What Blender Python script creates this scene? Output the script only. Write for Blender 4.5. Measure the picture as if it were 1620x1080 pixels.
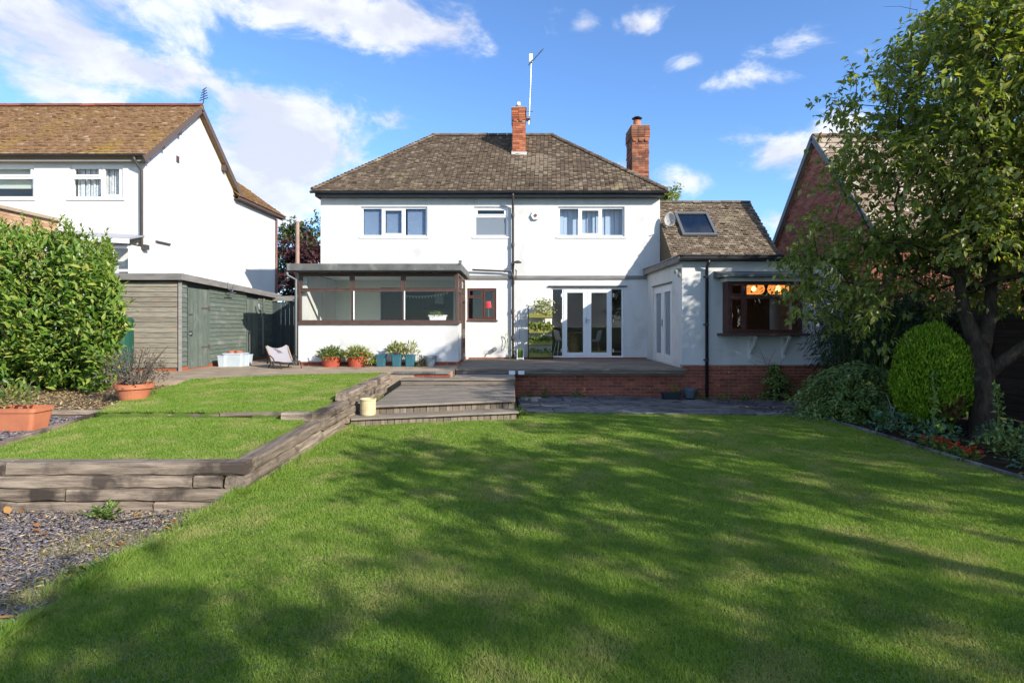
import bpy, bmesh, math, random
import numpy as np
from mathutils import Vector, Matrix

for o in list(bpy.data.objects):
    bpy.data.objects.remove(o)
random.seed(7)
SC = bpy.context.scene
COL = SC.collection

# ------------------------------------------------------------------ camera
EYE = 1.85
cam_d = bpy.data.cameras.new('camera')
cam_d.lens = 20.0
cam_d.sensor_width = 36.0
cam_d.shift_y = -30.0 / 1620.0
cam_d.clip_start = 0.05
cam_d.clip_end = 3000
cam = bpy.data.objects.new('camera', cam_d)
cam.location = (0, 0, EYE)
cam.rotation_euler = (math.radians(90), 0, 0)
COL.objects.link(cam)
SC.camera = cam

# ------------------------------------------------------------------ light
SUN = Vector((1.15, -1.0, 0.76)).normalized()          # towards the sun
SUN_EL = math.asin(SUN.z)
SKY_STRENGTH = 0.15
world = bpy.data.worlds.new('World')
SC.world = world
world.use_nodes = True


def sky_nodes():
    nt = world.node_tree
    nt.nodes.clear()
    N, L = nt.nodes.new, nt.links.new
    out = N('ShaderNodeOutputWorld')
    bg = N('ShaderNodeBackground')
    bg.inputs['Strength'].default_value = SKY_STRENGTH
    sky = N('ShaderNodeTexSky')
    sky.sky_type = 'NISHITA'
    sky.sun_disc = False
    sky.sun_elevation = SUN_EL
    sky.sun_rotation = math.atan2(SUN.x, SUN.y)
    sky.air_density = 0.8
    sky.dust_density = 0.25
    sky.ozone_density = 3.0
    tc = N('ShaderNodeTexCoord')

    def math_(op, a, b=None, clamp=False):
        m = N('ShaderNodeMath')
        m.operation = op
        m.use_clamp = clamp
        for i, v in enumerate((a, b)):
            if v is None:
                continue
            if isinstance(v, (int, float)):
                m.inputs[i].default_value = v
            else:
                L(v, m.inputs[i])
        return m.outputs[0]

    def noise(vec, scale, detail, rough=0.55, dist=0.0):
        n = N('ShaderNodeTexNoise')
        n.inputs['Scale'].default_value = scale
        n.inputs['Detail'].default_value = detail
        n.inputs['Roughness'].default_value = rough
        n.inputs['Distortion'].default_value = dist
        L(vec, n.inputs['Vector'])
        return n.outputs['Fac']
    gen = tc.outputs['Generated']
    stretch = N('ShaderNodeMapping')
    stretch.inputs['Scale'].default_value = (1.0, 1.0, 1.7)
    L(gen, stretch.inputs['Vector'])
    sv = stretch.outputs[0]
    # cumulus banks: (px, py, rx, ry, amount) give the direction and spread of each
    banks = [(60, 60, 330, 120, .62), (240, 115, 150, 60, .55), (560, 25, 330, 70, .62), (690, 50, 120, 50, .4),
             (440, 235, 165, 90, .80), (360, 300, 160, 80, .75), (520, 215, 80, 55, .35), (480, 300, 130, 60, .4),
             (1015, 36, 60, 26, .42), (925, 40, 36, 24, .40), (1070, 104, 75, 20, .36), (1030, 138, 40, 14, .24),
             (1185, 125, 130, 24, .34), (1310, 76, 150, 34, .38), (1235, 240, 110, 50, .6), (1330, 205, 90, 45, .5),
             (1085, 285, 70, 36, .5), (1230, 345, 40, 40, .4), (630, 185, 60, 26, .36), (420, 117, 40, 12, .3),
             (1150, 275, 70, 30, .25), (990, 265, 50, 30, .25), (560, 150, 90, 34, .22), (80, 140, 260, 60, .5)]
    total = None
    for (px, py, rx, ry, amt) in banks:
        d = Vector(((px - 810) / 900, 1, (510 - py) / 900))
        ln = d.length
        d.normalize()
        mp = N('ShaderNodeMapping')
        s = (900 * ln / rx, 900 * ln / (0.5 * (rx + ry)), 900 * ln / ry)
        mp.inputs['Scale'].default_value = s
        mp.inputs['Location'].default_value = (-d.x * s[0], -d.y * s[1], -d.z * s[2])
        L(gen, mp.inputs['Vector'])
        g = N('ShaderNodeTexGradient')
        g.gradient_type = 'SPHERICAL'
        sc = N('ShaderNodeVectorMath')
        sc.operation = 'SCALE'
        sc.inputs['Scale'].default_value = 0.74
        L(mp.outputs[0], sc.inputs[0])
        L(sc.outputs[0], g.inputs['Vector'])
        v = math_('MULTIPLY', g.outputs['Fac'], amt * 1.85)
        total = v if total is None else math_('MAXIMUM', total, v)
    n1 = noise(sv, 8.0, 10.0, 0.62, 0.35)
    n2 = noise(sv, 3.0, 4.0, 0.5)
    # extra bright cloud added out of view, to fill the shade
    wide = noise(sv, 1.9, 3.0, 0.5)
    front = N('ShaderNodeSeparateXYZ')
    L(gen, front.inputs[0])
    away = math_('MULTIPLY', math_('SUBTRACT', 0.45, front.outputs['Y'], True), 2.2, True)
    wide = math_('MULTIPLY', math_('MULTIPLY', math_('SUBTRACT', wide, 0.36, True), 3.6, True), away)
    total = math_('MAXIMUM', total, math_('MULTIPLY', wide, 0.9))
    dens = math_('ADD', total, math_('MULTIPLY', math_('SUBTRACT', n1, 0.5), 2.3))
    dens = math_('ADD', dens, math_('MULTIPLY', math_('SUBTRACT', n2, 0.5), 0.7))
    ramp = N('ShaderNodeMapRange')
    ramp.interpolation_type = 'SMOOTHERSTEP'
    ramp.inputs['From Min'].default_value = 0.30
    ramp.inputs['From Max'].default_value = 1.0
    L(dens, ramp.inputs['Value'])
    mask = math_('MULTIPLY', ramp.outputs[0], 0.93)
    # bright tops, greyer thick bases
    off = N('ShaderNodeVectorMath')
    off.operation = 'ADD'
    off.inputs[1].default_value = (0.02, 0, 0.055)
    L(sv, off.inputs[0])
    n3 = noise(off.outputs[0], 7.0, 6.0, 0.55, 0.25)
    lit = math_('ADD', 0.5, math_('MULTIPLY', math_('SUBTRACT', n1, n3), 3.6), True)
    thick = math_('MULTIPLY', math_('SUBTRACT', dens, 0.55, True), 0.75)
    lit = math_('SUBTRACT', lit, thick, True)
    cr = N('ShaderNodeMix')
    cr.data_type = 'RGBA'
    k = 1.0 / SKY_STRENGTH
    cr.inputs['A'].default_value = (0.34 * k, 0.355 * k, 0.41 * k, 1)
    cr.inputs['B'].default_value = (0.50 * k, 0.51 * k, 0.53 * k, 1)
    L(lit, cr.inputs['Factor'])
    # colour of the air: slightly deeper blue, as the photograph was developed
    tint = N('ShaderNodeMix')
    tint.data_type = 'RGBA'
    tint.blend_type = 'MULTIPLY'
    tint.inputs['Factor'].default_value = 1.0
    tint.inputs['B'].default_value = (0.60, 0.735, 0.86, 1)
    L(sky.outputs[0], tint.inputs['A'])
    mx = N('ShaderNodeMix')
    mx.data_type = 'RGBA'
    L(mask, mx.inputs['Factor'])
    L(tint.outputs['Result'], mx.inputs['A'])
    L(cr.outputs['Result'], mx.inputs['B'])
    L(mx.outputs['Result'], bg.inputs['Color'])
    L(bg.outputs[0], out.inputs['Surface'])


sky_nodes()
sun_d = bpy.data.lights.new('sun', 'SUN')
sun_d.energy = 3.05
sun_d.angle = math.radians(0.55)
sun_d.color = (1.0, 0.94, 0.84)
sun = bpy.data.objects.new('sun', sun_d)
sun.rotation_euler = SUN.to_track_quat('Z', 'Y').to_euler()
sun.location = (20, -20, 30)
COL.objects.link(sun)
SC.view_settings.view_transform = 'Standard'
SC.view_settings.look = 'None'
SC.view_settings.gamma = 1.0
SC.view_settings.use_curve_mapping = False
SC.view_settings.exposure = 1.22
SC.cycles.max_bounces = 8
SC.cycles.transparent_max_bounces = 16
SC.cycles.use_denoising = True
SC.cycles.denoiser = 'OPENIMAGEDENOISE'
SC.cycles.denoising_input_passes = 'RGB_ALBEDO_NORMAL'
SC.cycles.denoising_prefilter = 'NONE'
SC.cycles.sample_clamp_indirect = 6.0
SC.cycles.caustics_reflective = False
SC.cycles.caustics_refractive = False

# ------------------------------------------------------------------ object helpers
ORG = {}                                                   # world origin of every object built


def vec(*a):
    return Vector(a)


def tag(o, label=None, cat=None, group=None, kind=None):
    if label:
        o['label'] = label
    if cat:
        o['category'] = cat
    if group:
        o['group'] = group
    if kind:
        o['kind'] = kind
    return o


def link(o, parent, loc):
    COL.objects.link(o)
    loc = Vector(loc)
    if parent is not None:
        o.parent = parent
        o.location = loc - ORG[parent.name]
    else:
        o.location = loc
    ORG[o.name] = loc
    return o


def thing(name, loc, label, cat, group=None):
    o = bpy.data.objects.new(name, None)
    o.empty_display_size = 0.1
    link(o, None, loc)
    return tag(o, label, cat, group)


class MB:
    """collects geometry in world coordinates, built as ONE mesh object"""

    def __init__(self):
        self.v, self.f, self.a = [], [], []

    def add(self, vs, fs, a=None):
        b = len(self.v)
        self.v.extend([tuple(p) for p in vs])
        for f in fs:
            self.f.append(tuple(b + i for i in f))
            self.a.append(random.random() if a is None else a)

    def box(self, x0, y0, z0, x1, y1, z1):
        x0, x1 = min(x0, x1), max(x0, x1)
        y0, y1 = min(y0, y1), max(y0, y1)
        z0, z1 = min(z0, z1), max(z0, z1)
        self.add([(x0, y0, z0), (x1, y0, z0), (x1, y1, z0), (x0, y1, z0),
                  (x0, y0, z1), (x1, y0, z1), (x1, y1, z1), (x0, y1, z1)],
                 [(0, 3, 2, 1), (4, 5, 6, 7), (0, 1, 5, 4), (1, 2, 6, 5), (2, 3, 7, 6), (3, 0, 4, 7)])
        return self

    def bar(self, a, b, w, t, up=(0, 0, 1)):
        a, b = Vector(a), Vector(b)
        X = (b - a).normalized()
        Y = Vector(up).cross(X)
        if Y.length < 1e-4:
            Y = Vector((1, 0, 0)).cross(X)
        Y.normalize()
        Z = X.cross(Y)
        vs = []
        for e in (a, b):
            for sy, sz in ((-1, -1), (1, -1), (1, 1), (-1, 1)):
                vs.append(e + Y * sy * w / 2 + Z * sz * t / 2)
        self.add(vs, [(0, 3, 2, 1), (4, 5, 6, 7), (0, 1, 5, 4), (1, 2, 6, 5), (2, 3, 7, 6), (3, 0, 4, 7)])
        return self

    def tube(self, pts, r, n=8, cap=True):
        pts = [Vector(p) for p in pts]
        rs = r if isinstance(r, (list, tuple)) else [r] * len(pts)
        vs = []
        prev = None
        for i, p in enumerate(pts):
            d = (pts[min(i + 1, len(pts) - 1)] - pts[max(i - 1, 0)]).normalized()
            ref = Vector((0, 0, 1)) if abs(d.z) < 0.9 else Vector((1, 0, 0))
            if prev is not None:
                a = prev - d * prev.dot(d)
                a = a.normalized() if a.length > 1e-4 else d.cross(ref).normalized()
            else:
                a = d.cross(ref).normalized()
            prev = a
            b = d.cross(a)
            for k in range(n):
                t = 2 * math.pi * k / n
                vs.append(p + (a * math.cos(t) + b * math.sin(t)) * rs[i])
        fs = []
        for i in range(len(pts) - 1):
            for k in range(n):
                k2 = (k + 1) % n
                fs.append((i * n + k, i * n + k2, (i + 1) * n + k2, (i + 1) * n + k))
        if cap:
            fs.append(tuple(range(n - 1, -1, -1)))
            fs.append(tuple((len(pts) - 1) * n + k for k in range(n)))
        self.add(vs, fs, random.random())
        return self

    def lathe(self, prof, c, n=24, squash=1.0, seg=None):
        """prof: (r, z) list, closed round the vertical axis at c"""
        vs, fs = [], []
        for (r, z) in prof:
            for k in range(n):
                t = 2 * math.pi * k / n
                vs.append((c[0] + r * math.cos(t), c[1] + r * math.sin(t) * squash, c[2] + z))
        for i in range(len(prof) - 1):
            for k in range(n):
                k2 = (k + 1) % n
                fs.append((i * n + k, i * n + k2, (i + 1) * n + k2, (i + 1) * n + k))
        fs.append(tuple(range(n - 1, -1, -1)))
        fs.append(tuple((len(prof) - 1) * n + k for k in range(n)))
        self.add(vs, fs, random.random())
        return self

    def prism(self, poly, off):
        """polygon of 3-D points, extruded by the vector off"""
        n = len(poly)
        off = Vector(off)
        vs = [Vector(p) for p in poly] + [Vector(p) + off for p in poly]
        fs = [tuple(range(n)), tuple(range(2 * n - 1, n - 1, -1))]
        for i in range(n):
            j = (i + 1) % n
            fs.append((i, i + n, j + n, j))
        self.add(vs, fs, random.random())
        return self

    def build(self, name, mat, parent=None, loc=None, smooth=False, bevel=0.0, kind=None, fixn=False):
        if loc is None:
            loc = ORG[parent.name] if parent is not None else Vector((0, 0, 0))
        loc = Vector(loc)
        me = bpy.data.meshes.new(name)
        lv = [(p[0] - loc.x, p[1] - loc.y, p[2] - loc.z) for p in self.v]
        me.from_pydata(lv, [], self.f)
        at = me.attributes.new('rnd', 'FLOAT', 'FACE')
        at.data.foreach_set('value', np.array(self.a, dtype=np.float32))
        if fixn or bevel > 0:
            bm = bmesh.new()
            bm.from_mesh(me)
            if fixn:
                bmesh.ops.recalc_face_normals(bm, faces=bm.faces[:])
            if bevel > 0:
                bmesh.ops.bevel(bm, geom=[e for e in bm.edges if len(e.link_faces) == 2 and e.calc_face_angle(0) > 0.6],
                                offset=bevel, segments=2, profile=0.6, affect='EDGES', clamp_overlap=True)
            bm.to_mesh(me)
            bm.free()
        if smooth:
            me.polygons.foreach_set('use_smooth', [True] * len(me.polygons))
        me.materials.append(mat)
        o = bpy.data.objects.new(name, me)
        link(o, parent, loc)
        if kind:
            o['kind'] = kind
        return o


def np_mesh(name, V, F, rnd, mat, parent=None, loc=None, kind=None, smooth=False):
    """V (n,3), F (m,k) k = 3 or 4 ints, rnd (m,) or None"""
    if loc is None:
        loc = ORG[parent.name] if parent is not None else Vector((0, 0, 0))
    V = np.asarray(V, dtype=np.float32) - np.array(loc, dtype=np.float32)
    F = np.asarray(F, dtype=np.int32)
    me = bpy.data.meshes.new(name)
    me.vertices.add(len(V))
    me.vertices.foreach_set('co', V.ravel())
    k = F.shape[1]
    me.loops.add(F.size)
    me.loops.foreach_set('vertex_index', F.ravel())
    me.polygons.add(len(F))
    me.polygons.foreach_set('loop_start', np.arange(0, F.size, k, dtype=np.int32))
    me.polygons.foreach_set('loop_total', np.full(len(F), k, dtype=np.int32))
    if smooth:
        me.polygons.foreach_set('use_smooth', np.ones(len(F), dtype=bool))
    me.update(calc_edges=True)
    if rnd is not None:
        at = me.attributes.new('rnd', 'FLOAT', 'FACE')
        at.data.foreach_set('value', np.asarray(rnd, dtype=np.float32))
    me.materials.append(mat)
    o = bpy.data.objects.new(name, me)
    link(o, parent, loc)
    if kind:
        o['kind'] = kind
    return o


_boxes = {}


def box_mesh(sx, sy, sz, bev, mat, var=0):
    """bevelled box mesh, shared between alike pieces; local X is the long way"""
    key = (round(sx, 3), round(sy, 3), round(sz, 3), round(bev, 4), mat.name, var)
    if key in _boxes:
        return _boxes[key]
    bm = bmesh.new()
    bmesh.ops.create_cube(bm, size=1.0)
    bmesh.ops.scale(bm, vec=(sx, sy, sz), verts=bm.verts[:])
    if var:
        for v in bm.verts:
            v.co += Vector((random.uniform(-1, 1) * sx * .05, random.uniform(-1, 1) * sy * .05, random.uniform(-1, 1) * sz * .06))
    if bev > 0:
        bmesh.ops.bevel(bm, geom=bm.edges[:], offset=bev, segments=1, affect='EDGES', clamp_overlap=True)
    me = bpy.data.meshes.new('box')
    bm.to_mesh(me)
    bm.free()
    me.materials.append(mat)
    _boxes[key] = me
    return me


def piece(name, me, parent, loc, rot=None):
    o = bpy.data.objects.new(name, me)
    link(o, parent, loc)
    if rot is not None:
        o.rotation_euler = rot
    return o


def board(name, mat, parent, a, b, w, t, up=(0, 0, 1), bev=0.004):
    """one board from a to b: w across, t thick along `up`"""
    a, b = Vector(a), Vector(b)
    X = (b - a)
    ln = X.length
    X.normalize()
    Z = Vector(up)
    Z = (Z - X * Z.dot(X)).normalized()
    Y = Z.cross(X)
    me = box_mesh(ln, w, t, bev, mat)
    R = Matrix((X, Y, Z)).transposed()
    return piece(name, me, parent, (a + b) / 2, R.to_euler())


def rough_board(name, mat, parent, a, b, w, t, seed, amp=.006):
    """an old heavy timber: worn corners, slight twist and uneven faces, a mesh of its own"""
    a, b = Vector(a), Vector(b)
    X = (b - a)
    ln = X.length
    X.normalize()
    Z = Vector((0, 0, 1))
    Y = Z.cross(X)
    r_ = random.Random(seed)
    n = max(3, int(ln / .14))
    bev = .016
    prof = [(-1, -1, 1, 0), (-1, -1, 0, 1), (1, -1, 0, 1), (1, -1, -1, 0), (1, 1, -1, 0), (1, 1, 0, -1), (-1, 1, 0, -1), (-1, 1, 1, 0)]
    prof = [(-1, -1, 0, 1), (-1, -1, 1, 0), (1, -1, -1, 0), (1, -1, 0, 1), (1, 1, 0, -1), (1, 1, -1, 0), (-1, 1, 1, 0), (-1, 1, 0, -1)]
    vs, fs = [], []
    wob = [r_.uniform(-amp, amp) for _ in range(8)]
    for i in range(n + 1):
        x = -ln / 2 + ln * i / n
        endf = .992 if i in (0, n) else 1.0
        for k, (sy, sz, by, bz) in enumerate(prof):
            if i % 2 == 0 or True:
                wob[k] = .6 * wob[k] + r_.uniform(-amp, amp) * .6
            bb = bev * r_.uniform(.6, 1.9)
            vs.append((x, (sy * w / 2 + by * bb) * endf + wob[k], (sz * t / 2 + bz * bb) * endf + wob[(k + 3) % 8] * .7))
    m = 8
    for i in range(n):
        for k in range(m):
            k2 = (k + 1) % m
            fs.append((i * m + k, i * m + k2, (i + 1) * m + k2, (i + 1) * m + k))
    fs.append(tuple(range(m - 1, -1, -1)))
    fs.append(tuple(n * m + k for k in range(m)))
    me = bpy.data.meshes.new(name)
    me.from_pydata(vs, [], fs)
    me.materials.append(mat)
    bm = bmesh.new()
    bm.from_mesh(me)
    bmesh.ops.recalc_face_normals(bm, faces=bm.faces[:])
    bm.to_mesh(me)
    bm.free()
    R = Matrix((X, Y, Z)).transposed()
    return piece(name, me, parent, (a + b) / 2, R.to_euler())


def copy_tree(o, parent=None, loc=None):
    c = o.copy()
    COL.objects.link(c)
    if parent is not None:
        c.parent = parent
    if loc is not None:
        c.location = loc
    for ch in o.children:
        copy_tree(ch, c)
    return c


# ------------------------------------------------------------------ materials
def new_mat(name):
    m = bpy.data.materials.new(name)
    m.use_nodes = True
    nt = m.node_tree
    nt.nodes.clear()
    out = nt.nodes.new('ShaderNodeOutputMaterial')
    p = nt.nodes.new('ShaderNodeBsdfPrincipled')
    nt.links.new(p.outputs[0], out.inputs['Surface'])
    return m, nt, p, out


def col(c):
    return (c[0], c[1], c[2], 1)


def pm(name, base, rough=0.6, c2=None, scale=3.0, c3=None, scale3=0.7, thr3=(0.52, 0.66), bump=0.0, bscale=40.0,
       attr=None, objvar=0.0, spec=0.4, metal=0.0, stretch=None, coords='world', detail=6.0, transl=0.0, attrvar=0.0, lo=0.35, hi=0.65):
    """principled: base mixed with c2 by noise; c3 stains by a larger noise; per-face / per-object lightness variation"""
    m, nt, p, out = new_mat(name)
    N, L = nt.nodes.new, nt.links.new
    p.inputs['Roughness'].default_value = rough
    p.inputs['Specular IOR Level'].default_value = spec
    p.inputs['Metallic'].default_value = metal
    if coords == 'world':
        g = N('ShaderNodeNewGeometry')
        v = g.outputs['Position']
    else:
        tc = N('ShaderNodeTexCoord')
        oi = N('ShaderNodeObjectInfo')
        ml = N('ShaderNodeVectorMath')
        ml.operation = 'MULTIPLY_ADD'
        ml.inputs[1].default_value = (1, 1, 1)
        cmb = N('ShaderNodeVectorMath')
        cmb.operation = 'SCALE'
        cmb.inputs[0].default_value = (37, 53, 71)
        L(oi.outputs['Random'], cmb.inputs['Scale'])
        L(tc.outputs['Object'], ml.inputs[0])
        L(cmb.outputs[0], ml.inputs[2])
        v = ml.outputs[0]
    if stretch:
        mp = N('ShaderNodeMapping')
        mp.inputs['Scale'].default_value = stretch
        L(v, mp.inputs['Vector'])
        v2 = mp.outputs[0]
    else:
        v2 = v

    def noise(vv, s, d=detail):
        n = N('ShaderNodeTexNoise')
        n.inputs['Scale'].default_value = s
        n.inputs['Detail'].default_value = d
        n.inputs['Roughness'].default_value = 0.6
        L(vv, n.inputs['Vector'])
        return n.outputs['Fac']

    def mix(f, a, b, bt='MIX'):
        x = N('ShaderNodeMix')
        x.data_type = 'RGBA'
        x.blend_type = bt
        for s, val in (('Factor', f), ('A', a), ('B', b)):
            if isinstance(val, (tuple, list)):
                x.inputs[s].default_value = val
            elif isinstance(val, (int, float)):
                x.inputs[s].default_value = val
            else:
                L(val, x.inputs[s])
        return x.outputs['Result']

    def rng_(f, a, b, t0=0.0, t1=1.0):
        r = N('ShaderNodeMapRange')
        r.inputs['From Min'].default_value = a
        r.inputs['From Max'].default_value = b
        r.inputs['To Min'].default_value = t0
        r.inputs['To Max'].default_value = t1
        L(f, r.inputs['Value'])
        return r.outputs[0]
    c = col(base)
    if c2 is not None:
        c = mix(rng_(noise(v2, scale), lo, hi), c, col(c2))
    if attr is not None:                      # list of colours picked by the per-face random
        a = N('ShaderNodeAttribute')
        a.attribute_name = 'rnd'
        cr = N('ShaderNodeValToRGB')
        els = cr.color_ramp.elements
        while len(els) > 1:
            els.remove(els[-1])
        for i, (pos, cc) in enumerate(attr):
            e = els[0] if i == 0 else els.new(pos)
            e.position = pos
            e.color = col(cc)
        L(a.outputs['Fac'], cr.inputs['Fac'])
        if c2 is not None:
            c = mix(attrvar if attrvar else 0.6, c, cr.outputs['Color'])
        else:
            c = cr.outputs['Color']
    if c3 is not None:
        c = mix(rng_(noise(v, scale3, 5.0), thr3[0], thr3[1]), c, col(c3))
    if objvar:
        oi = N('ShaderNodeObjectInfo')
        hs = N('ShaderNodeHueSaturation')
        L(rng_(oi.outputs['Random'], 0, 1, 1 - objvar, 1 + objvar), hs.inputs['Value'])
        L(c, hs.inputs['Color']) if not isinstance(c, tuple) else None
        if isinstance(c, tuple):
            hs.inputs['Color'].default_value = c
        c = hs.outputs['Color']
    if isinstance(c, tuple):
        p.inputs['Base Color'].default_value = c
    else:
        L(c, p.inputs['Base Color'])
    if bump:
        b = N('ShaderNodeBump')
        b.inputs['Strength'].default_value = bump
        b.inputs['Distance'].default_value = 0.01
        L(noise(v2, bscale, 5.0), b.inputs['Height'])
        L(b.outputs[0], p.inputs['Normal'])
    if transl:
        t = N('ShaderNodeBsdfTranslucent')
        ms = N('ShaderNodeMixShader')
        ms.inputs['Fac'].default_value = transl
        tint = mix(1.0, c, (1.25, 1.25, 0.45, 1), 'MULTIPLY')
        L(tint, t.inputs['Color'])
        L(p.outputs[0], ms.inputs[1])
        L(t.outputs[0], ms.inputs[2])
        L(ms.outputs[0], out.inputs['Surface'])
    return m


def glass_mat(name, tint=(0.975, 0.98, 0.97), ior=1.45, frost=None):
    m = bpy.data.materials.new(name)
    m.use_nodes = True
    nt = m.node_tree
    nt.nodes.clear()
    N, L = nt.nodes.new, nt.links.new
    out = N('ShaderNodeOutputMaterial')
    tr = N('ShaderNodeBsdfTransparent')
    tr.inputs['Color'].default_value = col(tint)
    gl = N('ShaderNodeBsdfGlossy')
    gl.inputs['Roughness'].default_value = 0.01
    gl.inputs['Color'].default_value = (1, 1, 1, 1)
    fr = N('ShaderNodeFresnel')
    geo = N('ShaderNodeNewGeometry')
    sw = N('ShaderNodeMapRange')                 # the same reflection on both faces of the pane
    sw.inputs['To Min'].default_value = ior
    sw.inputs['To Max'].default_value = 1.0 / ior
    L(geo.outputs['Backfacing'], sw.inputs['Value'])
    L(sw.outputs[0], fr.inputs['IOR'])
    mx = N('ShaderNodeMixShader')
    L(fr.outputs[0], mx.inputs['Fac'])
    if frost:
        df = N('ShaderNodeBsdfDiffuse')
        df.inputs['Color'].default_value = col(frost)
        m2 = N('ShaderNodeMixShader')
        m2.inputs['Fac'].default_value = 0.75
        L(tr.outputs[0], m2.inputs[1])
        L(df.outputs[0], m2.inputs[2])
        L(m2.outputs[0], mx.inputs[1])
    else:
        L(tr.outputs[0], mx.inputs[1])
    L(gl.outputs[0], mx.inputs[2])
    L(mx.outputs[0], out.inputs['Surface'])
    return m


def emit_mat(name, c, s):
    m = bpy.data.materials.new(name)
    m.use_nodes = True
    nt = m.node_tree
    nt.nodes.clear()
    out = nt.nodes.new('ShaderNodeOutputMaterial')
    e = nt.nodes.new('ShaderNodeEmission')
    e.inputs['Color'].default_value = col(c)
    e.inputs['Strength'].default_value = s
    nt.links.new(e.outputs[0], out.inputs['Surface'])
    return m


M = {}
M['render'] = pm('white_render', (.68, .67, .65), .9, c2=(.61, .605, .585), scale=2.2, c3=(.47, .45, .41), scale3=1.1, thr3=(.55, .80), stretch=(1.5, 1.5, .35), bump=.3, bscale=45, spec=.15)
M['render2'] = pm('white_render_neighbour', (.69, .675, .65), .85, c2=(.63, .615, .59), scale=1.1, c3=(.70, .68, .65), scale3=.6, thr3=(.6, .8), bump=.2, bscale=60, spec=.2)
M['tile'] = pm('brown_roof_tile', (.10, .075, .055), .9, attr=[(0, (.05, .035, .026)), (.3, (.10, .072, .05)), (.7, (.155, .113, .078)), (.88, (.20, .15, .105)), (1, (.36, .29, .21))], c2=(.235, .175, .115), scale=24, attrvar=.55, c3=(.30, .24, .13), scale3=.75, thr3=(.62, .74), lo=.42, hi=.62, bump=.6, bscale=60, spec=.15)
M['tile_w'] = pm('wing_roof_tile', (.16, .12, .08), .9, attr=[(0, (.055, .04, .03)), (.3, (.12, .09, .063)), (.7, (.19, .145, .10)), (1, (.36, .29, .205))], c2=(.27, .215, .155), scale=22, attrvar=.6, c3=(.32, .26, .165), scale3=.9, thr3=(.58, .74), lo=.42, hi=.62, bump=.4, bscale=60, spec=.15)
M['tile_n'] = pm('orange_brown_roof_tile', (.24, .135, .075), .9, attr=[(0, (.17, .09, .05)), (.3, (.225, .125, .068)), (.7, (.28, .16, .088)), (.95, (.32, .20, .115)), (1, (.52, .42, .32))], c2=(.36, .24, .10), scale=16, attrvar=.6, c3=(.33, .215, .055), scale3=.7, thr3=(.50, .72), lo=.4, hi=.64, bump=.4, bscale=60, spec=.15)
M['tile_r'] = pm('pale_pantile', (.30, .21, .15), .9, attr=[(0, (.14, .09, .06)), (.5, (.30, .22, .16)), (1, (.5, .42, .33))], bump=.4, bscale=60, spec=.15)
M['ridge'] = pm('ridge_tile_clay', (.22, .12, .075), .9, c2=(.13, .09, .07), scale=4, objvar=.3, bump=.4, bscale=50, spec=.15)
M['ridge_red'] = pm('ridge_tile_red', (.27, .085, .055), .9, c2=(.17, .07, .05), scale=3, objvar=.3, bump=.4, bscale=50, spec=.15)
M['ridge_brown'] = pm('ridge_tile_brown', (.20, .155, .105), .9, c2=(.11, .085, .065), scale=4, objvar=.35, bump=.4, bscale=50, spec=.15)
M['brick'] = pm('red_brick', (.37, .115, .065), .9, c2=(.25, .075, .048), scale=9, objvar=.28, bump=.4, bscale=80, spec=.15, coords='obj')
M['brick_pale'] = pm('pale_buff_brick', (.46, .27, .155), .9, c2=(.36, .20, .11), scale=9, objvar=.22, bump=.4, bscale=80, spec=.15, coords='obj')
M['brick_chim'] = pm('chimney_brick', (.36, .11, .055), .9, attr=[(0, (.25, .07, .035)), (.5, (.38, .12, .06)), (1, (.48, .18, .09))], bump=.4, bscale=70, spec=.15)
M['brick_chim_dirty'] = pm('weathered_chimney_brick', (.32, .12, .07), .9, attr=[(0, (.15, .06, .04)), (.5, (.30, .11, .06)), (1, (.42, .17, .09))], c3=(.10, .07, .055), scale3=1.6, thr3=(.5, .66), bump=.4, bscale=70, spec=.15)
M['brick_gable'] = pm('gable_brick', (.30, .10, .07), .9, attr=[(0, (.21, .065, .045)), (.5, (.30, .10, .07)), (1, (.40, .16, .11))], bump=.4, bscale=70, spec=.15)
M['mortar'] = pm('mortar', (.36, .30, .25), .95, c2=(.27, .22, .18), scale=8, bump=.3, bscale=90, spec=.1)
M['upvc'] = pm('white_upvc', (.80, .80, .79), .35, spec=.5)
M['paint_white'] = pm('white_paint', (.76, .75, .73), .55, c2=(.68, .66, .63), scale=5)
M['brown'] = pm('brown_window_wood', (.105, .062, .048), .5, c2=(.075, .045, .036), scale=6, stretch=(1, 1, 1), bump=.15, bscale=60)
M['brown_frame'] = pm('red_brown_window_wood', (.10, .038, .028), .5, c2=(.07, .028, .022), scale=6, bump=.15, bscale=60)
M['black'] = pm('black_plastic', (.022, .023, .026), .4, c2=(.035, .035, .038), scale=5)
M['greyblack'] = pm('grey_brown_plastic', (.075, .062, .058), .45, c2=(.055, .047, .045), scale=6)
M['lead'] = pm('weathered_fascia', (.16, .16, .15), .85, c2=(.10, .105, .10), scale=4, c3=(.22, .215, .19), scale3=2.2, bump=.3, bscale=40, spec=.2)
M['leadlight'] = pm('weathered_grey_wood', (.25, .235, .22), .85, c2=(.16, .15, .14), scale=5, stretch=(.4, .4, 3), bump=.3, bscale=40, spec=.2)
M['felt'] = pm('roof_felt', (.15, .15, .15), .95, c2=(.2, .2, .195), scale=3, bump=.3, bscale=60, spec=.1)
M['glass'] = glass_mat('window_glass', ior=1.38)
M['glass_strong'] = glass_mat('sunroom_glass', ior=1.25)
M['glass_frost'] = glass_mat('obscured_glass', frost=(.25, .28, .31))
M['metal'] = pm('galvanised_metal', (.38, .39, .40), .4, c2=(.28, .29, .30), scale=8, metal=.9)
M['darkmetal'] = pm('dark_metal', (.03, .032, .035), .45, metal=.4)
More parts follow.
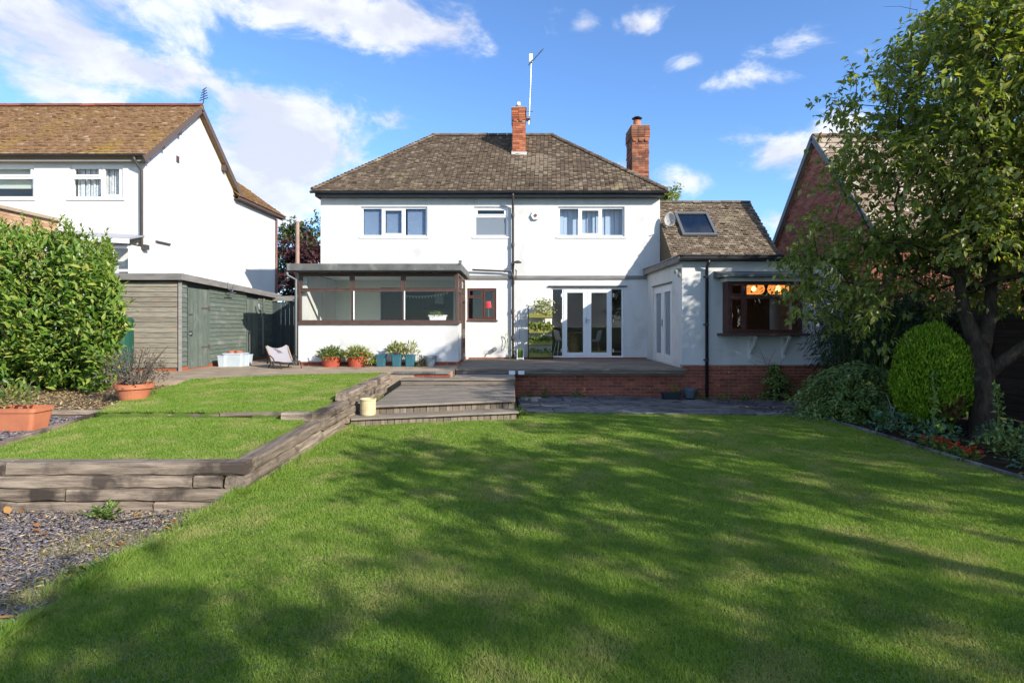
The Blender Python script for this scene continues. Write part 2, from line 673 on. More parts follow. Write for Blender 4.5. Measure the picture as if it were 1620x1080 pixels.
M['terracotta'] = pm('terracotta', (.50, .175, .085), .75, c2=(.42, .14, .07), scale=5, c3=(.55, .30, .2), scale3=3.0, thr3=(.6, .75), bump=.1, bscale=50, coords='obj')
M['shed'] = pm('green_stained_board', (.145, .17, .14), .85, c2=(.095, .118, .10), scale=3, c3=(.21, .22, .18), scale3=2.0, thr3=(.55, .75), stretch=(1.2, 14, 14), objvar=.14, bump=.4, bscale=14, spec=.15, coords='obj')
M['shed_end'] = pm('faded_shed_board', (.32, .285, .225), .85, c2=(.18, .165, .135), scale=3, c3=(.33, .235, .155), scale3=1.6, thr3=(.58, .72), stretch=(1.2, 14, 14), objvar=.16, bump=.4, bscale=14, spec=.15, coords='obj')
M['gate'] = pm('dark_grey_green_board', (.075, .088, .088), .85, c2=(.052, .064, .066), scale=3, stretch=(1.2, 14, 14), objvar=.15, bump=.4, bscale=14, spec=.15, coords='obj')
M['sleeper'] = pm('weathered_sleeper', (.34, .27, .20), .9, c2=(.15, .115, .088), scale=2.4, c3=(.075, .058, .047), scale3=1.7, thr3=(.53, .64), stretch=(1.0, 11, 11), objvar=.24, bump=.7, bscale=9, spec=.12, coords='obj')
M['deck'] = pm('weathered_deck_board', (.285, .238, .185), .85, c2=(.155, .13, .105), scale=2.2, c3=(.12, .115, .105), scale3=1.2, thr3=(.52, .7), stretch=(1.0, 12, 12), objvar=.16, bump=.5, bscale=10, spec=.15, coords='obj')
M['riser'] = pm('weathered_riser_board', (.25, .20, .145), .9, c2=(.14, .11, .085), scale=2.2, c3=(.10, .085, .065), scale3=1.2, thr3=(.5, .7), stretch=(1.0, 12, 12), objvar=.28, bump=.5, bscale=10, spec=.15, coords='obj')
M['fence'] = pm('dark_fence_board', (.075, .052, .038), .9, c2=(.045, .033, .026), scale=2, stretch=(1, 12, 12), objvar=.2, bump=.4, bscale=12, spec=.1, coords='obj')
M['slab'] = pm('stone_slab', (.20, .19, .18), .9, c2=(.12, .115, .112), scale=6, c3=(.075, .07, .062), scale3=3, thr3=(.50, .66), objvar=.3, bump=.5, bscale=30, spec=.2)
M['concrete'] = pm('concrete_path', (.42, .325, .225), .95, c2=(.29, .225, .165), scale=2.5, c3=(.18, .15, .12), scale3=1.2, thr3=(.55, .72), bump=.5, bscale=30, spec=.1)
M['soil'] = pm('dry_soil', (.22, .15, .095), .95, c2=(.085, .058, .042), scale=4, c3=(.25, .18, .11), scale3=2.0, bump=.9, bscale=25, spec=.05)
M['dark_soil'] = pm('bed_soil', (.055, .04, .03), .95, c2=(.03, .023, .018), scale=5, bump=.9, bscale=25, spec=.05)
M['slate_bed'] = pm('slate_bed', (.10, .095, .105), .95, c2=(.055, .05, .055), scale=9, bump=.9, bscale=30, spec=.1)
M['slate'] = pm('slate_chip', (.2, .18, .21), .6, attr=[(0, (.085, .072, .078)), (.4, (.15, .127, .132)), (.75, (.20, .172, .172)), (.92, (.26, .23, .22)), (1, (.38, .32, .25))], bump=.3, bscale=70, spec=.35)
M['ground'] = pm('far_grass', (.06, .085, .025), .95, c2=(.09, .10, .04), scale=.4, bump=.4, bscale=8, spec=.05)
M['turf'] = pm('turf', (.13, .17, .035), .95, c2=(.075, .12, .022), scale=4.5, c3=(.21, .20, .07), scale3=1.7, thr3=(.56, .74), bump=.8, bscale=60, spec=.05)
M['interior'] = pm('interior_plaster', (.46, .46, .44), .9)
M['interior_dark'] = pm('interior_dark_paint', (.13, .11, .10), .9)
M['sage'] = pm('sage_green_plaster', (.70, .715, .61), .9)
M['ceiling_white'] = pm('ceiling_white', (.82, .82, .80), .9)
M['pale_floor'] = pm('pale_tile_floor', (.62, .60, .56), .6)
M['room_floor'] = pm('wood_floor', (.22, .14, .08), .6, c2=(.16, .10, .06), scale=5)


def leaf_mat(name, cols, rough=.45, transl=.25, spec=.4, c3=None):
    n = len(cols)
    return pm(name, cols[0], rough, attr=[(i / max(1, n - 1), c) for i, c in enumerate(cols)], spec=spec, transl=transl)


M['grass'] = pm('grass_blade', (.135, .26, .028), .6, c2=(.29, .40, .075), scale=4.5, lo=.36, hi=.66, attr=[(0, (.105, .205, .02)), (.5, (.21, .32, .045)), (.85, (.32, .42, .085)), (1, (.56, .52, .25))], attrvar=.42, c3=(.44, .41, .17), scale3=1.9, thr3=(.50, .74), spec=.2, transl=.36)
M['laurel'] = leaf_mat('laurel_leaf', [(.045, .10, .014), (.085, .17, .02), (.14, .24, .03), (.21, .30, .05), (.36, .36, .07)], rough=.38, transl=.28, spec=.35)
M['cherry'] = leaf_mat('tree_leaf', [(.10, .155, .03), (.17, .225, .05), (.24, .29, .075), (.37, .39, .14), (.50, .43, .10)], rough=.34, transl=.5)
M['thuja'] = leaf_mat('thuja_spray', [(.07, .15, .008), (.15, .28, .014), (.23, .38, .022), (.32, .46, .045)], rough=.6, transl=.15, spec=.2)
M['thuja_brown'] = leaf_mat('thuja_brown_spray', [(.10, .055, .025), (.16, .095, .04), (.08, .09, .02)], rough=.7, transl=.1, spec=.2)
M['shrub'] = leaf_mat('shrub_leaf', [(.075, .14, .028), (.125, .205, .042), (.195, .28, .065), (.31, .37, .12)], rough=.5, transl=.2)
M['bamboo'] = leaf_mat('bamboo_leaf', [(.02, .045, .018), (.035, .07, .026), (.065, .11, .042)], rough=.4, transl=.2)
M['conifer'] = leaf_mat('conifer_leaf', [(.03, .05, .012), (.06, .085, .02), (.09, .11, .03)], rough=.6, transl=.1)
M['purple'] = leaf_mat('purple_leaf', [(.05, .018, .022), (.085, .03, .035), (.13, .055, .055)], rough=.5, transl=.2)
M['herb'] = leaf_mat('garden_leaf', [(.05, .10, .018), (.10, .17, .03), (.17, .22, .05), (.26, .25, .06)], rough=.45, transl=.25)
M['lime'] = leaf_mat('yellow_green_leaf', [(.13, .17, .03), (.22, .26, .05), (.33, .34, .10)], rough=.45, transl=.25)
M['variegated'] = leaf_mat('variegated_leaf', [(.16, .20, .06), (.32, .34, .14), (.5, .48, .24)], rough=.45, transl=.25)
M['bluegreen'] = leaf_mat('blue_green_leaf', [(.045, .11, .06), (.08, .17, .09), (.13, .22, .12)], rough=.5, transl=.2)
M['drygrass'] = leaf_mat('dry_leaf_litter', [(.26, .18, .09), (.42, .31, .15), (.52, .42, .24), (.20, .13, .065)], rough=.8, transl=.1, spec=.1)
M['dead'] = leaf_mat('dried_leaf', [(.075, .06, .05), (.13, .105, .085), (.19, .16, .12)], rough=.8, transl=.1, spec=.1)
M['orange_leaf'] = leaf_mat('orange_leaf', [(.32, .11, .03), (.45, .19, .06), (.5, .28, .1)], rough=.6, transl=.2, spec=.2)
M['redflower'] = leaf_mat('red_petal', [(.55, .01, .008), (.7, .02, .012)], rough=.5, transl=.2)
M['bark'] = pm('tree_bark', (.085, .064, .048), .95, c2=(.035, .027, .022), scale=6, stretch=(3, 3, .8), c3=(.16, .15, .11), scale3=3, thr3=(.58, .72), bump=.9, bscale=14, spec=.1)
M['twig'] = pm('twig_bark', (.12, .09, .065), .9, spec=.1)
M['stem_dry'] = pm('dry_stem', (.20, .16, .12), .9, spec=.1)

# ------------------------------------------------------------------ builders
def wall_panel(mb, O, U, V, Nn, W, H, holes, thick):
    """rectangular wall with openings. O lower-left outer corner, U along, V up, Nn inward; holes (u0, v0, u1, v1)"""
    O, U, V, Nn = Vector(O), Vector(U), Vector(V), Vector(Nn)
    us = sorted(set([0, W] + [h[0] for h in holes] + [h[2] for h in holes]))
    vs = sorted(set([0, H] + [h[1] for h in holes] + [h[3] for h in holes]))
    us = [u for u in us if 0 <= u <= W]
    vs = [v for v in vs if 0 <= v <= H]

    def solid(i, j):
        if i < 0 or j < 0 or i >= len(us) - 1 or j >= len(vs) - 1:
            return False
        cu, cv = (us[i] + us[i + 1]) / 2, (vs[j] + vs[j + 1]) / 2
        return not any(h[0] < cu < h[2] and h[1] < cv < h[3] for h in holes)

    def P(u, v, d):
        return O + U * u + V * v + Nn * d
    for i in range(len(us) - 1):
        for j in range(len(vs) - 1):
            if not solid(i, j):
                continue
            u0, u1, v0, v1 = us[i], us[i + 1], vs[j], vs[j + 1]
            mb.add([P(u0, v0, 0), P(u1, v0, 0), P(u1, v1, 0), P(u0, v1, 0)], [(0, 1, 2, 3)])
            mb.add([P(u0, v0, thick), P(u1, v0, thick), P(u1, v1, thick), P(u0, v1, thick)], [(3, 2, 1, 0)])
            if not solid(i - 1, j):
                mb.add([P(u0, v0, 0), P(u0, v1, 0), P(u0, v1, thick), P(u0, v0, thick)], [(0, 1, 2, 3)])
            if not solid(i + 1, j):
                mb.add([P(u1, v0, 0), P(u1, v0, thick), P(u1, v1, thick), P(u1, v1, 0)], [(0, 1, 2, 3)])
            if not solid(i, j - 1):
                mb.add([P(u0, v0, 0), P(u0, v0, thick), P(u1, v0, thick), P(u1, v0, 0)], [(0, 1, 2, 3)])
            if not solid(i, j + 1):
                mb.add([P(u0, v1, 0), P(u1, v1, 0), P(u1, v1, thick), P(u0, v1, thick)], [(0, 1, 2, 3)])


def brick_parts(parent, mat, O, U, Nout, L, H, keep=None):
    """single bricks as parts, stretcher bond with their joints; faces 8 mm proud of the plane"""
    O, U, Nout = Vector(O), Vector(U), Vector(Nout)
    bl, bh, j = 0.215, 0.065, 0.010
    ang = math.atan2(U.y, U.x)
    r = 0
    while (r + 1) * (bh + j) <= H + .012:
        x = 0.0 if r % 2 == 0 else -(bl + j) / 2
        while x < L - 0.03:
            a, b = max(0, x), min(L, x + bl)
            if b - a > 0.03:
                z = r * (bh + j) + bh / 2 + j / 2
                c = O + U * ((a + b) / 2) + Vector((0, 0, z)) + Nout * (-0.03 + 0.008 + random.uniform(-.0025, .0025))
                if keep is None or keep(a, b, z):
                    ln = round((b - a) / .035) * .035 if b - a < bl - .004 else bl
                    piece('brick', box_mesh(ln, .06, bh, .004, mat, var=0), parent, c, (0, 0, ang + random.uniform(-.006, .006)))
            x += bl + j
        r += 1


def brick_mesh(mb, O, U, Nout, L, H, inside=None, bl=.215, bh=.065, j=.011):
    """the same joined in one mesh"""
    O, U, Nout = Vector(O), Vector(U), Vector(Nout)
    r = 0
    while (r + 1) * (bh + j) <= H + .012:
        x = 0.0 if r % 2 == 0 else -(bl + j) / 2
        while x < L - .02:
            a, b = max(0, x), min(L, x + bl)
            z = r * (bh + j)
            if b - a > .03 and (inside is None or inside((a + b) / 2, z + bh / 2)):
                p = .007 + random.uniform(-.002, .003)
                q = [O + U * a + Vector((0, 0, z)), O + U * b + Vector((0, 0, z)), O + U * b + Vector((0, 0, z + bh)), O + U * a + Vector((0, 0, z + bh))]
                mb.add([v - Nout * .01 for v in q] + [v + Nout * p for v in q],
                       [(4, 5, 6, 7), (0, 1, 5, 4), (1, 2, 6, 5), (2, 3, 7, 6), (3, 0, 4, 7)], random.random())
            x += bl + j
        r += 1


def tile_field(mb, O, U, S, Ls, u_rng, w=.135, gauge=.095, t=.015, jit=1.5, patch=None):
    """plain tiles laid in courses: O eaves corner, U along the eaves, S up the slope"""
    O, U, S = Vector(O), Vector(U).normalized(), Vector(S).normalized()
    Nn = U.cross(S).normalized()
    if Nn.z < 0:
        Nn = -Nn
    rows = int(Ls / gauge) + 1
    for r in range(rows):
        v = r * gauge
        lo, hi = u_rng(min(v, Ls))
        if hi - lo < .03:
            continue
        u = lo - (0 if r % 2 == 0 else w / 2)
        v1 = min(v + gauge * 1.25, Ls + .02)
        while u < hi:
            a, b = max(u + .006, lo), min(u + w - .006, hi)
            if b - a > .02:
                dz = random.uniform(0, .007) * jit + (.012 * jit if random.random() < .08 else 0)
                lift = t + .004 + dz
                sk = random.uniform(-.004, .004) * jit
                tl = random.uniform(-.004, .004) * jit
                dv = random.uniform(-.006, .006) * jit
                p0 = O + U * a + S * (v + dv + sk)
                p1 = O + U * b + S * (v + dv - sk)
                p2 = O + U * b + S * v1
                p3 = O + U * a + S * v1
                f0, f1 = p0 + Nn * (lift + tl), p1 + Nn * (lift - tl)
                mb.add([p0 + Nn * .001, p1 + Nn * .001, f0, f1, p2 + Nn * .004, p3 + Nn * .004],
                       [(0, 1, 3, 2), (2, 3, 4, 5), (0, 2, 5), (1, 4, 3)], random.random() if patch is None else patch(p0))
            u += w


def window_part(parent, name, mat, X0, X1, Z0, Z1, Y, grid, fw=.055, depth=.07, glass=None, sash=None, sill=None, axis='x', sgn=-1):
    """outer frame (the part) with sashes, panes and a sill as sub-parts. grid: list of (x0,z0,x1,z1) lights in 0..1 of the frame
    axis 'x': the window lies in the plane Y const facing sgn*Y; axis 'y': plane X const (=Y argument), X0..X1 run along Y"""
    glass = glass or M['glass']

    def B(mb, a0, a1, z0, z1, d0, d1):
        if axis == 'x':
            mb.box(a0, Y + sgn * d0, z0, a1, Y + sgn * d1, z1)
        else:
            mb.box(Y + sgn * d0, a0, z0, Y + sgn * d1, a1, z1)
    mb = MB()
    W, H = X1 - X0, Z1 - Z0
    B(mb, X0, X1, Z0, Z0 + fw, -depth, 0)
    B(mb, X0, X1, Z1 - fw, Z1, -depth, 0)
    B(mb, X0, X0 + fw, Z0 + fw, Z1 - fw, -depth, 0)
    B(mb, X1 - fw, X1, Z0 + fw, Z1 - fw, -depth, 0)
    iW, iH = W - 2 * fw, H - 2 * fw
    xs = sorted(set(round(c, 4) for g in grid for c in (g[0], g[2]) if 0.001 < c < .999))
    done = set()
    for g in grid:                                       # mullions and transoms between lights
        for c in (g[2],):
            if c < .999 and ('v', c, g[1], g[3]) not in done:
                done.add(('v', c, g[1], g[3]))
                x = X0 + fw + c * iW
                B(mb, x - fw * .5, x + fw * .5, Z0 + fw + g[1] * iH, Z0 + fw + g[3] * iH, -depth + .002, -.002)
        if g[3] < .999:
            z = Z0 + fw + g[3] * iH
            a0 = X0 + fw + g[0] * iW + (fw * .5 if g[0] > .001 else 0)
            a1 = X0 + fw + g[2] * iW - (fw * .5 if g[2] < .999 else 0)
            B(mb, a0, a1, z - fw * .5, z + fw * .5, -depth + .004, -.004)
    fr = mb.build(name, mat, parent, bevel=.004)
    for i, g in enumerate(grid):
        x0 = X0 + fw + g[0] * iW + (fw * .5 if g[0] > .001 else 0)
        x1 = X0 + fw + g[2] * iW - (fw * .5 if g[2] < .999 else 0)
        z0 = Z0 + fw + g[1] * iH + (fw * .5 if g[1] > .001 else 0)
        z1 = Z0 + fw + g[3] * iH - (fw * .5 if g[3] < .999 else 0)
        s = 0.0
        if sash and sash[i]:
            s = sash[i]
            m2 = MB()
            e = .002
            B(m2, x0 + e, x1 - e, z0 + e, z0 + s, -.045, .012)
            B(m2, x0 + e, x1 - e, z1 - s, z1 - e, -.045, .012)
            B(m2, x0 + e, x0 + s, z0 + s, z1 - s, -.045, .0115)
            B(m2, x1 - s, x1 - e, z0 + s, z1 - s, -.045, .0115)
            m2.build('sash', mat, fr, bevel=.003)
        m3 = MB()
        B(m3, x0 + s + .001, x1 - s - .001, z0 + s + .001, z1 - s - .001, -.034, -.028)
        g_ = glass[i] if isinstance(glass, list) else glass
        m3.build('pane', g_, fr)
    if sill:
        m4 = MB()
        B(m4, X0 - sill, X1 + sill, Z0 - .045, Z0 - .001, -.04, .075)
        m4.build('sill', mat, fr, bevel=.006)
    return fr


def half_round(mb, a, b, w=.22, h=.09, n=7, up=(0, 0, 1)):
    a, b = Vector(a), Vector(b)
    X = (b - a).normalized()
    Y = Vector(up).cross(X).normalized()
    Z = X.cross(Y)
    vs, fs = [], []
    for e in (a, b):
        for k in range(n):
            t = math.pi * k / (n - 1)
            vs.append(e + Y * math.cos(t) * w / 2 + Z * math.sin(t) * h)
    for k in range(n - 1):
        fs.append((k, k + 1, n + k + 1, n + k))
    fs.append(tuple(range(n - 1, -1, -1)))
    fs.append(tuple(range(n, 2 * n)))
    fs.append((0, n, 2 * n - 1, n - 1))
    mb.add(vs, fs, random.random())
    return mb


# ------------------------------------------------------------------ terrain
def sst(a, b, x):
    t = np.clip((np.asarray(x, float) - a) / (b - a), 0, 1)
    return t * t * (3 - 2 * t)


def lawn_z(x, y):
    x, y = np.asarray(x, float), np.asarray(y, float)
    z = .27 - .22 * sst(8.8, 13.4, y) - .05 * sst(1, 5, x) * sst(3, 7, y)
    return z + .012 * np.sin(1.7 * x + .6) * np.sin(1.3 * y)


def lawn_left(y):
    y = np.asarray(y, float)
    e = -2.56 + .05 * np.sin(3.1 * y) + .03 * np.sin(7.7 * y + 1)
    return np.where(y > 5.2, -2.48, e)


def upper_z(x, y):
    x, y = np.asarray(x, float), np.asarray(y, float)
    return np.where(y < 7.62, .535 + .035 * sst(5.4, 7.6, y), .645 + .09 * sst(7.6, 11.5, y)) + .006 * np.sin(2.3 * x) * np.sin(1.9 * y)


def upper_left(y):
    y = np.asarray(y, float)
    return np.where(y < 7.9, -5.32 - .14 * (y - 5.6), -5.72 - .17 * (y - 7.9)) + .03 * np.sin(5 * y)


def upper_right(y):
    return -2.66 - .02 * (np.asarray(y, float) - 5.3)


def upper_back(x):
    x = np.asarray(x, float)
    return np.interp(x, [-6.6, -6.2, -4.5, -3.0, -2.6], [10.7, 11.0, 11.9, 12.32, 12.34])


def sheet(name, mat, xs, ys, zf, parent=None, kind='structure', mask=None, skirt=None):
    nx, ny = len(xs), len(ys)
    X, Y = np.meshgrid(xs, ys)
    if callable(mask):
        X, Y = mask(X, Y)
    Z = zf(X, Y) * np.ones_like(X)
    V = np.stack([X.ravel(), Y.ravel(), Z.ravel()], 1)
    idx = np.arange(nx * ny).reshape(ny, nx)
    F = np.stack([idx[:-1, :-1].ravel(), idx[:-1, 1:].ravel(), idx[1:, 1:].ravel(), idx[1:, :-1].ravel()], 1)
    if skirt:
        ring = np.concatenate([idx[0, :], idx[1:, -1], idx[-1, -2::-1], idx[-2:0:-1, 0]])
        b = len(V)
        low = V[ring].copy()
        low[:, 2] -= skirt
        V = np.concatenate([V, low])
        k = np.arange(len(ring))
        k2 = (k + 1) % len(ring)
        F = np.concatenate([F, np.stack([ring[k2], ring[k], b + k, b + k2], 1)])
    return np_mesh(name, V, F, None, mat, parent, (0, 0, 0), kind, smooth=False)


xs = np.concatenate([[-400, -120, -50], np.linspace(-25, 25, 26), [50, 120, 400]])
ys = np.concatenate([[-200, -60], np.linspace(-25, 60, 30), [100, 200, 500]])
sheet('ground', M['ground'], xs, ys, lambda x, y: -.25 + 0 * x)


def lawn_warp(X, Y):
    t = (X - X.min()) / (X.max() - X.min())
    L = lawn_left(Y)
    return L + t * (5.3 - L), Y


lower = sheet('lawn', M['turf'], np.linspace(-2.6, 5.3, 80), np.concatenate([np.linspace(-9, 2, 14), np.linspace(2.15, 13.72, 78)]), lawn_z, mask=lawn_warp, skirt=.3)


def up_warp(X, Y):
    t = (X - X.min()) / (X.max() - X.min())
    s = (Y - Y.min()) / (Y.max() - Y.min())
    x0 = -6.3 + t * 3.65
    Yn = 5.3 + s * (upper_back(x0) - 5.3)
    L, R = upper_left(Yn), upper_right(Yn)
    return L + t * (R - L), Yn


upper = sheet('raised_lawn', M['turf'], np.linspace(0, 1, 30), np.linspace(0, 1, 75), upper_z, mask=up_warp, skirt=.5)
# dry bed under the hedge, slate beds, border soil
rb = np.random.default_rng(3)


def rough(z0, a):
    ph = rb.uniform(0, 6, 6)
    return lambda x, y: z0 + a * (np.sin(5.1 * x + ph[0]) * np.sin(4.3 * y + ph[1]) + .6 * np.sin(11 * x + ph[2]) * np.sin(9.7 * y + ph[3]) + .4 * np.sin(23 * x + ph[4]) * np.sin(19 * y + ph[5]))


sheet('mulch_bed', M['soil'], np.linspace(-14, -5.2, 90), np.linspace(7.9, 13.4, 60), rough(.62, .012), skirt=.5)
sheet('slate_terrace', M['slate_bed'], np.linspace(-12, -5.1, 50), np.linspace(5.25, 7.92, 30), rough(.53, .008), skirt=.4)


def slate_z(x, y):
    return .10 + .10 * (1 - sst(2.8, 4.6, y)) + .008 * np.sin(7 * x) * np.sin(6 * y)


sheet('slate_path', M['slate_bed'], np.linspace(-9, -2.45, 60), np.linspace(-6, 5.28, 80), slate_z, skirt=.4)
br_ = rough(0, .012)
sheet('border_soil', M['dark_soil'], np.linspace(5.27, 8.6, 40), np.concatenate([np.linspace(-9, 2, 10), np.linspace(2.2, 13.73, 80)]), lambda x, y: br_(x, y) + lawn_z(np.minimum(x, 5.3), y) - .02 - .05 * sst(9.6, 10.3, y), skirt=.4)
# concrete terrace in front of the sunroom
pt = MB()
poly = [(-14, 13.0), (-8.6, 12.0), (-7.1, 10.95), (-6.25, 10.95), (-4.5, 11.92), (-3.0, 12.36), (-1.36, 12.40), (-1.36, 18.6), (-14, 18.6)]
pt.prism([(x, y, .742) for x, y in poly], (0, 0, -.5))
terrace = pt.build('terrace', M['concrete'], None, (-4, 14, .742), fixn=True)
tag(terrace, kind='structure')
# a stone edging and red brick face at the foot of the terrace
for k in range(4):
    x0 = -2.62 + k * .315
    board('edging_slab', M['slab'], terrace, (x0 + .004, 12.47, .748), (x0 + .309, 12.47, .748), .26, .035, bev=.006)
brick_parts(terrace, M['brick'], (-2.6, 12.388, .655), (1, 0, 0), (0, -1, 0), 1.25, .075)
pb = MB()
for k in range(24):
    x = -4.25 + k * .068
    y = float(np.interp(x, [-4.5, -3.0, -2.6], [11.92, 12.36, 12.38])) - .03
    pb.box(x, y - .035, .70, x + .05, y + .03, .755 + random.uniform(0, .02))
pb.build('cobble_edging', M['concrete'], terrace, kind='stuff')
# stone patio between the lawn and the brick base
patio = sheet('patio', M['dark_soil'], np.linspace(.1, 6.4, 40), np.linspace(10.2, 13.73, 24), lambda x, y: lawn_z(x, y) + .004, skirt=.1)
yy = 10.12
row = 0
while yy < 13.55:
    d = [.62, .48, .62, .55, .50, .62, .45][row % 7]
    x = .16 + (row % 3) * -.02
    while x < 6.2:
        w = random.choice([.45, .6, .6, .75, .9])
        gx = 4.9 + .5 * math.sin(row * 2.1)
        if not (x > gx and random.random() < .45):
            cx, cy = x + w / 2, yy + d / 2
            slope = (float(lawn_z(cx, cy + .2)) - float(lawn_z(cx, cy - .2))) / .4
            piece('paving_slab', box_mesh(w - .018, d - .018, .045, .007, M['slab'], 0), patio, (cx, cy + random.uniform(-.008, .008), float(lawn_z(cx, cy)) + .012 + random.uniform(0, .010)),
                  (math.atan(slope) + random.uniform(-.008, .008), random.uniform(-.01, .01), random.uniform(-.012, .012)))
        x += w
    yy += d
    row += 1

# ------------------------------------------------------------------ the house
FY = 17.3
house = thing('house', (0, FY, .7), 'white rendered detached house with brown hipped tile roof, sunroom and side extension', 'house')


def fx(px, Y=FY):
    return (px - 810) * Y / 900


def fz(py, Y=FY):
    return EYE - (py - 510) * Y / 900


HX0, HX1, HZ0, HZ1 = -5.82, 4.50, .72, 5.72
W1 = (-4.594, 4.455, -2.576, 5.368)
W2 = (-1.153, 4.455, -.135, 5.368)
W3 = (1.403, 4.455, 3.422, 5.368)
WK = (-1.365, 1.927, -.48, 2.888)
FD = (1.19, .785, 3.39, 2.907)
KO = (-4.0, .74, -1.78, 2.92)                        # opening from the sunroom to the kitchen
mb = MB()
holes = [(a - HX0, b - HZ0, c - HX0, d - HZ0) for (a, b, c, d) in (W1, W2, W3, WK, FD, KO)]
wall_panel(mb, (HX0, FY, HZ0), (1, 0, 0), (0, 0, 1), (0, 1, 0), HX1 - HX0, HZ1 - HZ0, holes, .22)
mb.box(HX0, FY + .22, HZ0, HX0 + .22, 23.2, HZ1)
mb.box(HX1 - .22, FY + .22, HZ0, HX1, 23.2, HZ1)
mb.box(HX0, 23.2, HZ0, HX1, 23.42, HZ1)
mb.build('wall', M['render'], house)
# rooms behind the windows
ri = MB()
ri.box(-5.55, 20.8, .8, 4.25, 20.9, 5.6)
ri.box(-5.55, 17.56, 3.05, 4.25, 20.8, 3.25)
ri.box(-5.55, 17.56, 5.55, 4.25, 20.8, 5.6)
for x in (-2.3, .9):
    ri.box(x - .05, 17.56, 3.25, x + .05, 20.8, 5.55)
ri.box(.6, 17.56, .8, .7, 20.8, 3.05)
ri.box(-4.12, 17.56, .8, -4.02, 20.8, 3.05)
ri.build('interior_wall', M['interior'], house)
rf = MB()
rf.box(-5.55, 17.56, .70, 4.25, 20.8, .78)
rf.build('interior_floor', M['room_floor'], house)
rk = MB()
rk.box(-4.0, 20.70, .8, .58, 20.79, 1.95)
rk.build('kitchen_splashback', M['interior_dark'], house)
rd = MB()
rd.box(.72, 20.68, .8, 4.24, 20.78, 3.04)
rd.box(4.16, 17.6, .8, 4.24, 20.66, 3.04)
rd.build('dining_wall', M['interior_dark'], house)
ku = MB()  # dark sheet over the back wall, the kitchen's shade put into its grey
ku.box(-4.0, 20.72, 1.95, .58, 20.79, 3.04)
ku.build('kitchen_shade_panel', pm('kitchen_shade_grey', (.20, .205, .21), .8), house)
kd = MB()  # dark panel added in the opening, the doorway's shade put into its colour
kd.box(-3.99, FY + .10, .80, -3.38, FY + .15, 2.90)
kd.build('doorway_shade_panel', pm('doorway_shade_brown', (.055, .038, .03), .5), house)
kc = MB()
kc.box(-3.98, 20.1, .8, .5, 20.68, 1.66)
kc.build('kitchen_counter', pm('kitchen_unit', (.16, .16, .17), .5), house)
# sunroom side of the wall is green
sg = MB()
wall_panel(sg, (-5.46, FY - .012, .74), (1, 0, 0), (0, 0, 1), (0, 1, 0), 4.02, 2.5, [(KO[0] + 5.46, 0, KO[2] + 5.46, KO[3] - .74)], .010)
sg.build('sunroom_back_wall', M['sage'], house)

# windows of the front
BL = glass_mat('blue_tint_glass', tint=(.90, .94, .98), ior=1.4)
w = window_part(house, 'window', M['upvc'], W1[0], W1[2], W1[1], W1[3], FY + .05, [(0, 0, .31, 1), (.31, 0, .66, 1), (.66, 0, 1, 1)], sash=[0, .055, 0], sill=.06, glass=BL)
BLM = pm('blind_slat', (.60, .68, .80), .5)
w['label'] = 'white window with blue grey venetian blinds down'
for (a, b) in ((W1[0] + .06, -3.99), (-3.85, -3.33), (-3.2, W1[2] - .06)):
    bl = MB()
    n = 26
    for k in range(n):
        z = W1[1] + .08 + k * (W1[3] - W1[1] - .16) / (n - 1)
        bl.bar((a, FY + .16, z), (b, FY + .16, z), .035, .003, up=(0, -.55, .83))
    bl.build('blind', BLM, w)
window_part(house, 'window', M['upvc'], W2[0], W2[2], W2[1], W2[3], FY + .05, [(0, 0, 1, .70), (0, .70, 1, 1)], sash=[0, .05], sill=.06, glass=[M['glass_frost'], BL])
w = window_part(house, 'window', M['upvc'], W3[0], W3[2], W3[1], W3[3], FY + .05, [(0, 0, .31, 1), (.31, 0, .66, 1), (.66, 0, 1, 1)], sash=[0, .055, 0], sill=.06, glass=BL)
cb = MB()  # added curtain, its blue grey stands in for the reflected sky
for k in range(14):
    x = W3[0] + .05 + k * .143
    cb.box(x, FY + .30 + .03 * (k % 2), W3[1] - .1, x + .135, FY + .315 + .03 * (k % 2), W3[3])
cb.build('reflection_curtain', pm('reflection_curtain', (.55, .60, .65), .9), w)
window_part(house, 'small_window', M['brown_frame'], WK[0], WK[2], WK[1], WK[3], FY + .03, [(0, 0, .54, .74), (0, .74, .54, 1), (.54, 0, 1, 1)], fw=.045, sash=[0, .03, .05], sill=.045)
# french doors with side lights
fd = window_part(house, 'french_door', M['upvc'], FD[0], FD[2], FD[1], FD[3], FY + .04,
                 [(0, 0, .15, 1), (.15, 0, .5, 1), (.5, 0, .845, 1), (.845, 0, 1, 1)], fw=.05, sash=[0, .10, .10, 0])
hd = MB()
hd.bar((2.255, FY - .01, 1.83), (2.255, FY - .01, 1.99), .03, .02, up=(0, -1, 0))
hd.bar((2.255, FY - .04, 1.92), (2.36, FY - .04, 1.92), .02, .015, up=(0, -1, 0))
hd.build('handle', M['metal'], fd)
for x in (1.50, 3.08):
    for z in (1.0, 1.9, 2.68):
        hg = MB()
        hg.tube([(x, FY + .015, z - .05), (x, FY + .015, z + .05)], .015, 6)
        hg.build('hinge', M['upvc'], fd)
mb = MB()
mb.box(1.10, FY - .05, 2.93, 3.50, FY, 2.965)
mb.build('drip_ledge', M['greyblack'], house, bevel=.004)
mb = MB()
mb.box(-1.30, FY - .045, 3.165, 4.08, FY, 3.27)
mb.build('string_course', M['leadlight'], house, bevel=.006)
pl = MB()
pl.box(-1.30, FY - .02, .70, 4.09, FY, .79)
pl.build('brick_plinth', M['brick_chim'], house)

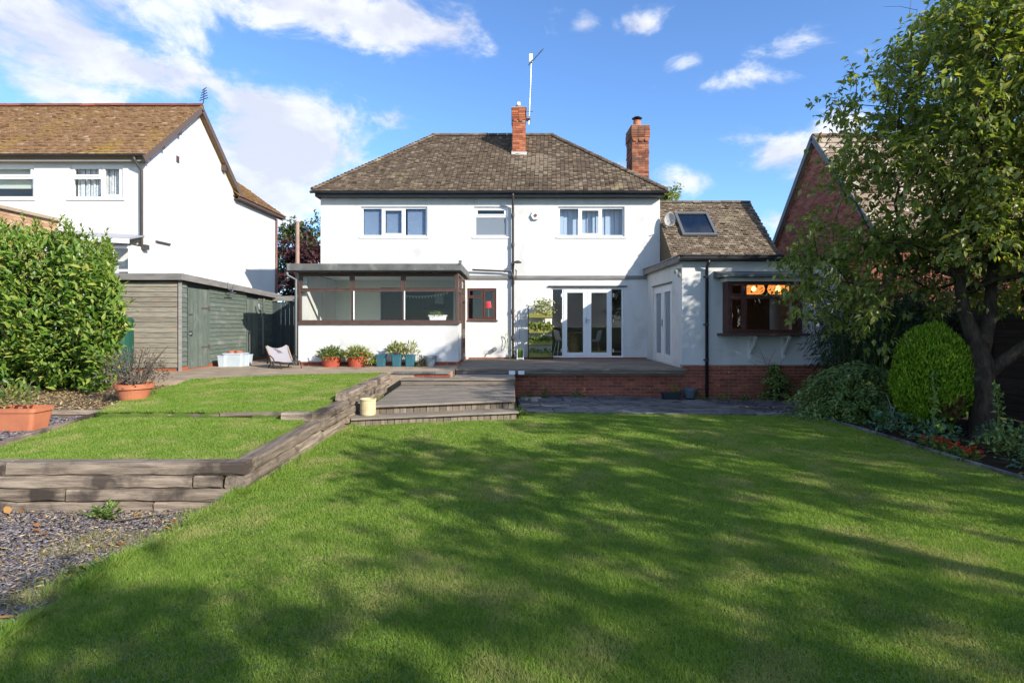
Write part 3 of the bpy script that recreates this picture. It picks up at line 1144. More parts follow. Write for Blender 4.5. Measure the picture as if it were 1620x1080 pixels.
# main hipped roof
E0, E1, EY, EZ, RUN, RISE = -5.97, 4.62, 16.98, 5.79, 3.24, 2.71
YB = EY + 2 * RUN
mb = MB()
R0, R1, RY, RZ = E0 + RUN, E1 - RUN, EY + RUN, EZ + RISE
mb.add([(E0, EY, EZ), (E1, EY, EZ), (E1, YB, EZ), (E0, YB, EZ), (R0, RY, RZ), (R1, RY, RZ)],
       [(0, 1, 5, 4), (1, 2, 5), (2, 3, 4, 5), (3, 0, 4), (3, 2, 1, 0)], .35)
roof = mb.build('roof', M['tile'], house)
SL = math.hypot(RUN, RISE)
def main_tiles(p):                                     # paler replaced tiles round the chimney foot
    d = math.hypot((p.x - .62) / .75, (p.z - 6.95) / .55)
    if d < 1 and random.random() < .85 - .45 * d and p.x > -.25:
        return random.uniform(.93, 1)
    if p.x > .2 and random.random() < .3:
        return random.uniform(0, .2) if random.random() < .6 else random.uniform(.93, 1)
    return random.random()


tl = MB()
tile_field(tl, (E0, EY - .03, EZ - .02), (1, 0, 0), (0, RUN, RISE), SL, lambda v: (v * RUN / SL, (E1 - E0) - v * RUN / SL), patch=main_tiles)
tile_field(tl, (E1 + .03, EY, EZ - .02), (0, 1, 0), (-RUN, 0, RISE), SL, lambda v: (v * RUN / SL, (YB - EY) - v * RUN / SL))
tile_field(tl, (E0 - .03, YB, EZ - .02), (0, -1, 0), (RUN, 0, RISE), SL, lambda v: (v * RUN / SL, (YB - EY) - v * RUN / SL))
tl.build('roof_tiles', M['tile'], roof, kind='stuff')
n = 13
for k in range(n):
    a = R0 - .1 + k * (R1 - R0 + .2) / n
    b = R0 - .1 + (k + 1) * (R1 - R0 + .2) / n
    m1 = MB()
    half_round(m1, (a + .006, RY, RZ - .03 + random.uniform(-.008, .008)), (b - .006, RY, RZ - .03 + random.uniform(-.008, .008)), .24, .10)
    m1.build('ridge_tile', M['ridge_brown'], roof, loc=((a + b) / 2, RY, RZ))
for (cx, rx) in ((E0, R0), (E1, R1)):
    a, b = Vector((cx, EY, EZ)), Vector((rx, RY, RZ))
    m1 = MB()
    nn = 38
    for k in range(nn):
        p, q = a.lerp(b, k / nn), a.lerp(b, (k + 1.25) / nn)
        half_round(m1, p + Vector((0, 0, .015 + random.uniform(0, .012))), q + Vector((0, 0, -.012)), .20, .075, n=5)
    m1.build('hip_tiles', M['tile'], roof, kind='stuff')
mb = MB()
mb.box(E0 + .07, EY + .05, EZ - .17, E1 - .07, EY + .075, EZ - .005)
mb.box(E0 + .07, EY + .075, EZ - .17, E1 - .07, FY, EZ - .15)
mb.box(E0 + .07, FY, EZ - .17, E0 + .1, YB - .07, EZ - .005)
mb.box(E1 - .1, FY, EZ - .17, E1 - .07, YB - .07, EZ - .005)
mb.build('fascia', M['black'], house)
gt = MB()


def gutter(mbx, a, b, r=.062):
    a, b = Vector(a), Vector(b)
    X = (b - a).normalized()
    Y = Vector((0, 0, 1)).cross(X)
    n = 7
    vs, fs = [], []
    for rr in (r, r - .008):
        for e in (a, b):
            for k in range(n):
                t = math.pi + math.pi * k / (n - 1)
                vs.append(e + Y * math.cos(t) * rr + Vector((0, 0, math.sin(t) * rr)))
    for k in range(n - 1):
        fs.append((k, k + 1, n + k + 1, n + k))
        fs.append((2 * n + k + 1, 2 * n + k, 3 * n + k, 3 * n + k + 1))
    for s in (0, n):
        fs.append(tuple(s + k for k in range(n)))
    fs.append((0, n, 3 * n, 2 * n))
    fs.append((n - 1, 2 * n + n - 1, 3 * n + n - 1, 2 * n - 1))
    mbx.add(vs, fs)


gutter(gt, (E0 - .05, EY - .015, EZ - .03), (E1 + .05, EY - .015, EZ - .03))
gt.build('gutter', M['black'], house)
# the tall soil and rain pipe with its side branch
dx = fx(811.5)
dp = MB()
dp.tube([(dx, EY, EZ - .08), (dx, EY + .02, EZ - .16), (dx, FY - .09, EZ - .42), (dx, FY - .09, .76)], .036, 10)
pipe = dp.build('downpipe', M['greyblack'], house, smooth=True)
for z in (5.1, 4.2, 3.62, 3.05, 2.2, 1.4):
    m1 = MB()
    m1.tube([(dx, FY - .09, z - .045), (dx, FY - .09, z + .045)], .05, 10)
    m1.box(dx - .02, FY - .06, z - .02, dx + .02, FY, z + .02)
    m1.build('pipe_collar', M['greyblack'], pipe)
m1 = MB()
m1.tube([(dx, FY - .12, 3.0), (dx + .03, FY - .13, 3.2), (dx - .06, FY - .12, 3.38), (dx - .25, FY - .1, 3.40), (-1.20, FY - .1, 3.44)], .027, 8)
m1.tube([(dx, FY - .12, 3.1), (dx + .09, FY - .12, 3.18), (dx + .1, FY - .1, 3.42), (dx + .07, FY - .06, 3.44)], .018, 8)
m1.build('pipe_branch', M['greyblack'], pipe, smooth=True)

# chimneys
ch = MB()
CX0, CX1, CY0, CY1, CT = 0.01, .46, 18.93, 19.75, 9.0
ch.box(CX0 + .012, CY0 + .012, 7.0, CX1 - .012, CY1 - .012, CT - .02)
chim = ch.build('chimney', M['mortar'], house)
cbm = MB()
Hc = CT - 7.42


def stack_bricks(mbx, x0, x1, y0, y1, z0, H):
    brick_mesh(mbx, (x0 + .01, y0 + .01, z0), (1, 0, 0), (0, -1, 0), x1 - x0 - .02, H)
    brick_mesh(mbx, (x0 + .01, y1 - .01, z0), (0, -1, 0), (-1, 0, 0), y1 - y0 - .02, H)
    brick_mesh(mbx, (x1 - .01, y0 + .01, z0), (0, 1, 0), (1, 0, 0), y1 - y0 - .02, H)


stack_bricks(cbm, CX0, CX1, CY0, CY1, 7.32, CT - 7.32 - .42)
for k, o_ in enumerate((.012, .026, .026, .026, .014)):   # oversailing courses at the head
    stack_bricks(cbm, CX0 - o_, CX1 + o_, CY0 - o_, CY1 + o_, CT - .40 + k * .076, .076)
for x in (CX0 + .05, CX0 + .24):
    cbm.box(x, CY0 - .03, CT - .46, x + .10, CY0, CT - .40)
cbm.build('brickwork', M['brick_chim'], chim, kind='stuff')
cap = MB()
cap.box(CX0 - .028, CY0 - .028, CT - .02, CX1 + .028, CY1 + .028, CT + .02)
cap.prism([(CX0, CY0, CT + .02), (CX1, CY0, CT + .02), (CX1 - .1, CY0 + .1, CT + .07), (CX0 + .1, CY0 + .1, CT + .07)], (0, .6, 0))
cap.build('flaunching', M['mortar'], chim)
ck = MB()
ck.lathe([(.10, 0), (.10, .10), (.085, .11)], (.22, 19.2, CT + .05), 14)
ck.build('chimney_pot', M['terracotta'], chim)
ck = MB()
ck.tube([(.20, 19.2, CT + .15), (.20, 19.2, CT + .27)], .03, 8)
ck.tube([(.25, 19.2, CT + .15), (.25, 19.2, CT + .27)], .026, 8)
ck.build('flue_cowl', M['metal'], chim)
fl = MB()
fl.box(CX0 - .03, CY0 - .025, 7.42, CX1 + .03, CY0, 7.52)
fl.prism([(CX0 - .012, CY0, 7.44), (CX0 - .012, CY1, 8.15), (CX0 - .012, CY1, 8.28), (CX0 - .012, CY0, 7.57)], (.012, 0, 0))
fl.build('flashing', pm('mortar_flashing', (.52, .50, .47), .8), chim)

ch = MB()
DX0, DX1, DY0, DY1, DT = 4.11, 4.70, 19.5, 20.45, 8.60
ch.box(DX0 + .012, DY0 + .012, 3.0, DX1 - .012, DY1 - .012, DT - .02)
chim = ch.build('chimney', M['mortar'], house)
chim['label'] = 'right hand chimney, taller and darker, with terracotta pot and metal cowl'
cbm = MB()
stack_bricks(cbm, DX0, DX1, DY0, DY1, 5.6, DT - 5.6 - .50)
for k, o_ in enumerate((.012, .03, .03, .03, .03, .016)):
    stack_bricks(cbm, DX0 - o_, DX1 + o_, DY0 - o_, DY1 + o_, DT - .47 + k * .076, .076)
for x in (DX0 + .04, DX0 + .24, DX0 + .45):
    cbm.box(x, DY0 - .035, DT - .54, x + .11, DY0, DT - .47)
stack_bricks(cbm, DX0 - .014, DX1 + .014, DY0 - .014, DY1 + .014, DT - .95, .076)
cbm.build('brickwork', M['brick_chim_dirty'], chim, kind='stuff')
cap = MB()
cap.box(DX0 - .02, DY0 - .02, DT - .015, DX1 + .02, DY1 + .02, DT + .02)
cap.build('flaunching', M['mortar'], chim)
ck = MB()
ck.lathe([(.15, 0), (.145, .06), (.125, .22), (.13, .25), (.115, .26)], (4.36, 19.85, DT + .02), 18)
ck.build('chimney_pot', M['terracotta'], chim, smooth=False)
ck = MB()
ck.tube([(4.36, 19.85, DT + .26), (4.36, 19.85, DT + .34)], .055, 12)
ck.lathe([(.03, .13), (.10, .11), (.175, .06), (.18, .05)], (4.36, 19.85, DT + .30), 18)
ck.build('flue_cowl', M['darkmetal'], chim)

# ---- sunroom
SY = 14.66
SX0, SX1 = -5.506, -1.385


def sx(px):
    return fx(px, SY)


mb = MB()
mb.box(SX0, SY, .84, SX1, SY + .16, 1.83)
mb.box(SX0, SY + .16, .84, SX0 + .16, FY, 3.12)
mb.box(SX1 - .14, SY + .16, .84, SX1, 15.55, 1.83)
mb.box(SX1 - .14, 16.75, .84, SX1, FY, 3.12)
mb.build('sunroom_wall', M['render'], house)
mb = MB()
mb.box(SX0 + .015, SY + .015, .72, SX1 - .015, SY + .16, .84)
mb.box(SX1 - .15, SY + .16, .72, SX1 - .015, FY, .84)
mb.build('sunroom_plinth', M['brick_chim'], house)
brick_parts(house, M['brick'], (SX0 + .03, SY + .02, .755), (1, 0, 0), (0, -1, 0), 4.05, .085)
sfl = MB()
sfl.box(SX0 + .16, SY + .16, .74, SX1 - .15, FY - .013, .80)
sfl.build('sunroom_floor', M['pale_floor'], house)
scl = MB()
scl.box(SX0 + .16, SY + .10, 3.14, SX1 - .15, FY - .013, 3.166)
scl.build('sunroom_ceiling', M['ceiling_white'], house)
x_a = [sx(472), sx(556.5), sx(638), sx(725)]
t1 = (x_a[1] - x_a[0] - .05) / (x_a[3] - x_a[0] - .1)
t2 = (x_a[2] - x_a[0] - .05) / (x_a[3] - x_a[0] - .1)
gr = []
for (a, b) in ((0, t1), (t1, t2), (t2, 1)):
    gr += [(a, 0, b, .66), (a, .66, b, 1)]
sr = window_part(house, 'sunroom_window', M['brown'], x_a[0], x_a[3], 1.85, 3.13, SY + .01, gr, fw=.062, depth=.09, glass=M['glass_strong'], sash=[0, .03] * 3)
ms = MB()
ms.box(x_a[0] - .03, SY - .05, 1.80, x_a[3] + .03, SY + .1, 1.85)
ms.build('sill', M['brown'], sr, bevel=.006)
for px in (559.5, 639.5):
    m1 = MB()
    m1.box(sx(px) - .005, SY - .02, 1.92, sx(px) + .025, SY - .004, 2.66)
    m1.build('sash_edge', M['upvc'], sr)
window_part(house, 'side_window', M['brown'], SY + .10, 15.55, 1.85, 3.13, SX1, [(0, 0, 1, .66), (0, .66, 1, 1)], axis='y', sgn=1, fw=.06, depth=.08)
dr = window_part(house, 'sunroom_door', M['brown'], 15.56, 16.74, .80, 3.12, SX1 + .01, [(0, 0, 1, .30), (0, .30, 1, .78), (0, .78, 1, 1)], axis='y', sgn=1, fw=.09, depth=.08, sash=[.08, .08, 0])
mb = MB()
RXL, RXR, RYF = -5.72, -1.33, 14.48
mb.prism([(RXL, RYF, 3.17), (RXR, RYF, 3.17), (RXR, FY - .002, 3.17), (RXL, FY - .002, 3.17)], (0, 0, .11))
sroof = mb.build('sunroom_roof', M['felt'], house, fixn=True)
mb = MB()
mb.box(RXL, RYF - .03, 3.17, RXR + .03, RYF, 3.345)
mb.box(RXR, RYF, 3.175, RXR + .03, FY - .002, 3.36)
mb.box(RXL - .03, RYF, 3.17, RXL, FY, 3.345)
mb.prism([(RXR - .03, RYF - .05, 3.33), (RXR + .05, RYF - .05, 3.33), (RXR + .05, RYF + .06, 3.42), (RXR - .03, RYF + .06, 3.42)], (0, 0, .02))
mb.build('fascia', M['lead'], sroof, bevel=.006)
mb = MB()
gutter(mb, (RXL - .02, RYF - .06, 3.17), (RXR + .02, RYF - .06, 3.17), .045)
mb.build('gutter', M['black'], sroof)
mb = MB()
mb.tube([(-5.70, RYF - .06, 3.13), (-5.70, RYF - .03, 3.05), (-5.55, SY - .05, 2.95), (-5.55, SY - .05, .78)], .03, 10)
mb.build('downpipe', pm('grey_pipe', (.20, .21, .215), .5), house, smooth=True)

# ---- flat roofed extension
EX0, EX1, XY = 4.11, 8.0, 13.75
BAY = (5.09, 1.597, 6.85, 2.818)
SD = (14.65, .80, 16.55, 2.86)
mb = MB()
wall_panel(mb, (EX0, XY, .826), (1, 0, 0), (0, 0, 1), (0, 1, 0), EX1 - EX0, 2.50, [(BAY[0] - EX0 + .05, BAY[1] - .826 + .05, BAY[2] - EX0 - .05, BAY[3] - .826 - .05)], .2)
wall_panel(mb, (EX0, FY, .74), (0, -1, 0), (0, 0, 1), (1, 0, 0), FY - XY - .2, 2.60, [(FY - SD[2], SD[1] - .74, FY - SD[0], SD[3] - .74)], .2)
mb.box(EX1 - .2, XY + .2, .826, EX1, 18, 3.3)
mb.build('extension_wall', M['render'], house)
mb = MB()
mb.box(EX0 + .01, XY + .012, -.2, EX1 - .01, XY + .22, .824)
mb.box(EX0 + .01, XY + .22, -.2, EX0 + .2, FY, .74)
mb.build('extension_plinth', M['mortar'], house)
brick_parts(house, M['brick'], (EX0 + .012, XY + .012, -.02), (1, 0, 0), (0, -1, 0), EX1 - EX0 - .03, .845)
ei = MB()
ei.box(EX0 + .3, 17.0, .8, EX1 - .3, 17.08, 3.25)
ei.box(EX0 + .25, XY + .25, 3.18, EX1 - .25, 17.0, 3.24)
ei.box(EX0 + .25, XY + .25, .74, EX1 - .25, 17.0, .80)
ei.build('extension_room', M['interior_dark'], house)
sd = window_part(house, 'side_door', M['upvc'], SD[0], SD[2], SD[1], SD[3], EX0 + .03, [(0, 0, .5, 1), (.5, 0, 1, 1)], axis='y', sgn=-1, fw=.06, depth=.07, sash=[.13, .13], glass=M['glass_frost'])
m1 = MB()
m1.bar((EX0 - .03, 15.62, 1.84), (EX0 - .03, 15.76, 1.84), .02, .02)
m1.box(EX0 + .0, 15.60, 1.75, EX0 + .02, 15.64, 1.93)
m1.build('handle', M['metal'], sd)
m1 = MB()
m1.box(EX0 - .035, SD[0] - .05, SD[3] + .01, EX0, SD[2] + .05, SD[3] + .04)
m1.build('drip_ledge', M['greyblack'], house)
# bay window
BY = 13.42
bw = window_part(house, 'bay_window', M['brown_frame'], BAY[0], BAY[2], BAY[1], BAY[3], BY, [(0, 0, .2, .73), (0, .73, .2, 1), (.2, 0, 1, .73), (.2, .73, 1, 1)], fw=.065, depth=.08, sash=[.035, .035, .02, .02])
m1 = MB()
for x0 in (BAY[0], BAY[2] - .08):
    m1.box(x0, BY + .08, BAY[1], x0 + .08, XY + .02, BAY[3])
m1.build('bay_side', M['brown_frame'], bw)
m1 = MB()
m1.box(BAY[0] - .14, BY - .09, BAY[1] - .06, BAY[2] + .14, XY, BAY[1] - .002)
m1.build('sill', M['brown'], bw, bevel=.008)
m1 = MB()
m1.box(BAY[0] - .05, BY - .05, BAY[3] + .002, BAY[2] + .05, XY - .001, BAY[3] + .085)
m1.build('bay_head', M['paint_white'], bw)
m1 = MB()
m1.prism([(BAY[0] - .22, BY - .22, BAY[3] + .09), (BAY[0] - .22, BY - .22, BAY[3] + .16), (BAY[0] - .22, XY - .001, BAY[3] + .27), (BAY[0] - .22, XY - .001, BAY[3] + .09)], (BAY[2] - BAY[0] + .44, 0, 0))
m1.build('bay_roof', M['lead'], bw, bevel=.006, fixn=True)
for xc in (fx(1190, 13.6), fx(1243, 13.6)):
    m1 = MB()
    m1.box(xc - .035, XY - .05, .98, xc + .035, XY, 1.53)
    m1.box(xc - .035, BY - .02, 1.47, xc + .035, XY - .05, 1.535)
    m1.bar((xc, XY - .03, 1.10), (xc, BY + .02, 1.48), .055, .05, up=(1, 0, 0))
    m1.build('bracket', M['paint_white'], house, loc=(xc, XY, 1.2), bevel=.004)
# roof of the extension
mb = MB()
mb.prism([(EX0 - .10, XY - .12, 3.34), (8.15, XY - .12, 3.34), (8.15, FY, 3.34), (EX0 - .10, FY, 3.34)], (0, 0, .08))
xr = mb.build('extension_roof', M['felt'], house, fixn=True)
mb = MB()
mb.box(EX0 - .13, XY - .15, 3.29, EX0 - .10, FY - .05, 3.44)
mb.build('side_fascia', M['leadlight'], xr, bevel=.004)
mb = MB()
mb.box(EX0 - .10, XY - .15, 3.33, 8.15, XY - .12, 3.455)
mb.box(EX0 - .13, XY - .17, 3.44, 8.16, XY - .09, 3.47)
mb.box(EX0 - .15, XY - .09, 3.44, EX0 - .07, FY - .05, 3.465)
mb.build('front_fascia', M['black'], xr, bevel=.004)
mb = MB()
gutter(mb, (EX0 - .1, XY - .20, 3.385), (8.15, XY - .20, 3.385), .05)
mb.build('gutter', M['black'], xr)
mb = MB()
px_ = 4.69
mb.tube([(px_, XY - .19, 3.34), (px_, XY - .18, 3.27), (px_, XY - .06, 3.15), (px_, XY - .06, .03)], .038, 10)
p2 = mb.build('downpipe', M['black'], house, smooth=True)
for z in (2.95, 1.8, .95):
    m1 = MB()
    m1.tube([(px_, XY - .06, z - .03), (px_, XY - .06, z + .03)], .047, 10)
    m1.box(px_ - .07, XY - .03, z - .015, px_ + .03, XY, z + .015)
    m1.build('pipe_collar', M['black'], p2)

# ---- tiled wing behind the extension
WY, WZ, WRY, WRZ, WX0, WX1 = 16.0, 3.6, 18.24, 5.70, 4.50, 7.62
mb = MB()
mb.prism([(WX0 + .01, WY, WZ), (WX0 + .01, WRY, WRZ), (WX0 + .01, 2 * WRY - WY, WZ)], (WX1 - WX0 - .05, 0, 0))
wr = mb.build('wing_roof', M['tile_w'], house, fixn=True)
tl = MB()
sl = math.hypot(WRY - WY, WRZ - WZ)
tile_field(tl, (WX0 + .01, WY - .03, WZ - .02), (1, 0, 0), (0, WRY - WY, WRZ - WZ), sl, lambda v: (0, WX1 - WX0), jit=2.2)
tl.build('roof_tiles', M['tile_w'], wr, kind='stuff')
for k in range(10):
    a, b = WX0 + k * .312, WX0 + (k + 1) * .312
    m1 = MB()
    half_round(m1, (a + .006, WRY, WRZ - .03), (b - .006, WRY, WRZ - .03 + random.uniform(-.006, .006)), .22, .085)
    m1.build('ridge_tile', M['ridge_brown'], wr, loc=((a + b) / 2, WRY, WRZ))
sd_ = Vector((0, WRY - WY, WRZ - WZ)).normalized()
sn_ = Vector((0, -sd_.z, sd_.y))


def on_wing(x, y, h=0):
    return Vector((x, y, WZ + (y - WY) * (WRZ - WZ) / (WRY - WY))) + sn_ * h


mb = MB()
xa, xb, ya, yb = 5.03, 6.07, 16.85, 17.68
for (p, q, wd) in ((on_wing(xa, ya, .05), on_wing(xb, ya, .05), .1), (on_wing(xa, yb, .05), on_wing(xb, yb, .05), .1)):
    mb.bar(p, q, wd, .1, up=sn_)
for x in (xa + .04, xb - .04):
    mb.bar(on_wing(x, ya + .03, .053), on_wing(x, yb - .03, .053), .08, .1, up=sn_)
sk = mb.build('skylight', pm('skylight_frame', (.12, .125, .13), .4), wr, bevel=.005)
m1 = MB()
m1.prism([on_wing(xa + .07, ya + .04, .06), on_wing(xb - .07, ya + .04, .06), on_wing(xb - .07, yb - .04, .06), on_wing(xa + .07, yb - .04, .06)], -sn_ * .01)
m1.build('pane', glass_mat('skylight_glass', tint=(.25, .3, .35), ior=2.0), sk)
m1 = MB()
m1.prism([on_wing(xa + .08, ya + .05, .045), on_wing(xb - .08, ya + .05, .045), on_wing(xb - .08, yb - .05, .045), on_wing(xa + .08, yb - .05, .045)], -sn_ * .02)
m1.build('blind', pm('skylight_blind', (.22, .25, .28), .8), sk)

# ------------------------------------------------------------------ neighbour on the left
NX, NY, NYB = -9.28, 14.4, 22.4
nh = thing('neighbour_house', (NX, NY, .6), 'white neighbouring house with orange brown lichened roof, left of the shed', 'house')
nW = [(-11.2, 4.986, -9.856, 5.85), (-13.7, 4.986, -12.1, 5.85)]
mb = MB()
wall_panel(mb, (-18, NY, .3), (1, 0, 0), (0, 0, 1), (0, 1, 0), 18 + NX, 5.72, [(a + 18, b - .3, c + 18, d - .3) for (a, b, c, d) in nW], .22)
gz = lambda y: 6.06 + .84 * (y - 14.2) if y < 16.77 else 8.22 - .84 * (y - 16.77)
mb.prism([(NX, NY + .22, .3), (NX, NYB, .3), (NX, NYB, 6.0), (NX, 19.15, 6.0), (NX, 19.05, gz(19.05) - .1), (NX, 16.77, 8.10), (NX, NY + .22, gz(NY + .22) - .12)], (-.22, 0, 0))
mb.build('wall', M['render2'], nh, fixn=False)
ni = MB()
ni.box(-17.8, 17.5, .5, NX - .3, 17.6, 6.0)
ni.box(-17.8, NY + .25, 4.0, NX - .3, 17.5, 4.1)
ni.build('interior_wall', M['interior'], nh)
mb = MB()
NS = Vector((0, 16.77 - 14.2, 8.22 - 6.06))
mb.prism([(-9.12, 14.2, 6.06), (-9.12, 16.77, 8.22), (-9.12, 19.3, 6.12), (-9.12, 19.3, 6.0), (-9.12, 16.77, 8.08), (-9.12, 14.2, 5.94)], (-9, 0, 0))
nr = mb.build('roof', M['tile_n'], nh, fixn=True)
tl = MB()
tile_field(tl, (-18.1, 14.17, 6.04), (1, 0, 0), NS, NS.length, lambda v: (0, 8.99))
tl.build('roof_tiles', M['tile_n'], nr, kind='stuff')
# rear hipped wing
mb = MB()
hz = 6.08
mb.add([(-9.08, 18.9, hz), (-9.08, 22.8, hz), (-11.03, 20.85, hz + 1.6), (-14, 20.85, hz + 1.6), (-14, 22.8, hz), (-14, 18.9, hz), (-11.03, 18.9, hz + 1.55)],
       [(0, 1, 2, 6), (1, 4, 3, 2), (2, 3, 5, 6), (0, 5, 4, 1)], .5)
mb.build('rear_roof', M['tile_n'], nh)
tl = MB()
tile_field(tl, (-9.06, 18.9, hz - .02), (0, 1, 0), (-1.95, 0, 1.6), 2.5, lambda v: (0, 3.9 - v * 1.95 / 2.52))
tl.build('rear_roof_tiles', M['tile_n'], nh, kind='stuff')
for k in range(22):
    a, b = -9.13 - k * .44, -9.13 - (k + 1) * .44
    m1 = MB()
    half_round(m1, (a - .008, 16.77, 8.20), (b + .008, 16.77, 8.20 + random.uniform(-.01, .01)), .24, .10)
    m1.build('ridge_tile', M['ridge_red'], nr, loc=((a + b) / 2, 16.77, 8.2))
mb = MB()
mb.bar((-9.13, 14.12, 5.90), (-9.13, 16.77, 8.13), .03, .16, up=(0, -.65, .76))
mb.bar((-9.13, 16.78, 8.13), (-9.13, 19.3, 6.02), .03, .16, up=(0, .65, .76))
mb.build('bargeboard', pm('brown_bargeboard', (.12, .085, .07), .7), nh)
mb = MB()
mb.box(-9.12, 18.95, 5.96, -9.09, 22.85, 6.07)
mb.box(NX, 18.95, 5.95, -9.12, 22.8, 5.97)
mb.build('fascia', pm('brown_fascia', (.10, .06, .05), .7), nh)
for (y, z) in ((15.7, 7.13), (14.95, 6.52), (18.2, 6.80)):
    m1 = MB()
    m1.box(NX, y - .05, z - .1, -9.14, y + .05, z + .08)
    m1.build('purlin_end', M['brown'], nh, loc=(NX, y, z))
m1 = MB()
m1.box(NX, 15.72, 6.28, NX + .02, 15.84, 6.46)
m1.build('vent', M['brown'], nh)
mb = MB()
mb.box(-18, NY - .17, 5.88, NX + .1, NY - .14, 6.04)
mb.box(-18, NY - .14, 5.88, NX + .1, NY, 5.90)
mb.build('front_fascia', pm('soffit_grey', (.25, .23, .21), .7), nh)
mb = MB()
gutter(mb, (-18, NY - .23, 6.03), (NX + .16, NY - .23, 6.03), .06)
mb.build('gutter', M['black'], nh)
mb = MB()
gx_ = NX - .06
mb.tube([(gx_ - .08, NY - .23, 5.98), (gx_ - .08, NY - .2, 5.9), (gx_, NY - .06, 5.68), (gx_, NY - .06, .6)], .036, 10)
mb.build('downpipe', M['greyblack'], nh, smooth=True)
mb = MB()
mb.tube([(NX + .05, NYB - .1, 5.9), (NX + .05, NYB - .1, .6)], .04, 8)
mb.build('downpipe', pm('brown_pipe', (.16, .075, .06), .5), nh, smooth=True)
m1 = MB()
m1.box(gx_ - .13, NY - .16, 3.68, gx_ + .17, NY - .01, 3.80)
m1.build('hopper', M['greyblack'], nh)
m1 = MB()
m1.box(NX + .001, NY + .4, 3.94, NX + .05, NY + 1.0, 3.98)
m1.build('overflow_pipe', M['greyblack'], nh)
w = window_part(nh, 'window', M['upvc'], nW[0][0], nW[0][2], nW[0][1], nW[0][3], NY + .04, [(0, 0, .60, .64), (0, .64, .60, 1), (.60, 0, 1, 1)], fw=.06, sash=[0, .045, .045], sill=.06)
m1 = MB()
for k in range(26):
    x = nW[0][0] + .06 + k * .047
    d = .02 * math.sin(k * 1.9)
    m1.box(x, NY + .2 + d, nW[0][1] + (.25 + .12 * math.sin(k) if 10 < k < 15 else .07), x + .043, NY + .21 + d, nW[0][3] - .05)
m1.build('lace_curtain', pm('lace', (.78, .80, .82), .9, c2=(.50, .54, .58), scale=22), w)
w = window_part(nh, 'window', M['upvc'], nW[1][0], nW[1][2], nW[1][1], nW[1][3], NY + .04, [(0, 0, 1, .64), (0, .64, 1, 1)], fw=.06, sash=[0, .05], sill=.05)
m1 = MB()
m1.box(nW[1][0] + .06, NY + .2, 5.28, nW[1][2] - .06, NY + .21, 5.8)
m1.build('roller_blind', pm('pale_blind', (.5, .56, .5), .8), w)
# flat roofed brick part with coping, and lean-to porch
mb = MB()
mb.box(-17, 12.0, .3, -11.51, NY, 4.40)
bp = mb.build('brick_extension', M['mortar'], nh)
bb = MB()
brick_mesh(bb, (-11.51, 12.0, 3.0), (0, 1, 0), (1, 0, 0), NY - 12.0 - .01, 1.40)
bb.build('brickwork', pm('buff_bricks', (.46, .27, .15), .9, attr=[(0, (.34, .19, .10)), (.5, (.46, .27, .155)), (1, (.55, .36, .22))], bump=.3), bp, kind='stuff')
mb = MB()
mb.box(-17, 11.9, 4.40, -11.42, NY - .002, 4.48)
mb.build('coping', M['concrete'], bp, bevel=.01)
mb = MB()
mb.prism([(-11.49, 13.80, 3.98), (-9.30, 13.80, 3.86), (-9.30, NY - .002, 4.02), (-11.49, NY - .002, 4.14)], (0, 0, .04))
lp = mb.build('porch_roof', pm('polycarbonate', (.30, .31, .34), .3), nh, fixn=True)
m1 = MB()
m1.prism([(-11.49, 13.75, 3.88), (-9.28, 13.75, 3.76), (-9.28, 13.75, 3.87), (-11.49, 13.75, 3.99)], (0, .05, 0))
m1.build('porch_fascia', M['upvc'], lp, fixn=True)
window_part(nh, 'porch_window', M['upvc'], -11.45, -9.32, 1.8, 3.72, 13.9, [(a_ / 5, b_, (a_ + 1) / 5, c_) for a_ in range(5) for (b_, c_) in ((0, .70), (.70, 1))], fw=.06)
mb = MB()
mb.box(-11.45, 13.91, .6, -9.32, 14.0, 1.79)
mb.box(-9.318, 13.90, .6, -9.29, NY - .001, 3.74)
mb.build('porch_wall', M['render2'], nh)
m1 = MB()
m1.tube([(NX, 17.1, 2.55), (NX + .10, 17.1, 2.55)], .09, 12)
m1.box(NX, 16.96, 2.38, NX + .03, 17.24, 2.78)
m1.build('flue_vent', M['paint_white'], nh)

# ------------------------------------------------------------------ brick house on the right
RX = 9.2
rh = thing('neighbour_house', (RX, 14.6, .2), 'red brick gabled house half hidden behind the tree on the right', 'house')
rz = lambda y: 4.3 + 1.12 * (y - 14.4) if y < 17.25 else 7.49 - 1.12 * (y - 17.25)
mb = MB()
mb.prism([(RX + .012, 14.6, -.2), (RX + .012, 20.0, -.2), (RX + .012, 20.0, rz(20.0) - .1), (RX + .012, 17.25, 7.40), (RX + .012, 14.6, rz(14.6) - .1)], (10, 0, 0))
mb.build('wall', M['mortar'], rh, fixn=True)
bb = MB()
brick_mesh(bb, (RX + .012, 20.0, .6), (0, -1, 0), (-1, 0, 0), 5.4, 6.8, inside=lambda u, v: v + .6 < rz(20.0 - u) - .12)
brick_mesh(bb, (RX + .012, 14.599, .6), (1, 0, 0), (0, -1, 0), 7, 3.6)
bb.build('brickwork', M['brick_gable'], rh, kind='stuff')
mb = MB()
mb.prism([(RX - .1, 14.2, 4.08), (RX - .1, 17.25, 7.49), (RX - .1, 20.3, 4.08), (RX - .1, 20.3, 3.95), (RX - .1, 17.25, 7.37), (RX - .1, 14.2, 3.95)], (10.2, 0, 0))
rr = mb.build('roof', M['tile_r'], rh, fixn=True)
tl = MB()
s_ = Vector((0, 3.05, 3.41))
tile_field(tl, (RX - .1, 14.18, 4.06), (1, 0, 0), s_, s_.length, lambda v: (0, 8), w=.30, gauge=.28, t=.03, jit=1.5)
tl.build('roof_tiles', M['tile_r'], rr, kind='stuff')
mb = MB()
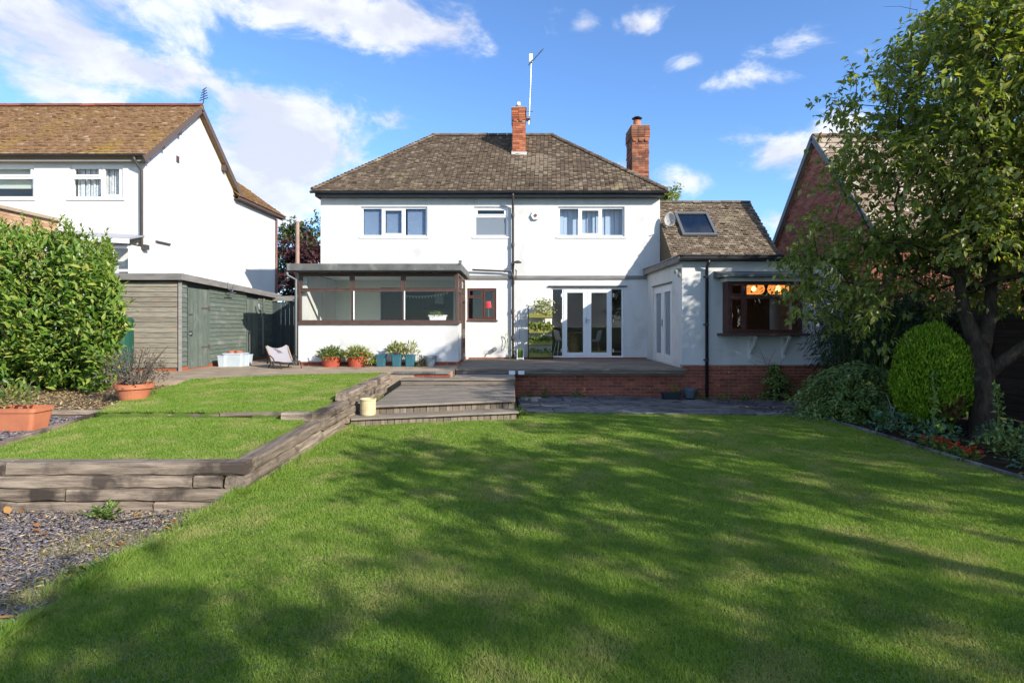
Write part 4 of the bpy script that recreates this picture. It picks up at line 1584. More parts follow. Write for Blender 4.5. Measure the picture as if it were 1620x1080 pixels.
mb.bar((RX - .115, 20.32, 4.0), (RX - .115, 17.25, 7.44), .03, .17, up=(0, .7, .7))
mb.bar((RX - .115, 14.15, 3.98), (RX - .115, 17.24, 7.44), .03, .17, up=(0, -.7, .7))
mb.build('bargeboard', pm('grey_bargeboard', (.13, .135, .14), .6), rh)
for k in range(16):
    a, b = RX - .1 + k * .45, RX - .1 + (k + 1) * .45
    m1 = MB()
    half_round(m1, (a + .008, 17.25, 7.47), (b - .008, 17.25, 7.47), .24, .1)
    m1.build('ridge_tile', M['ridge'], rr, loc=((a + b) / 2, 17.25, 7.47))

# ------------------------------------------------------------------ timber deck in front of the doors
DKZ = .755
deck = thing('timber_deck', (1.4, 15.4, .6), 'raised weathered timber deck in front of the french doors on a red brick base', 'deck')
y = 13.60
k = 0
while y + .14 < FY - .02:
    x0, x1 = -1.32, 4.10
    cut = x0 + (1.7 + (k * 1.13) % 2.2)
    for (a, b) in ((x0, cut - .003), (cut + .003, x1)):
        board('deck_board', M['deck'], deck, (a, y + .07, DKZ - .014), (b, y + .07, DKZ - .014 + random.uniform(-.002, .002)), .139, .028)
    y += .146
    k += 1
board('fascia_board', M['deck'], deck, (-1.34, 13.575, DKZ - .03), (4.14, 13.575, DKZ - .03), .07, .055)
board('fascia_board', M['deck'], deck, (-1.34, 13.585, .675), (4.12, 13.585, .675), .095, .03, up=(0, -1, 0))
mb = MB()
mb.box(.06, 13.80, -.2, 4.115, 13.95, .62)
mb.box(-1.33, 12.8, .2, .06, 13.9, .62)
mb.build('brick_base', M['mortar'], deck)
brick_parts(deck, M['brick'], (.08, 13.80, -.03), (1, 0, 0), (0, -1, 0), 4.035, .62)
for x in (0.0, .22):
    m1 = MB()
    m1.box(x - .075, 13.48, .615, x + .075, 13.55, .70)
    m1.build('junction_box', M['upvc'], deck, loc=(x, 13.5, .65), bevel=.008)
m1 = MB()
m1.tube([(-1.2, 13.53, .63), (-.6, 13.52, .605), (-.1, 13.52, .63)], .008, 6)
m1.build('cable', M['black'], deck)

# ------------------------------------------------------------------ garden steps
st = thing('garden_steps', (-1.2, 10.5, .28), 'broad weathered timber steps with boarded risers between the lawn and the terrace', 'steps')


def riser(a, b, z0, z1, n, mat=M['riser']):
    a, b = Vector(a), Vector(b)
    d = b - a
    out = Vector((d.y, -d.x, 0)).normalized()
    w = d.length / n
    for i in range(n):
        c = a + d * ((i + .5) / n) + out * random.uniform(-.003, .003)
        board('riser_board', mat, st, (c.x, c.y, z0), (c.x, c.y, z1 + random.uniform(-.002, .002)), w - .006, .025, up=out, bev=.003)


T1, T2, T3 = .395, .535, .66
A0, A1 = Vector((-2.46, 8.68, 0)), Vector((.07, 9.36, 0))
B0, B1 = Vector((-2.22, 9.05, 0)), Vector((.04, 9.74, 0))
riser(A0, A1, .16, T1 - .03, 24)
riser(B0, B1, T1 - .02, T2 - .03, 22)
dA = (A1 - A0).normalized()
oA = Vector((dA.y, -dA.x, 0))
for i in range(4):                                     # bottom tread, boards along the riser
    o_ = -oA * (.055 + i * .118) + oA * .06
    board('tread_board', M['deck'], st, A0 + o_ + Vector((.0, 0, T1 - .015)), A1 + o_ + Vector((.03, 0, T1 - .015)), .112, .03)
i = 0
dB = (B1 - B0).normalized()
while True:                                            # landing boards
    o_ = -oA * (i * .128 - .03)
    p, q = B0 + o_, B1 + o_
    if p.y > 11.98:
        break
    xl = -2.24 - (p.y - 9) * .035
    p2_ = p + dB * ((xl - p.x) / dB.x)
    q2_ = q + dB * ((.04 - q.x) / dB.x)
    if q2_.y > 12.0:
        t_ = (12.0 - p2_.y) / (q2_.y - p2_.y)
        q2_ = p2_.lerp(q2_, min(1, max(.05, t_)))
    board('landing_board', M['deck'], st, p2_ + Vector((0, 0, T2 - .014)), q2_ + Vector((0, 0, T2 - .014)), .122, .028)
    i += 1
mb = MB()
mb.prism([A0 + Vector((.02, .06, 0)), A1 + Vector((-.02, .06, 0)), Vector((.03, 12.4, 0)), Vector((-2.45, 12.3, 0))], (0, 0, T1 - .035))
mb.prism([B0 + Vector((.02, .05, T1 - .034)), B1 + Vector((-.02, .05, T1 - .034)), Vector((.02, 12.3, T1 - .034)), Vector((-2.36, 12.2, T1 - .034))], (0, 0, T2 - T1 - .0))
mb.build('step_frame', M['riser'], st, fixn=True)
board('riser_board', M['deck'], st, (-2.34, 11.98, (T2 + T3) / 2 - .01), (.05, 11.98, (T2 + T3) / 2 - .01), .10, .025, up=(0, -1, 0))
for i in range(3):
    board('tread_board', M['deck'], st, (-2.36, 12.0 + i * .135, T3 - .014), (.07, 12.0 + i * .135, T3 - .014), .13, .03)
mb = MB()
mb.box(-2.36, 12.02, T2 + .005, .05, 12.38, T3 - .031)
mb.box(-1.3, 12.40, .3, .06, 13.5, .60)
mb.build('step_frame', M['riser'], st)
for sx_, y0, y1, z0, z1 in ((.045, 9.42, 12.3, .05, T1 - .03), (.03, 9.8, 12.3, T1 - .03, T2 - .03)):
    nbd = int((y1 - y0) / .11)
    for i in range(nbd):
        board('riser_board', M['riser'], st, (sx_, y0 + i * .11 + .055, z0), (sx_, y0 + i * .11 + .055, z1), .104, .02, up=(1, 0, 0), bev=.003)
# cream pot on the bottom tread
m1 = MB()
cx, cy = -2.27, 8.97
m1.lathe([(.115, 0), (.122, .02), (.122, .10), (.126, .105), (.122, .11), (.122, .23), (.13, .235), (.13, .255), (.112, .255), (.108, .2)], (cx, cy, T1 + .001), 24)
o = m1.build('cream_pot', pm('cream_stone', (.62, .52, .30), .8, c2=(.52, .43, .25), scale=8, bump=.2), None, loc=(cx, cy, T1))
tag(o, 'cream cylindrical pot standing on the lowest step at its left end', 'pot')

# ------------------------------------------------------------------ sleeper retaining wall
rw = thing('retaining_wall', (-2.6, 5.35, .1), 'retaining wall of stacked grey timber sleepers holding the raised lawn', 'wall')
SH, SW = .118, .20


SL_N = [0]


def sleeper(a, b, up=(0, 0, 1)):
    a, b = Vector(a), Vector(b)
    j = Vector((random.uniform(-.006, .006), random.uniform(-.006, .006), random.uniform(-.002, .002)))
    SL_N[0] += 1
    return rough_board('sleeper', M['sleeper'], rw, a + j, b + j, SW, SH - .001, SL_N[0])


def xo(y):
    return -2.45 - .022 * (y - 5.3)                  # outer face of the long side


zt = [.555, .437, .319, .201]
runs = [[(-2.47, -4.66), (-4.68, -6.9), (-6.92, -9.2)], [(-2.95, -5.3), (-5.32, -7.7), (-7.72, -9.2)], [(-2.49, -4.1), (-4.12, -6.5), (-6.52, -9.2)], [(-2.55, -3.3), (-3.32, -5.6), (-5.62, -9.2)]]
for z, rr_ in zip(zt, runs):
    for (a, b) in rr_:
        sleeper((b, 5.33 + .012 * (a + 2.4), z - SH / 2), (a, 5.33, z - SH / 2))
# the long side
side = {0: [(5.44, 7.45)], 1: [(5.24, 6.5), (6.52, 8.6)], 2: [(5.44, 7.6), (7.62, 9.2)], 3: [(5.45, 6.6), (6.62, 8.7)]}
for c, rr_ in side.items():
    for (a, b) in rr_:
        sleeper((xo(a) - SW / 2, a, zt[c] - SH / 2), (xo(b) - SW / 2, b, zt[c] - SH / 2))
sleeper((-2.68, 5.33, zt[1] - SH / 2), (-2.93, 5.33, zt[1] - SH / 2))
for (z, rr_) in ((.67, [(7.48, 8.62)]), (.555, [(7.47, 9.3)]), (.437, [(8.62, 9.6)]), (.785, [(8.60, 10.4), (10.42, 11.9)]), (.67, [(8.64, 10.9), (10.92, 12.1)]), (.555, [(9.32, 11.5)])):
    for (a, b) in rr_:
        sleeper((xo(a) + .06 - SW / 2, a, z - SH / 2), (xo(b) + .06 - SW / 2, b, z - SH / 2))
sleeper((-2.62, 7.53, .665 - SH / 2), (-3.02, 7.53, .665 - SH / 2))
# low timber edge across the raised lawn, and round the slate terrace
ed = thing('timber_edging', (-3.6, 7.62, .6), 'thin grey timber edging strip running across the raised lawn', 'edging')
board('edging_board', M['sleeper'], ed, (-3.04, 7.62, .632), (-3.9, 7.61, .622), .04, .05)
board('edging_board', M['sleeper'], ed, (-3.92, 7.61, .600), (-5.6, 7.72, .585), .04, .04)
ed = thing('timber_edging', (-5.4, 6.8, .55), 'timber edging strip between the raised lawn and the slate terrace', 'edging')
board('edging_board', M['sleeper'], ed, (-5.28, 5.4, .56), (-5.70, 7.9, .59), .05, .07)
board('edging_board', M['sleeper'], ed, (-5.72, 7.92, .60), (-8.5, 7.92, .60), .07, .06)
# bed edging on the right
ed = thing('stone_edging', (5.27, 6, .2), 'narrow grey edging strip between the lawn and the flower border', 'edging')
for k in range(9):
    y0 = 3.9 + k * .62
    board('edging_strip', M['slab'], ed, (5.27 + .02 * math.sin(y0), y0, float(lawn_z(5.3, y0)) + .0), (5.27 + .02 * math.sin(y0 + .6), y0 + .61, float(lawn_z(5.3, y0 + .6)) + .0), .035, .09)

# ------------------------------------------------------------------ shed
shed = thing('shed', (-7.6, 13, .72), 'long green boarded garden shed with weathered end wall, beside the white house', 'shed')
ZT0, ZT1 = 2.82, 2.62
mb = MB()
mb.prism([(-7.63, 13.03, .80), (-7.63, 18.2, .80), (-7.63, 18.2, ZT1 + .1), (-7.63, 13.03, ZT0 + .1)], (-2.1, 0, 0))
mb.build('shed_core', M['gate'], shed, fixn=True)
mb = MB()
mb.prism([(-7.46, 12.9, ZT0 + .10), (-7.46, 18.3, ZT1 + .10), (-7.46, 18.3, ZT1 + .13), (-7.46, 12.9, ZT0 + .13)], (-2.5, 0, 0))
mb.build('roof', M['felt'], shed, fixn=True)
board('fascia_board', M['leadlight'], shed, (-7.47, 12.88, ZT0 + .065), (-7.47, 18.28, ZT1 + .065), .15, .03, up=(1, 0, 0))
board('fascia_board', M['leadlight'], shed, (-9.9, 12.87, ZT0 + .065), (-7.46, 12.87, ZT0 + .065), .15, .03, up=(0, -1, 0))
board('corner_post', M['leadlight'], shed, (-7.585, 12.985, .68), (-7.585, 12.985, ZT0 - .01), .075, .07, up=(1, -1, 0))
n = 17
for k in range(n):                                     # end wall
    z = .82 + k * (ZT0 - .86) / n
    board('cladding_board', M['shed_end'], shed, (-9.7, 12.985 - .004, z + .06), (-7.635, 12.985 - .004, z + .06), .128, .018, up=(0, -1, .14))
D1, D2 = (13.32, 14.26), (16.30, 17.0)
for (y0, y1) in ((13.06, D1[0] - .02), (D1[1] + .02, D2[0] - .02), (D2[1] + .02, 17.33), (17.42, 18.15)):
    for k in range(17):
        zt_ = ZT0 + (ZT1 - ZT0) * ((y0 + y1) / 2 - 13) / 5.2
        z = .84 + k * (zt_ - .88) / 17
        board('cladding_board', M['shed'], shed, (-7.605, y0, z + .06), (-7.605, y1, z + .06 - .04 * (y1 - y0) / 5.2 * (k / 17)), .128, .018, up=(1, 0, .14))
for (y0, y1), zt_ in ((D1, 2.66), (D2, 2.52)):
    d0 = MB()
    d0.box(-7.625, y0, .76, -7.60, y1, zt_)
    door = d0.build('door', M['gate'], shed, loc=(-7.6, (y0 + y1) / 2, 1.6))
    nb = 8 if y1 - y0 > .8 else 6
    wv = (y1 - y0) / nb
    for k in range(nb):
        board('door_plank', M['shed'], door, (-7.588, y0 + (k + .5) * wv, .77), (-7.588, y0 + (k + .5) * wv, zt_), wv - .008, .02, up=(1, 0, 0))
    if nb == 8:
        for z in (1.25, 2.2):
            m1 = MB()
            m1.box(-7.576, y1 - .38, z - .02, -7.57, y1 - .02, z + .02)
            m1.box(-7.576, y1 - .07, z - .05, -7.566, y1 - .0, z + .05)
            m1.build('hinge', pm('rusty_hinge', (.10, .07, .06), .8), door)
    m1 = MB()
    m1.box(-7.576, y0 + .02, 1.55, -7.56, y0 + .14, 1.66)
    m1.tube([(-7.56, y0 + .08, 1.58), (-7.53, y0 + .08, 1.58)], .03, 8)
    m1.build('lock', M['metal'], door)
    m1 = MB()
    m1.box(-7.576, y0 + .02, 2.02, -7.565, y0 + .16, 2.06)
    m1.build('bolt', M['metal'], door)
board('cover_strip', M['shed'], shed, (-7.575, 17.375, .8), (-7.575, 17.375, 2.62), .08, .03, up=(1, 0, 0))
m1 = MB()
m1.box(-7.60, 13.0, .70, -7.585, 18.15, .83)
m1.box(-9.6, 12.995, .68, -7.66, 13.01, .83)
m1.build('brick_base', M['brick_chim'], shed)
m1 = MB()
m1.tube([(-7.44, 16.7, 2.40), (-7.44, 16.72, 2.28), (-7.44, 16.98, 2.0), (-7.44, 17.0, .9)], .028, 8)
m1.build('drain_pipe', pm('grey_drain', (.25, .27, .27), .5), shed, smooth=True)
m1 = MB()
m1.tube([(-7.44, 14.9, 2.90), (-7.43, 14.92, 2.72), (-7.42, 15.1, 2.66), (-7.43, 15.2, 2.88)], .014, 6)
m1.tube([(-7.42, 14.86, 2.62), (-7.40, 15.25, 2.64)], .018, 6)
m1.build('bracket', M['metal'], shed)
# tall side gate between shed and sunroom
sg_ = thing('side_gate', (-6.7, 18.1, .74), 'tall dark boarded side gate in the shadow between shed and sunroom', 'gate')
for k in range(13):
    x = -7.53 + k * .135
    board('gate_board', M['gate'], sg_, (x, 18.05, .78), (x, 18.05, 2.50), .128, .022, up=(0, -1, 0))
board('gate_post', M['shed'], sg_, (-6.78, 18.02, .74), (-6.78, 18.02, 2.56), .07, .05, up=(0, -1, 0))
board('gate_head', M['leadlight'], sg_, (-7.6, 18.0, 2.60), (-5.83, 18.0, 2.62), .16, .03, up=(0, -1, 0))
m1 = MB()
m1.box(-6.45, 18.02, 1.5, -6.42, 18.035, 1.75)
m1.tube([(-6.38, 18.03, 1.48), (-6.38, 17.98, 1.48)], .025, 8)
m1.build('latch', M['metal'], sg_)


# ------------------------------------------------------------------ tubs by the shed
def tub(name, c, lx, ly, h, taper, mat, label, cat, rim=.02):
    mb = MB()
    z = c[2]

    def ring(s, zz, inset=0):
        a, b = lx / 2 * s - inset, ly / 2 * s - inset
        r = .25 * min(a, b)
        out = []
        for (sx_, sy_) in ((1, -1), (1, 1), (-1, 1), (-1, -1)):
            for k in range(4):
                t = (k / 3) * math.pi / 2 + {(1, -1): -math.pi / 2, (1, 1): 0, (-1, 1): math.pi / 2, (-1, -1): math.pi}[(sx_, sy_)]
                out.append((c[0] + sx_ * (a - r) + r * math.cos(t), c[1] + sy_ * (b - r) + r * math.sin(t), z + zz))
        return out
    rings = [ring(taper, 0), ring(1, h - rim), ring(1 + .07, h - rim), ring(1 + .07, h), ring(1, h, .012), ring(1, h - .06, .014)]
    vs = [p for r in rings for p in r]
    fs = [tuple(range(15, -1, -1)), tuple(5 * 16 + k for k in range(16))]
    for i in range(5):
        for k in range(16):
            k2 = (k + 1) % 16
            fs.append((i * 16 + k, i * 16 + k2, (i + 1) * 16 + k2, (i + 1) * 16 + k))
    mb.add(vs, fs)
    return mb.build(name, mat, None, loc=c)


tubm = pm('pale_plastic', (.50, .56, .60), .45, c2=(.44, .50, .54), scale=5)
o = tub('storage_tub', (-7.02, 14.45, .742), .50, .38, .33, .88, tubm, '', '')
tag(o, 'large pale grey plastic tub standing by the shed wall between two buckets', 'tub')
o = tub('bucket', (-7.27, 14.30, .742), .20, .20, .28, .78, tubm, '', '')
tag(o, 'pale bucket at the left of the grey plastic tub near the shed door', 'bucket')
o = tub('bucket', (-6.80, 14.62, .742), .20, .22, .29, .78, tubm, '', '')
tag(o, 'pale bucket at the right of the grey plastic tub by the shed', 'bucket')
for i, (x, lab) in enumerate(((-7.10, 'left terracotta saucer lying on the grey plastic tub'), (-6.92, 'right terracotta saucer lying on the grey plastic tub'))):
    m1 = MB()
    m1.lathe([(.085, 0), (.095, .035), (.10, .05), (.09, .05), (.08, .02)], (x, 14.42, 1.078), 20)
    o = m1.build('plant_saucer', M['terracotta'], None, loc=(x, 14.42, 1.078))
    tag(o, lab, 'saucer', 'saucers on the tub')
m1 = MB()
m1.box(-7.27, 14.27, 1.05, -6.77, 14.63, 1.078)
o = m1.build('tub_lid', tubm, None, loc=(-7.02, 14.45, 1.07))
tag(o, 'flat pale lid lying on the grey plastic tub under the saucers', 'lid')

# folding garden chair
fcx, fcy = -5.62, 13.95
fc = thing('garden_chair', (fcx, fcy, .742), 'low folding sling chair with grey fabric on the terrace left of the red pots', 'chair')


def FC(x, y, z):
    c_, s_ = math.cos(-.75), math.sin(-.75)
    return (fcx + x * c_ - y * s_, fcy + x * s_ + y * c_, .742 + z)


dm = M['darkmetal']
wd = pm('pale_chair_wood', (.30, .22, .15), .7)
for sgn in (-1, 1):
    m1 = MB()
    m1.bar(FC(-.33, sgn * .27, .52), FC(.05, sgn * .25, .06), .03, .025)
    m1.build('back_rail', wd, fc)
    m1 = MB()
    m1.tube([FC(-.22, sgn * .28, .10), FC(-.20, sgn * .29, .26), FC(-.05, sgn * .3, .31), FC(.12, sgn * .3, .25), FC(.2, sgn * .29, .15)], .014, 6)
    m1.build('arm', dm, fc, smooth=True)
    m1 = MB()
    m1.tube([FC(-.25, sgn * .25, .0), FC(-.05, sgn * .25, .16), FC(.38, sgn * .25, .17), FC(.46, sgn * .25, .0)], .014, 6)
    m1.build('leg', dm, fc, smooth=True)
m1 = MB()
pts = [(-.33, .50), (-.24, .38), (-.14, .26), (-.05, .17), (.05, .13), (.2, .16), (.38, .18)]
vs, fs = [], []
for (x, z) in pts:
    for j in range(5):
        yy_ = -.25 + j * .125
        sag = -.035 * (1 - (yy_ / .25) ** 2) + (.05 * (abs(yy_) / .25) ** 2 if x < -.3 else 0)
        vs.append(FC(x, yy_, z + sag))
        vs.append(FC(x + .006, yy_, z + sag - .008))
nP = len(pts)
for i in range(nP - 1):
    for j in range(4):
        a = (i * 5 + j) * 2
        b = a + 10
        fs += [(a, b, b + 2, a + 2), (a + 1, a + 3, b + 3, b + 1)]
m1.add(vs, fs)
m1.build('sling', pm('grey_canvas', (.30, .28, .30), .9), fc)


# ------------------------------------------------------------------ foliage tools
T8 = (np.array([(0, 0, 0), (.35, .5, .07), (.75, .34, .03), (1, 0, -.10), (.75, -.34, .03), (.35, -.5, .07), (.36, 0, 0), (.75, 0, -.03)], float),
      np.array([(0, 6, 1), (6, 2, 1), (6, 7, 2), (7, 3, 2), (0, 5, 6), (6, 5, 4), (6, 4, 7), (7, 4, 3)]))
T4 = (np.array([(0, 0, 0), (.42, .5, .08), (1, 0, -.12), (.42, -.5, .08), (.45, 0, -.01)], float),
      np.array([(0, 4, 1), (4, 2, 1), (0, 3, 4), (4, 3, 2)]))
T2 = (np.array([(0, 0, 0), (.45, .5, .1), (1, 0, -.1), (.45, -.5, .1)], float), np.array([(0, 2, 1), (0, 3, 2)]))
T1 = (np.array([(0, .5, 0), (0, -.5, 0), (1, 0, 0)], float), np.array([(0, 1, 2)]))


def unit(a):
    n = np.linalg.norm(a, axis=-1, keepdims=True)
    return a / np.maximum(n, 1e-9)


def leaves(P, D, Nn, Ln, Wd, tpl):
    P, D, Nn = np.asarray(P, float), unit(np.asarray(D, float)), np.asarray(Nn, float)
    Ln = np.broadcast_to(np.asarray(Ln, float), (len(P),))
    Wd = np.broadcast_to(np.asarray(Wd, float), (len(P),))
    Z = Nn - D * np.sum(Nn * D, 1, keepdims=True)
    bad = np.linalg.norm(Z, axis=1) < 1e-3
    Z[bad] = np.cross(D[bad], np.array([.3, .7, .2]))
    Z = unit(Z)
    Y = np.cross(Z, D)
    tv, tf = tpl
    V = (P[:, None, :] + tv[None, :, 0:1] * (D * Ln[:, None])[:, None, :] + tv[None, :, 1:2] * (Y * Wd[:, None])[:, None, :]
         + tv[None, :, 2:3] * (Z * Ln[:, None])[:, None, :])
    n, k = len(P), len(tv)
    F = tf[None, :, :] + (np.arange(n) * k)[:, None, None]
    return V.reshape(-1, 3), F.reshape(-1, 3)


def foliage(name, mat, parent, P, D, Nn, Ln, Wd, tpl=T4, rng=None, rnd=None, kind='stuff', loc=None):
    V, F = leaves(P, D, Nn, Ln, Wd, tpl)
    if rnd is None:
        rnd = (rng or np.random.default_rng(5)).random(len(P))
    return np_mesh(name, V, F, np.repeat(rnd, len(tpl[1])), mat, parent, loc, kind)


def rdir(rng, n):
    return unit(rng.normal(size=(n, 3)))


def leaf_parts(mat, parent, P, D, Nn, Ln, Wd, tpl, rng, nvar=4):
    """single leaves as parts sharing a few meshes"""
    mes = []
    for k in range(nvar):
        me = bpy.data.meshes.new('leaf')
        tv, tf = tpl
        me.from_pydata([tuple(v) for v in tv], [], [tuple(int(i) for i in f) for f in tf])
        at = me.attributes.new('rnd', 'FLOAT', 'FACE')
        at.data.foreach_set('value', np.full(len(tf), (k + .5) / nvar, dtype=np.float32))
        me.materials.append(mat)
        mes.append(me)
    D = unit(np.asarray(D, float))
    Z = unit(Nn - D * np.sum(Nn * D, 1, keepdims=True))
    Y = np.cross(Z, D)
    for i in range(len(P)):
        R = Matrix((tuple(D[i]), tuple(Y[i]), tuple(Z[i]))).transposed()
        o = piece('leaf', mes[int(rng.integers(nvar))], parent, P[i], R.to_euler())
        o.scale = (float(Ln[i]), float(Wd[i]), float(Ln[i]))


def stems(name, mat, parent, segs, n=5, kind=None):
    mb = MB()
    for (pts, r) in segs:
        mb.tube(pts, r, n, cap=False)
    return mb.build(name, mat, parent, smooth=True, kind=kind)


def stem_parts(name, mat, parent, segs, n=5):
    for (pts, r) in segs:
        mb = MB()
        mb.tube(pts, r, n)
        mb.build(name, mat, parent, loc=pts[0], smooth=True)


# ------------------------------------------------------------------ potted plants
def pot_round(name, mat, parent, c, r, h, taper=.72, rim=.035, n=28):
    mb = MB()
    mb.lathe([(r * taper, 0), (r * .95, h - rim), (r * 1.06, h - rim), (r * 1.08, h), (r * .96, h), (r * .93, h - .05), (.01, h - .055)], c, n)
    return mb.build(name, mat, parent)


def plant_ball(parent, c, rx, rz, n, L, W, mat, seed, tpl=T4, up=.35, stem=True, name='foliage', droop=0.0):
    rng = np.random.default_rng(seed)
    d = rdir(rng, n)
    d[:, 2] = np.abs(d[:, 2]) * 1.0 - .15
    r = rng.random(n) ** .4
    P = np.array(c) + d * r[:, None] * np.array([rx, rx, rz])
    D = unit(d + rng.normal(size=(n, 3)) * .5 + np.array([0, 0, up - droop]))
    Nn = unit(np.array([0, 0, 1.0]) + .6 * rng.normal(size=(n, 3)))
    f = foliage(name, mat, parent, P, D, Nn, L * rng.uniform(.6, 1.25, n), W * rng.uniform(.7, 1.2, n), tpl, rng)
    if stem:
        segs = []
        for k in range(7):
            a = rng.uniform(0, 6.28)
            e = np.array(c) + np.array([math.cos(a) * rx * .7, math.sin(a) * rx * .7, rz * rng.uniform(.3, .9)])
            b = np.array(c) + np.array([math.cos(a) * rx * .12, math.sin(a) * rx * .12, -rz * .25])
            segs.append(([tuple(b), tuple((b + e) / 2 + rng.normal(size=3) * .02), tuple(e)], [.006, .005, .003]))
        stems('stem', M['stem_dry'], parent, segs)
    return f


PZ = .742
redpot = pm('red_plastic', (.44, .085, .045), .5, c2=(.36, .07, .04), scale=6)
teal = pm('teal_plastic', (.03, .13, .16), .5, c2=(.035, .105, .13), scale=6)
for (px, lab, s) in ((524, 'red pot of bright green bushy leaves, left of the two', 1), (565, 'red pot of spreading yellow green leaves, right of the two', 2)):
    x = fx(px, 14.3)
    t = thing('potted_plant', (x, 14.3, PZ), lab, 'potted plant', 'pots along the sunroom wall')
    pot_round('pot', redpot, t, (x, 14.3, PZ), .25, .26, taper=.8)
    plant_ball(t, (x, 14.3, PZ + .27), .34, .24, 480, .12, .035, M['herb'] if s == 1 else M['lime'], 40 + s, droop=.3)
    if s == 2:
        plant_ball(t, (x + .34, 14.22, PZ + .12), .16, .24, 200, .10, .03, M['lime'], 47, stem=False, name='trailing_foliage', droop=.5)
        m1 = MB()
        for k in range(14):
            a = random.uniform(0, 6.28)
            m1.lathe([(.005, 0), (.022, .01), (.012, .03)], (x + .20 + .13 * math.cos(a), 14.08 + .05 * math.sin(a), PZ + .12 + random.uniform(0, .22)), 6)
        m1.build('flower', pm('pink_red_flower', (.55, .10, .07), .6), t, kind='stuff')
for (px, lab, h, plant) in ((603, 'teal square pot standing empty, leftmost of the three', .30, 0), (628, 'teal square pot with pale variegated bushy plant, middle of the three', .30, 1), (649, 'teal square pot with thin tall pale leaved plant, rightmost of the three', .30, 2)):
    x = fx(px, 14.35)
    if plant == 0:
        o = tub('teal_pot', (x, 14.35, PZ), .24, .24, h, .86, teal, '', '', rim=.03)
        tag(o, lab, 'pot', 'teal pots along the sunroom wall')
    else:
        t = thing('potted_plant', (x, 14.35, PZ), lab, 'potted plant', 'teal pots along the sunroom wall')
        o = tub('pot', (x, 14.35, PZ), .24, .24, h, .86, teal, '', '', rim=.03)
        o.parent = t
        o.location = (0, 0, 0)
        if plant == 1:
            plant_ball(t, (x, 14.35, PZ + .36), .24, .26, 230, .13, .05, M['variegated'], 50, up=.6)
        else:
            plant_ball(t, (x + .02, 14.35, PZ + .34), .20, .32, 90, .13, .045, M['variegated'], 51, up=.8)
x = fx(681, 14.35)
t = thing('potted_plant', (x, 14.35, PZ), 'grey round pot with a withered trailing plant at its left side', 'potted plant', 'pots along the sunroom wall')
pot_round('pot', pm('grey_plastic', (.24, .27, .30), .5), t, (x, 14.35, PZ), .165, .27, taper=.66)
plant_ball(t, (x - .24, 14.3, PZ + .03), .12, .28, 70, .10, .03, M['dead'], 52, up=.4)
plant_ball(t, (x - .18, 14.3, PZ + .06), .14, .14, 60, .07, .03, M['herb'], 53, stem=False, name='trailing_foliage')

# big terracotta pots on the left
tp = (-5.86, 8.82, float(rough(.62, 0)(0, 0)))
t = thing('potted_plant', tp, 'round terracotta pot with a dried brown bushy plant in front of the hedge', 'potted plant')
pot_round('pot', M['terracotta'], t, tp, .255, .29, taper=.70, rim=.075)
rg = np.random.default_rng(60)
segs = []
for k in range(60):
    a, b = rg.uniform(0, 6.28), rg.uniform(.15, .9)
    e = np.array([math.cos(a) * .52 * b, math.sin(a) * .45 * b, rg.uniform(.3, .62)])
    base = np.array(tp) + np.array([math.cos(a) * .1, math.sin(a) * .1, .25])
    mid = base + e * .55 + np.array([0, 0, .06])
    segs.append(([tuple(base), tuple(mid), tuple(base + e)], [.006, .0045, .003]))
stems('stem', M['dead'], t, segs, 4)
n = 700
d = rdir(rg, n)
d[:, 2] = np.abs(d[:, 2])
P = np.array(tp) + np.array([0, 0, .32]) + d * (rg.random(n) ** .35)[:, None] * np.array([.52, .45, .52])
foliage('foliage', M['dead'], t, P, unit(rdir(rg, n) + [0, 0, -.3]), rdir(rg, n), rg.uniform(.03, .07, n), rg.uniform(.012, .03, n), T2, rg)
trp = (-5.98, 6.92, .545)
t = thing('potted_plant', trp, 'rectangular terracotta trough with a straggly yellowing plant at the left edge', 'potted plant')
o = tub('pot', trp, .56, .32, .28, .86, M['terracotta'], '', '', rim=.05)
o.parent = t
o.location = (0, 0, 0)
plant_ball(t, (trp[0] - .05, trp[1], trp[2] + .38), .24, .22, 130, .09, .035, M['herb'], 61, up=.3)
plant_ball(t, (trp[0] - .2, trp[1], trp[2] + .34), .2, .15, 70, .09, .035, M['lime'], 62, up=.1, stem=False)

# white trough in the sunroom window
x = fx(692, 14.8)
t = thing('window_planter', (x, 14.85, 1.852), 'white trough planter with green leaves on the sunroom window sill', 'planter')
o = tub('trough', (x, 14.86, 1.852), .46, .17, .19, .84, M['upvc'], '', '', rim=.025)
o.parent = t
o.location = (0, .01, 0)
plant_ball(t, (x - .05, 14.86, 2.04), .20, .10, 90, .07, .035, M['herb'], 63, stem=False)
# red lamp in the small window
x = fx(773, 17.45)
t = thing('table_lamp', (x, 17.46, 1.95), 'small table lamp with red shade behind the brown kitchen window', 'lamp')
m1 = MB()
m1.lathe([(.06, 0), (.06, .015), (.012, .03), (.012, .42)], (x, 17.46, 1.95), 14)
m1.build('lamp_stem', M['upvc'], t)
m1 = MB()
m1.lathe([(.135, 0), (.095, .20), (.09, .20), (.13, 0)], (x, 17.46, 2.30), 20)
m1.build('lamp_shade', pm('red_shade', (.62, .03, .035), .7), t)
m1 = MB()
m1.box(WK[0] + .02, 17.40, 1.90, WK[2] - .02, 17.62, 1.95)
m1.build('window_shelf', M['paint_white'], house)

